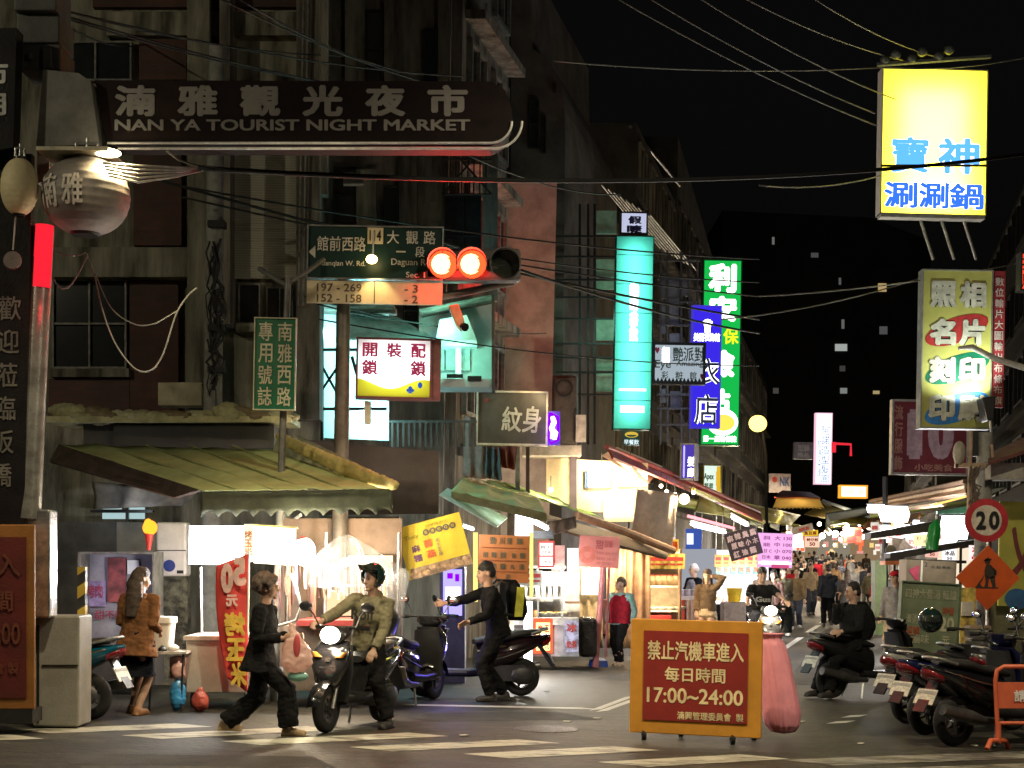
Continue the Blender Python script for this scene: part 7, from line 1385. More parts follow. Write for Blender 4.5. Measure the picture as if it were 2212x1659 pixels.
tp = thing('tilted_menu', 'pale tilted menu sheet leaning under the right awnings', 'menu', p6(450, 890, 28.5)); MB().prism([p6(280, 880, 28.5), p6(380, 900, 28.4), p6(690, 730, 28.4), p6(560, 600, 28.5), p6(400, 580, 28.5)], (0, .03, 0)).build('sheet', mat('menu_pale', (.55, .46, .4), .6, var=.35, sc=10), tp); MB().lathe([(0, -.01), (.1, -.01), (.1, 0)], p6(375, 760, 28.38), (0, 1, 0)).build('round_mark', mat('mark_olive', (.3, .28, .2), .6), tp)
sign('yellow_menu_sign', 'small yellow lit menu beside the green umbrella', 'sign', r6(700, 540, 905, 700), 28.3, emat('menu_yellow_lit', (1, .93, .45), 1.3), .05, None, [(emat('menu_pink_text', (.8, .3, .3), .7), .02, [('果汁', .3, .35, .35, .35), ('30', .72, .6, .3, .3)])])
sign('poster_sign', 'white and red poster edge behind the orange diamond', 'sign', r6(1460, 690, 1650, 900), 25.5, emat('poster_white_lit', (1, .85, .82), 1.1), .05, None, [(emat('poster_red_lit', (.8, .05, .05), .8), .06, [('冰', .5, .3, .7, .4), ('品', .5, .75, .7, .35)])])
mc_ = sign('menu_counter', 'grey beige menu counter front with a magenta triangle and small text', 'counter', r6(590, 900, 1280, 1215), 25.8, mat('counter_beige', (.23, .19, .15), .6, var=.2, sc=3), .5, None, [(mat('menu_dark', (.04, .04, .04), .6), .02, [('2', .385, .18, .06, .2), ('元 起 各式', .68, .28, .4, .12)])], tilt=1.5)
w, h = mc_['w'], mc_['h']; MB().prism([Vector((-.32 * w, -.012, .05)), Vector((-.25 * w, -.012, .04)), Vector((-.25 * w, -.012, h * .8)), Vector((-.46 * w, -.012, h * .55))], (0, -.004, 0)).build('magenta_mark', mat('magenta_mark', (.5, .05, .14), .6), mc_, world=False)
MB().box((-.2 * w, -.012, h * .5), (.03, .02, h)).build('divider', WHITE, mc_, world=False)
lamp('counter_light', 'POINT', p6(1000, 850, 25.0), 16, (1, .9, .7), mc_)
os_ = MB(); os_.bpx(*r6(300, 905, 560, 960), 26.9, .4); solo('orange_shelf', 'orange shelf edge over the red capped person', 'shelf', os_, mat('shelf_orange', (.6, .17, .05), .5))
gc = MB(); x0, y0, x1, y1 = r6(165, 900, 315, 1659); gc.bpx(x0, y0, x1, 1372, 33, .4); solo('green_column', 'olive green upright banner column at the kerb on the right', 'column', gc, mat('column_olive', (.11, .14, .04), .6, var=.25, sc=4))
gpb = MB(); gpb.tube([GX(1916, 33.5), P(1912, 1030, 33.5)], .06, 8); solo('dark_pole', 'dark pole rising above the olive green column', 'pole', gpb, DARK)
# green price board
pb = sign('price_board', 'weathered green price board reading twenty and twenty five', 'price board', (1938, 1258, 2074, 1470), 20.9, mat('board_green_grey', (.20, .24, .15), .6, var=.2, sc=3), .06, mat('board_rim', (.12, .17, .11), .5), [(mat('board_pale', (.42, .42, .3), .6), .02, [('四神大骨湯 麵線', .5, .12, .86, .1), ('清粥', .2, .38, .2, .1), ('小菜', .46, .38, .2, .1), ('滷味', .36, .58, .3, .1), ('綜合', .5, .76, .2, .09)]), (mat('board_cream2', (.55, .53, .36), .6), .03, [('20', .79, .42, .25, .15), ('元', .79, .58, .13, .08), ('25', .78, .76, .26, .15)]), (mat('board_rust', (.35, .1, .05), .6), .03, [('招牌', .22, .5, .24, .1), ('特價', .8, .28, .2, .08)])], yaw=12, tilt=2.5, fw=.02)
MB().tube([Vector((-.4, .03, -.3)), Vector((-.4, .03, .1))], .02).tube([Vector((.4, .03, -.3)), Vector((.4, .03, .1))], .02).build('leg', DARK, pb, world=False)
# yellow banner at the right edge and things under it
YB = sign('yellow_banner', 'tall yellow green banner with a dark red brush stroke at the right edge', 'banner', (2158, 1084, 2290, 1310), 24.5, mat('banner_yellow_green', (.42, .40, .07), .6, var=.12, sc=3), .05, None, [(mat('brush_dark_red', (.16, .03, .03), .6), .03, [('乂', .38, .5, .5, .52)]), (mat('banner_blue', (.03, .12, .28), .6), .1, [('●', .3, .93, .4, .2)])])
py_ = thing('utility_pole', 'grey utility pole with brackets and a transformer beside the speed limit sign', 'pole', GX(2122, 23.6))
MB().tube([GX(2122, 23.6), P(2126, 1000, 23.6), P(2128, 935, 23.6)], [.14, .125, .12], 12).build('pole', mat('pole_concrete', (.25, .25, .23)), py_, smooth=40)
br_ = MB(); br_.bpx(2065, 1000, 2130, 1010, 23.4, .1); br_.bpx(2065, 960, 2070, 1010, 23.4, .08); br_.tube([P(2098, 930, 23.4), P(2092, 1100, 23.4)], .03, 6); br_.tube([P(2142, 960, 23.4), P(2150, 1030, 23.4)], .025, 6); br_.build('bracket', mat('bracket_rust', (.35, .25, .17), .6), py_)
MB().ell(P(2072, 978, 23.4), (.1, .1, .18), 12, 8).build('insulator', mat('insulator', (.35, .32, .25), .5), py_); MB().bpx(2098, 930, 2114, 985, 23.5, .2).build('meter_box', BLACK, py_)
random.seed(9); ck = MB()
for i in range(7): ck.tube([P(2100 + random.uniform(-8, 22), 1010 + 15 * k + random.uniform(-4, 4), 23.3) for k in range(6)], .014, 5)
ck.build('cable_tangle', mat('tangle_brown', (.1, .07, .05), .7), py_)
ins = MB()
for x, y in ((1912, 130), (1970, 128), (2028, 122), (1935, 118), (1992, 112), (2050, 108)): ins.ell(P(x, y, 26.5), (.09, .09, .08), 10, 7)
ins.tube([P(1895, 140, 26.5), P(2140, 122, 26.5)], .04, 6); solo('insulator_crossarm', 'dim crossarm with round insulators above the yellow hotpot sign', 'crossarm', ins, mat('insulator_dim', (.12, .13, .11), .4))
wc = MB().tube([P(2070, 752, 24.8), P(2100, 750, 24.8), P(2150, 775, 24.8), P(2215, 795, 24.8)], [.03, .05, .05, .05], 8); solo('grey_conduit', 'thick pale cable conduit curving across the printing sign', 'conduit', wc, WIREW, smooth=60)
ev = thing('eave', 'maroon eave with a pale grey box under it at the right edge', 'eave', P(2190, 1035, 23)); MB().slab([P(2136, 1005, 22.8), P(2260, 965, 22.8), P(2260, 930, 24.5), P(2140, 985, 24.5)], .05).build('roof', mat('maroon_roof', (.11, .03, .025), .7), ev); MB().bpx(2140, 1000, 2270, 1035, 23.2, .6).build('grey_box', mat('grey_siding', (.3, .28, .25), .6), ev)
# clutter under the right signs
cl = thing('newspaper_rack', 'yellow and white rack of leaflets behind the parked scooters', 'rack', GX(2085, 21.5)); MB().bpx(2074, 1270, 2108, 1440, 21.5, .3).build('rack', mat('rack_yellow', (.5, .36, .08), .6, var=.6, sc=7), cl); MB().bpx(2070, 1390, 2090, 1425, 21.45, .03).build('blue_poster', mat('poster_blue', (.04, .12, .5), .5), cl); MB().bpx(2078, 1300, 2104, 1330, 21.45, .03).build('leaflet', mat('leaflet_white', (.6, .55, .5), .6), cl)
bx = MB(); bx.bpx(2098, 1352, 2142, 1402, 20.8, .3); solo('meter_cabinet', 'small brown meter cabinet under the orange diamond sign', 'cabinet', bx, mat('cabinet_brown', (.25, .17, .12), .6, var=.3), bevel=.01)
hw = MB(); hw.bpx(2110, 1280, 2300, 1480, 24.8, .2); solo('low_wall', 'dim olive low wall with hanging cloths at the right edge', 'wall', hw, mat('olive_wall', (.12, .11, .06), .8, var=.4, sc=3))
# orange barrier
ob = thing('barrier', 'orange folding steel barrier with a white lettered panel at the right edge', 'barrier', GX(2240, 14.4)); d = 14.4; OG = mat('barrier_orange', (.62, .13, .06), .45, var=.1, bump=.05)
MB().tube([P(2156, 1600, d), P(2150, 1470, d), P(2154, 1448, d), P(2168, 1440, d), P(2330, 1440, d), P(2340, 1450, d), P(2340, 1600, d)], .022, 10).tube([P(2152, 1562, d), P(2340, 1562, d)], .018, 8).build('frame', OG, ob, smooth=60)
MB().bpx(2153, 1474, 2338, 1530, d - .01, .025).build('panel', OG, ob); place_letters(ob, [('請勿停車', 2190, 1490, 2300, 1516)], mat('barrier_white', (.72, .68, .65), .5), d - .012, 0, .03)
MB().tube([P(2132, 1618, d - .15), P(2140, 1600, d - .1), P(2172, 1600, d + .1), P(2178, 1618, d + .2)], .026, 8).tube([P(2156, 1560, d), P(2156, 1604, d)], .03, 8).build('foot', OG, ob, smooth=60)
# pink rubbish sack hanging on the notice board stand
sk = thing('rubbish_sack', 'long translucent pink rubbish sack hanging behind the notice board', 'sack', GX(1682, 15)); d = 15.0
prof = [(1584, .03, 1692), (1580, .11, 1692), (1566, .155, 1690), (1540, .172, 1688), (1500, .165, 1683), (1455, .148, 1677), (1420, .135, 1672), (1392, .118, 1667), (1378, .095, 1664), (1368, .13, 1662)]
def sackpt(u, v):
    t = v * (len(prof) - 1); i = min(int(t), len(prof) - 2); f = t - i; (y0, r0, x0), (y1, r1, x1) = prof[i], prof[i + 1]
    y, r_, x = y0 + (y1 - y0) * f, r0 + (r1 - r0) * f, x0 + (x1 - x0) * f; a = u * 2 * math.pi; w = .35 + .65 * v
    cr = -abs(noise.noise(Vector((math.cos(a) * 3.2, math.sin(a) * 3.2, v * .9)))) * .2 * w - abs(noise.noise(Vector((math.cos(a) * 7, math.sin(a) * 7, v * 2 + 5)))) * .10 + .05 * noise.noise(Vector((math.cos(a) * 2, math.sin(a) * 2, v * 9)))
    return P(x, y, d) + Vector((math.cos(a), math.sin(a) * .8, 0)) * (r_ * (1.14 + cr))
MB().sheet(sackpt, 110, 46, (0, .002, 0)).build('sack', mat('pink_plastic', (.86, .33, .40), .32, var=.1, sc=3, bump=.1, spec=.6), sk, smooth=180)
# ------------------------------------------------------------------ overhead wires and loose cables
def wire(a, da, b, db, sag, label, r=.012, m=WIRE, group='overhead wires'):
    q = MB().tube(cable(P(*a, da), P(*b, db), sag), r, 5); solo('overhead_wire', label, 'cable', q, m, group, smooth=180)
DIMW = mat('cable_dim_grey', (.16, .15, .14), .5, bump=0)
wire((430, 364), 15, (2240, 330), 23, .25, 'thick dark cable running level from the gateway lamp to the right edge', .028, group=None)
for i, (a, b) in enumerate([((120, 18), (1000, 165)), ((120, 28), (1000, 225)), ((130, 36), (900, 205)), ((150, 26), (760, 120)), ((470, -5), (1060, 215)), ((520, 0), (900, 160)), ((150, 60), (330, 90))]): wire(a, 15.5, b, 22, .12, 'thin dark wire fanning out from the pole head across the corner building', .011, group='wires across the corner building')
for i, (a, b, m_) in enumerate([((1335, -2), (1895, 272), DIMW), ((1405, -2), (1890, 245), DIMW), ((1514, -2), (1935, 215), DIMW), ((1612, -2), (1970, 135), DIMW), ((1760, -2), (2030, 125), DIMW), ((1198, 132), (1900, 146), DIMW), ((1900, 146), (2240, 118), DIMW), ((1640, 400), (1900, 380), DIMW), ((1640, 640), (2240, 560), DIMW), ((1560, 690), (1990, 600), DIMW)]): wire(a, 24, b, 27, .1, 'thin grey wire crossing the black sky to the right pole', .012, m_, 'wires against the sky')
for i, (a, b, r) in enumerate([((330, 385), (1640, 690), .02), ((380, 400), (1640, 560), .014), ((390, 425), (1640, 640), .014), ((640, 470), (1640, 610), .012), ((660, 640), (1180, 720), .01), ((690, 690), (1640, 790), .01), ((900, 500), (1640, 720), .02), ((680, 655), (1060, 690), .012), ((1000, 330), (1340, 420), .012)]): wire(a, 19.2, b, 27.5, .15, 'dark sagging wire strung from the corner across the lit signs', r, group='wires across the lit signs')
for i in range(5): q = MB().tube([P(222 + 4 * i, 352 + 7 * i, 14.35), P(300, 358 + 9 * i, 14.6), P(380, 362 + 5 * i, 15), P(455, 364, 15.2)], .012, 5); solo('lamp_cable', 'pale cable strand lit up beside the gateway downlight', 'cable', q, WIREW, 'pale strands at the gateway lamp', smooth=180)
q = MB().tube([P(360, 326, 14.9), P(385, 345, 15), P(420, 358, 15.1), P(470, 362, 15.2)], .013, 5); solo('lamp_cable', 'short pale cable dropping from the arm to the strand bundle', 'cable', q, WIREW, smooth=180)
def loop(pts, d, r, label):
    n = 8; out = []
    for i in range(len(pts) - 1):
        p0, p1, p2, p3 = [Vector(pts[max(0, min(len(pts) - 1, i + k))]) for k in (-1, 0, 1, 2)]
        for j in range(n):
            t = j / n; out.append(.5 * ((2 * p1) + (p2 - p0) * t + (2 * p0 - 5 * p1 + 4 * p2 - p3) * t * t + (3 * p1 - p0 - 3 * p2 + p3) * t ** 3))
    out.append(Vector(pts[-1])); solo('loose_cable', label, 'cable', MB().tube([P(v.x, v.y, d) for v in out], r * .6, 6), DIMP, smooth=180)
DIMP = mat('cable_dim_pale', (.34, .33, .3), .5, bump=0)
loop([(188, 548), (205, 600), (220, 665), (248, 740), (290, 795), (325, 800), (352, 765), (380, 680), (405, 640), (425, 622)], 15.2, .013, 'long pale cable hanging in a deep loop over the brick panel')
loop([(205, 590), (240, 665), (290, 700), (330, 700), (360, 685), (385, 670)], 15.4, .009, 'thinner pale cable looping inside the deep loop')
loop([(188, 553), (170, 590), (150, 618), (130, 622), (114, 600)], 15.0, .013, 'short pale cable looping beside the red pillar light')
loop([(112, 536), (140, 550), (165, 552), (186, 546)], 15.0, .009, 'short cable stub joining the pillar to the loop knot')
# ------------------------------------------------------------------ lit first floor shop with cyan glow behind the locksmith sign
CY_ = thing('cyan_lit_shop', 'glazed first floor shop glowing cyan behind the locksmith sign', 'shop', P(870, 950, 23.2)); d = 23.0
CW = mat('shop_wall_pale', (.62, .68, .66), .7, var=.12, sc=2)
MB().prism([P(684, 945, d + .7), P(840, 952, d + .7), P(840, 658, d + .7), P(684, 658, d + .7)], (0, .05, 0)).build('back_wall', CW, CY_)
MB().prism([P(905, 835, d + .3), P(1062, 835, d + .3), P(1062, 640, d + .3), P(905, 672, d + .3)], (0, .05, 0)).build('balcony_wall', CW, CY_)
MB().slab([P(725, 735, d - .2), P(940, 735, d + .2), P(862, 690, d + .6), P(725, 665, d + .6)], .03).build('lean_to_roof', mat('lean_to', (.5, .62, .64), .5), CY_)
MB().prism([P(905, 836, d - .4), P(1062, 836, d - .4), P(1062, 818, d - .4), P(905, 818, d - .4)], (0, .7, 0)).build('balcony_slab', CW, CY_)
for x in (690, 735): MB().bpx(x, 660, x + (8 if x == 690 else 12), 950, d - .1, .12).build('frame_post', DARK, CY_)
fr = MB()
for y in (752, 880): fr.bpx(690, y, 835, y + 6, d - .12, .06)
fr.tube([P(690, 850, d - .2), P(738, 780, d - .2)], .02, 6); fr.tube([P(695, 790, d - .2), P(745, 880, d - .2)], .02, 6); fr.tube([P(760, 770, d - .2), P(780, 840, d - .2), P(790, 860, d - .2)], .025, 6); fr.build('frame_bar', DARK, CY_)
MB().bpx(984, 750, 996, 835, d - .05, .1).build('bright_post', mat('bright_post', (.8, .85, .82), .5), CY_); MB().bpx(940, 735, 1030, 745, d - .3, .5).build('canopy_edge', CW, CY_)
MB().prism([P(1008, 680, d - .1), P(1030, 735, d - .1), P(940, 740, d - .1), P(950, 690, d - .1)], (0, .3, 0)).build('hood', CW, CY_)
MB().bpx(915, 808, 950, 816, d - .45, .05).bpx(965, 808, 1000, 816, d - .45, .05).bpx(1010, 812, 1040, 822, d - .45, .05).build('railing_gap', DARK, CY_)
MB().bpx(915, 745, 960, 800, d + .2, .05).bpx(963, 745, 1015, 800, d + .2, .05).build('door_panel', mat('door_panel', (.5, .62, .58), .6), CY_)
tb = MB().tube([P(760, 700, d + .3), P(835, 712, d + .3)], .03, 8); tb.build('tube_lamp', emat('cyan_tube', (.45, 1, .92), 8), CY_)
lamp('cyan_light', 'POINT', P(790, 790, d + .15), 60, (.36, .95, 1), CY_, size=.1); lamp('cyan_light', 'POINT', P(700, 720, d + .2), 30, (.36, .95, 1), CY_, size=.1); lamp('cyan_light', 'POINT', P(790, 900, d + .2), 60, (.36, .95, 1), CY_, size=.1)
lamp('green_light', 'POINT', P(985, 770, d - .45), 22, (.30, 1, .68), CY_, size=.08); lamp('green_light', 'POINT', P(960, 705, d - .3), 12, (.30, 1, .68), CY_, size=.08)
MB().prism([P(684, 656, d - .3), P(846, 656, d - .3), P(846, 646, d - .3), P(684, 650, d - .3)], (0, 1.1, 0)).build('ceiling', CONCD, CY_)  # slabs and side post added to keep cyan light off nearby walls
MB().prism([P(905, 668, d - .5), P(1064, 636, d - .5), P(1064, 628, d - .5), P(905, 660, d - .5)], (0, .9, 0)).build('ceiling', CONCD, CY_)
MB().prism([P(1062, 836, d - .5), P(1068, 836, d - .5), P(1068, 636, d - .5), P(1062, 636, d - .5)], (0, .9, 0)).build('side_post', CONCD, CY_)
dr = thing('railing', 'dim grey balcony railing below the locksmith sign', 'railing', P(930, 950, 23.4))
rl = MB(); rl.bpx(840, 908, 1030, 913, 23.4, .06)
for i in range(16): rl.bpx(845 + i * 12, 913, 849 + i * 12, 965, 23.4, .03)
rl.build('bars', mat('rail_grey', (.1, .1, .09), .5, .4), dr)
px_ = MB(); px_.bpx(1035, 645, 1062, 682, 24.2, .05); solo('pale_window', 'small pale green gridded window left of the fin wall', 'window', px_, brickmat('grid_pane', (.36, .46, .36), (.3, .42, .33), (.06, .08, .06), 1, .12, .12, .02))
lamp('window_glow', 'POINT', P(1048, 690, 23.8), 3, (.5, 1, .7), bpy.data.objects['pale_window'])
# signboard frame with pale panels, green sign glow put into their colour, next to the turquoise column
gf = thing('sign_grid', 'dark steel grid with pale green panels beside the turquoise sign', 'sign frame', P(1295, 950, 33))
for i, (y0, y1) in enumerate(((455, 505), (560, 600), (605, 625), (690, 735), (775, 800), (805, 845))): MB().bpx(1288, y0, 1332, y1, 33, .06).build('panel', mat('panel_green', (.22, .38, .28), .6, var=.2), gf)  # pale panels; turquoise sign's light painted in as green
gb_ = MB()
for x in (1250, 1282, 1268): gb_.bpx(x, 440, x + 5, 960, 32.9, .06)
for y in (508, 552, 602, 640, 686, 740, 770, 802, 850): gb_.bpx(1200, y, 1335, y + 4, 32.85, .05)
gb_.build('grid', DARK, gf); lamp('panel_light', 'POINT', P(1310, 700, 31.8), 14, (.4, 1, .75), gf, size=.3)  # green light added to strengthen the sign's glow on the panels
cg = thing('window_cages', 'dark steel window cages and pipes between the turquoise and green signs', 'window cage', P(1460, 950, 36))
cb2 = MB()
for x in (1425, 1440, 1470, 1488, 1505): cb2.bpx(x, 540, x + 4, 960, 35.6, .08)
for y in (560, 600, 650, 700, 850, 880, 915): cb2.bpx(1420, y, 1512, y + 4, 35.55, .06)
cb2.build('bars', mat('cage_grey', (.10, .095, .09), .5, .4), cg)
for r_ in [(1428, 590, 1440, 645), (1444, 600, 1468, 650), (1446, 655, 1466, 700), (1428, 660, 1438, 720), (1448, 845, 1470, 885), (1425, 840, 1440, 870), (1472, 600, 1486, 640), (1446, 720, 1468, 740)]: MB().bpx(*r_, 35.7, .05).build('pane', mat('cage_pane', (.16, .16, .16), .3, var=.4, sc=2), cg)
lamp('cage_glow', 'POINT', P(1455, 780, 34.4), 14, (.7, .9, 1), cg, size=.3)
mp_ = thing('meter_cabinet', 'rounded dark metal cabinet with a wheel emblem right of the fin wall', 'cabinet', P(1220, 960, 29.2))
MB().bpx(1194, 810, 1248, 962, 29.2, .3).build('cabinet', mat('cab_brown', (.08, .065, .06), .4, .3), mp_, bevel=.06); MB().lathe([(.13, -.01), (.17, -.01), (.17, .01), (.13, .01), (.13, -.01)], P(1219, 838, 29.15), (0, 1, 0), 24).build('wheel_emblem', DARK, mp_); MB().bpx(1244, 896, 1266, 955, 29, .05).build('plate', mat('plate_grey', (.42, .38, .38), .5), mp_)
# ------------------------------------------------------------------ more shoppers far down the lane and small clutter on the stalls
fr_ = random.Random(77)
for i in range(22):
    d = fr_.uniform(52, 104); px = 1745 + (d - 52) * .8 + fr_.uniform(-75, 95); back = fr_.random() < .65
    tc, tn = fr_.choice([(BLKC, 'black'), (NAVY, 'navy'), (GREY, 'grey'), (BRN, 'brown'), (OLIVE, 'olive'), (WHT, 'white'), (MAROON, 'dark red'), (BEIGE, 'beige')])
    person('distant shopper in the thick of the crowd at the bright end of the lane', GX(px, d), 180 + fr_.uniform(-25, 25) if back else fr_.uniform(-30, 30), fr_.uniform(1.56, 1.78), top=tc, bottom=fr_.choice([BLKC, DENIM, NAVY]), hair=(fr_.choice(['short', 'bob', 'long']), None), group='distant crowd', fL=(.08, fr_.uniform(-.15, .15), .08), fR=(-.08, fr_.uniform(-.15, .15), .08))
for i, (x, d, pw) in enumerate(((1700, 60, 260), (1770, 70, 320), (1830, 60, 260), (1790, 85, 360), (1840, 98, 300))):
    b = bulb(x, 1128 + i * 4, d, pw, 'large warm globe lamp hung across the middle of the far lane', 4.5, (1, .82, .58), 16, 'globe lamps across the far lane', cord=18)  # lamps added to brighten the far lane
# hanging goods, boxes and cards along the nearer left stalls
def box_proto(name, m, w, dp, h):
    t = thing(name, 'x', 'box'); MB().box((0, 0, h / 2), (w, dp, h)).build('carton', m, t, world=False, bevel=.008); MB().box((0, -dp / 2 - .003, h * .5), (w * .7, .004, h * .5)).build('print', mat('print_' + name, (.6, .15, .08), .5, var=.6, sc=20), t, world=False); return t
random.seed(31)
goods(box_proto('snack_carton', mat('carton_white', (.65, .6, .52), .6), .16, .12, .2), [P(1548 + i * 13, 1302, 37.6 + .3 * (i % 2)) for i in range(9)], 'small snack carton in the row along the white lit stall', 'carton', 'snack cartons along the white lit stall', (.7, 1.3))
goods(box_proto('drink_carton', mat('carton_teal', (.12, .3, .3), .6), .14, .1, .24), [P(1552 + i * 16, 1240, 38.6) for i in range(7)], 'teal drink carton on the back shelf of the white lit stall', 'carton', 'drink cartons on the white lit stall', (.7, 1.2))
def card(name, m, w, h):
    t = thing(name, 'x', 'card'); MB().box((0, 0, -h / 2), (w, .01, h)).build('card', m, t, world=False); MB().box((0, -.007, -h * .35), (w * .7, .004, h * .25)).box((0, -.007, -h * .7), (w * .6, .004, h * .12)).build('print', mat('card_print', (.5, .05, .04), .6, var=.4, sc=30), t, world=False); return t
goods(card('price_card', mat('card_yellow', (.8, .62, .15), .6), .2, .28), [P(1408 + i * 15, 1196, 28.2) for i in range(5)], 'small yellow price card hanging over the glowing stall', 'price card', 'price cards over the glowing stall')
goods(card('price_tag', mat('card_white', (.75, .72, .68), .6), .17, .24), [P(1116 + i * 11, 1232, 24.2) for i in range(5)], 'white price tag hanging along the glass booth frame', 'price tag', 'price tags on the glass booth')
goods(card('bag_of_snacks', mat('bag_orange', (.7, .3, .08), .35), .18, .3), [P(1552 + i * 17, 1198, 37.4) for i in range(6)], 'orange snack bag hanging in the white lit stall', 'snack bag', 'snack bags in the white lit stall')
goods(card('clothes_hanger', mat('cloth_hang_blue', (.12, .16, .3), .8), .35, .62), [P(1612 + i * 9, 1203, 41 + i) for i in range(4)], 'blue garment hanging by the pink price sign', 'garment', 'garments by the pink price sign')
goods(card('paper_sign', mat('paper_pinkish', (.75, .45, .4), .7), .3, .36), [P(1440 + i * 3, 1150 + i * 9, 33 + i) for i in range(3)], 'pinkish paper sheet taped under the red roof edge', 'paper sheet', 'paper sheets under the red roof')
# litter, a manhole and road patches
mh = MB().lathe([(0, .006), (.33, .006), (.34, .0)], G(1180, 1575), (0, 0, 1), 28); tag(mh.build('manhole_cover', mat('manhole_iron', (.05, .045, .04), .5, .5, var=.4, sc=14, bump=.8, bsc=60)), kind='structure')
pm_ = mat('road_patch', (.028, .027, .025), .8, var=.4, sc=3, bump=.5, bsc=60)
for i, (a, b, w_) in enumerate((((880, 1550), (1250, 1546), .9), ((1350, 1470), (1480, 1440), 1.0), ((140, 1640), (700, 1646), .7), ((1750, 1480), (1790, 1420), .8))):
    mb = MB(); stripe(mb, a, b, w_, .0025); tag(mb.build('road_patch', pm_), kind='structure')
random.seed(17)
for i, (x, y) in enumerate(((1500, 1532), (1225, 1560), (1290, 1553), (1860, 1608), (2105, 1612), (1730, 1560), (1000, 1590), (660, 1590), (1180, 1495), (1415, 1430))):
    c = MB(); q = G(x, y); n = 5; c.prism([q + Vector((random.uniform(.03, .06) * math.cos(k * 1.25), random.uniform(.02, .05) * math.sin(k * 1.25), .008)) for k in range(n)], (0.004, 0, .006)); solo('paper_scrap', 'small pale scrap of litter lying flat on the road', 'litter', c, mat('scrap', (.5, .48, .42), .8), 'scraps of litter on the road')
# long olive canopies over the left stalls and a tent edge on the right
oc = MB(); oc.slab([P(1500, 1106, 31), P(1706, 1136, 60), P(1728, 1113, 62), P(1512, 1066, 33)], .04); solo('long_canopy', 'long olive canvas canopy running down the left stalls toward the crowd', 'awning', oc, tmat('awning_lit_olive', (.42, .40, .15), .02))
oc = MB(); oc.slab([P(1738, 1112, 58), P(1866, 1136, 46), P(1876, 1122, 48), P(1776, 1090, 60)], .04); solo('tent_canopy', 'olive tent canopy edge over the bulbs right of the lane middle', 'awning', oc, tmat('awning_lit_olive', (.42, .40, .15), .02))
te = MB().tube([P(1778, 1082, 59), P(1800, 1104, 58)], .08, 6).tube([P(1778, 1082, 59), P(1876, 1116, 48)], .06, 6); solo('tent_pole', 'pale blue lit tent pole edge over the right of the lane', 'pole', te, mat('tent_pole', (.4, .5, .55), .5))
lamp('canopy_light', 'POINT', P(1590, 1070, 40), 60, (1, .85, .55), bpy.data.objects['long_canopy'])  # light added above the canvas to brighten it
for i, (x0, x1, y0, y1, d, c, lab) in enumerate([(1690, 1765, 1146, 1238, 108, (1, .72, .42), 'warm orange lit stall front closing the left of the far end'), (1765, 1845, 1150, 1240, 112, (1, .85, .62), 'cream lit stall front closing the middle of the far end'), (1840, 1925, 1148, 1238, 106, (1, .66, .36), 'orange lit stall front closing the right of the far end')]):
    t = thing('market_stall', lab, 'stall', P((x0 + x1) / 2, y1, d)); MB().bpx(x0, y0, x1, y1, d, .5).build('lit_front', emat('far_front_%d' % i, c, .26), t)  # stalls added over dark gaps, lamplight put into glowing fronts
    MB().prism([P(x0 - 4, y0 + 4, d - 1), P(x1 + 4, y0 + 4, d - 1), P(x1, y0 - 8, d), P(x0, y0 - 8, d)], (0, .2, 0)).build('canopy', AWNB, t)
    for k in range(11): cx_ = x0 + 4 + fr_.uniform(0, x1 - x0 - 20); cy_ = y0 + fr_.uniform(6, 42); cw_ = fr_.uniform(5, 15); MB().bpx(cx_, cy_, cx_ + cw_, cy_ + fr_.uniform(5, 16), d - .2 - .06 * k, .05).build('menu_card', emat('far_card_%d' % ((i + k) % 4), [(1, .2, .08), (1, .7, .25), (1, .9, .75), (.8, .35, .3)][(i + k) % 4], 1.0), t)
# fuller right hand row: menus, hanging goods, more canopies and shoppers
for i, (x0, y0, x1, y1, d, c, st, txt, lab) in enumerate([(1882, 1136, 1912, 1166, 44, (1, .9, .7), 1.4, '肉圓', 'cream lit menu sheet left of the dark pole on the right stalls'), (1925, 1128, 1955, 1156, 36, (1, .78, .3), 1.2, '雞排', 'amber lit menu sheet right of the dark pole'), (1958, 1160, 1990, 1188, 30, (1, .95, .9), 1.6, '奶茶', 'white lit menu sheet above the tilted pale menu'), (2000, 1175, 2028, 1204, 29, (1, .55, .45), 1.0, '滷味', 'salmon lit menu sheet beside the lower white lamp'), (2036, 1186, 2066, 1212, 28.5, (.95, .98, 1), 1.3, '冰品', 'bluish white lit menu sheet left of the poster')]):
    sign('lit_menu_sheet', lab, 'menu', (x0, y0, x1, y1), d, emat('menu_sheet_%d' % i, c, st), .04, None, [(mat('menu_sheet_red', (.4, .03, .02), .6), .04, [(txt, .5, .35, .75, .4), ('50', .5, .78, .4, .22)])], tilt=(-3, 2, -5, 3, 0)[i])
random.seed(44)
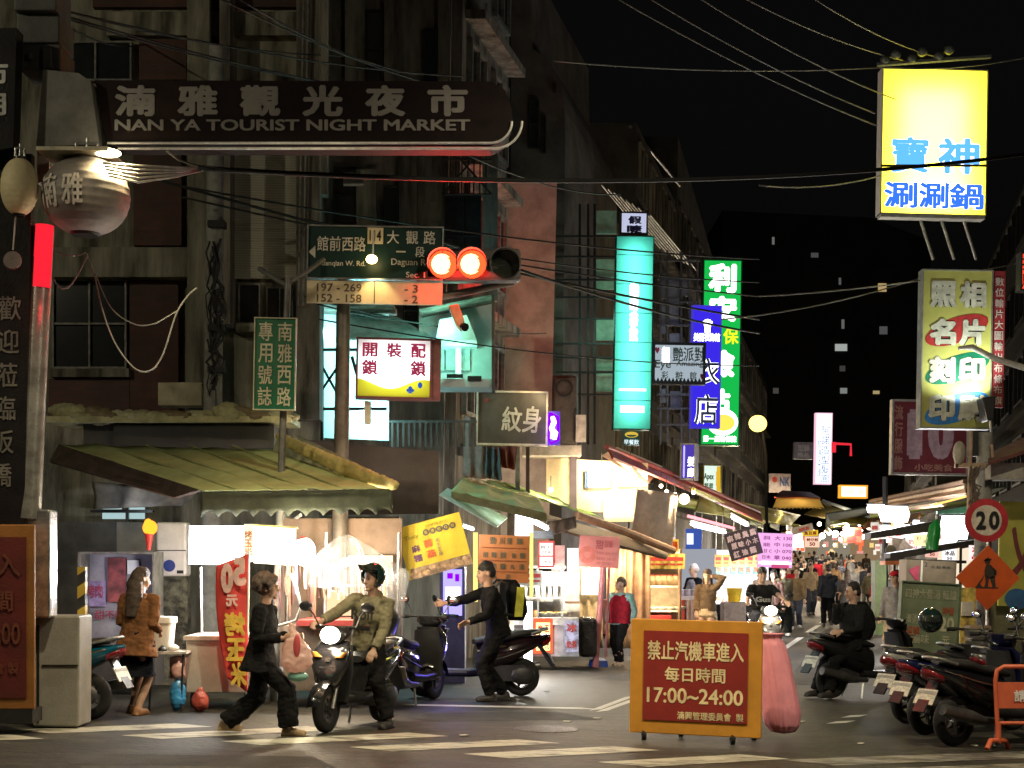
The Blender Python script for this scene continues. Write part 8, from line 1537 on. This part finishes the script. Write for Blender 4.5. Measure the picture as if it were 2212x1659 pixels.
goods(card('hanging_bag', mat('hang_white', (.7, .66, .6), .5), .18, .34), [P(1890 + i * 17, 1128 + (i % 3) * 5, 33 - i * .5) for i in range(9)], 'pale packed bag hanging under the right hand awnings', 'hanging bag', 'bags hanging under the right awnings', (.7, 1.2))
goods(card('hanging_packet', mat('hang_pink', (.7, .2, .25), .5), .14, .26), [P(1905 + i * 21, 1150 + (i % 2) * 6, 34 - i * .6) for i in range(7)], 'pink snack packet hanging behind the pale bags on the right', 'snack packet', 'pink packets on the right stalls', (.7, 1.2))
rc = MB(); rc.slab([P(1868, 1142, 50), P(1985, 1128, 33), P(1990, 1108, 34), P(1862, 1122, 52)], .04); solo('brown_canopy', 'brown canvas canopy edge under the tent pole on the right', 'awning', rc, tmat('awning_lit_brown', (.35, .22, .12), .02))
for i, (px, d, rz, top_, bot_, hr_, lab) in enumerate([(1900, 46, 140, MAROON, BLKC, 'long', 'shopper in dark red browsing the right stalls near the green column'), (1880, 48.5, 120, OLIVE, DENIM, 'short', 'shopper in olive with denim browsing the right stalls'), (1912, 40, -30, WHT, BLKC, 'bob', 'vendor in a white top behind the green column'), (1752, 50, 10, cloth('sand', (.42, .33, .22)), DENIM, 'long', 'shopper in sand coloured coat walking toward the camera mid lane'), (1812, 60, 175, DENIM, BLKC, 'bob', 'shopper in a denim jacket walking away mid lane'), (1856, 62, 190, BEIGE, BRN, 'short', 'shopper in beige walking away on the right of the lane'), (1722, 56, 0, BLKC, DENIM, 'short', 'shopper in black facing the camera on the left of the lane'), (1705, 48, -15, REDC, BLKC, 'bob', 'shopper in red facing the camera near the pink price sign')]):
    walker(lab, px, d, rz, 1.6 + .03 * (i % 5), top_, bot_, (hr_, None), 1.0 - .4 * i, skin=SKINL)
# stall lamps: brightness of bulbs, tubes, panels and the added lights
for o in list(bpy.data.objects):
    if o.type == 'LIGHT' and o.name.split('.')[0] in ('stall_light', 'panel_light', 'bulb_light', 'booth_light', 'awning_light', 'canopy_light', 'column_light'): o.data.energy *= 2.2
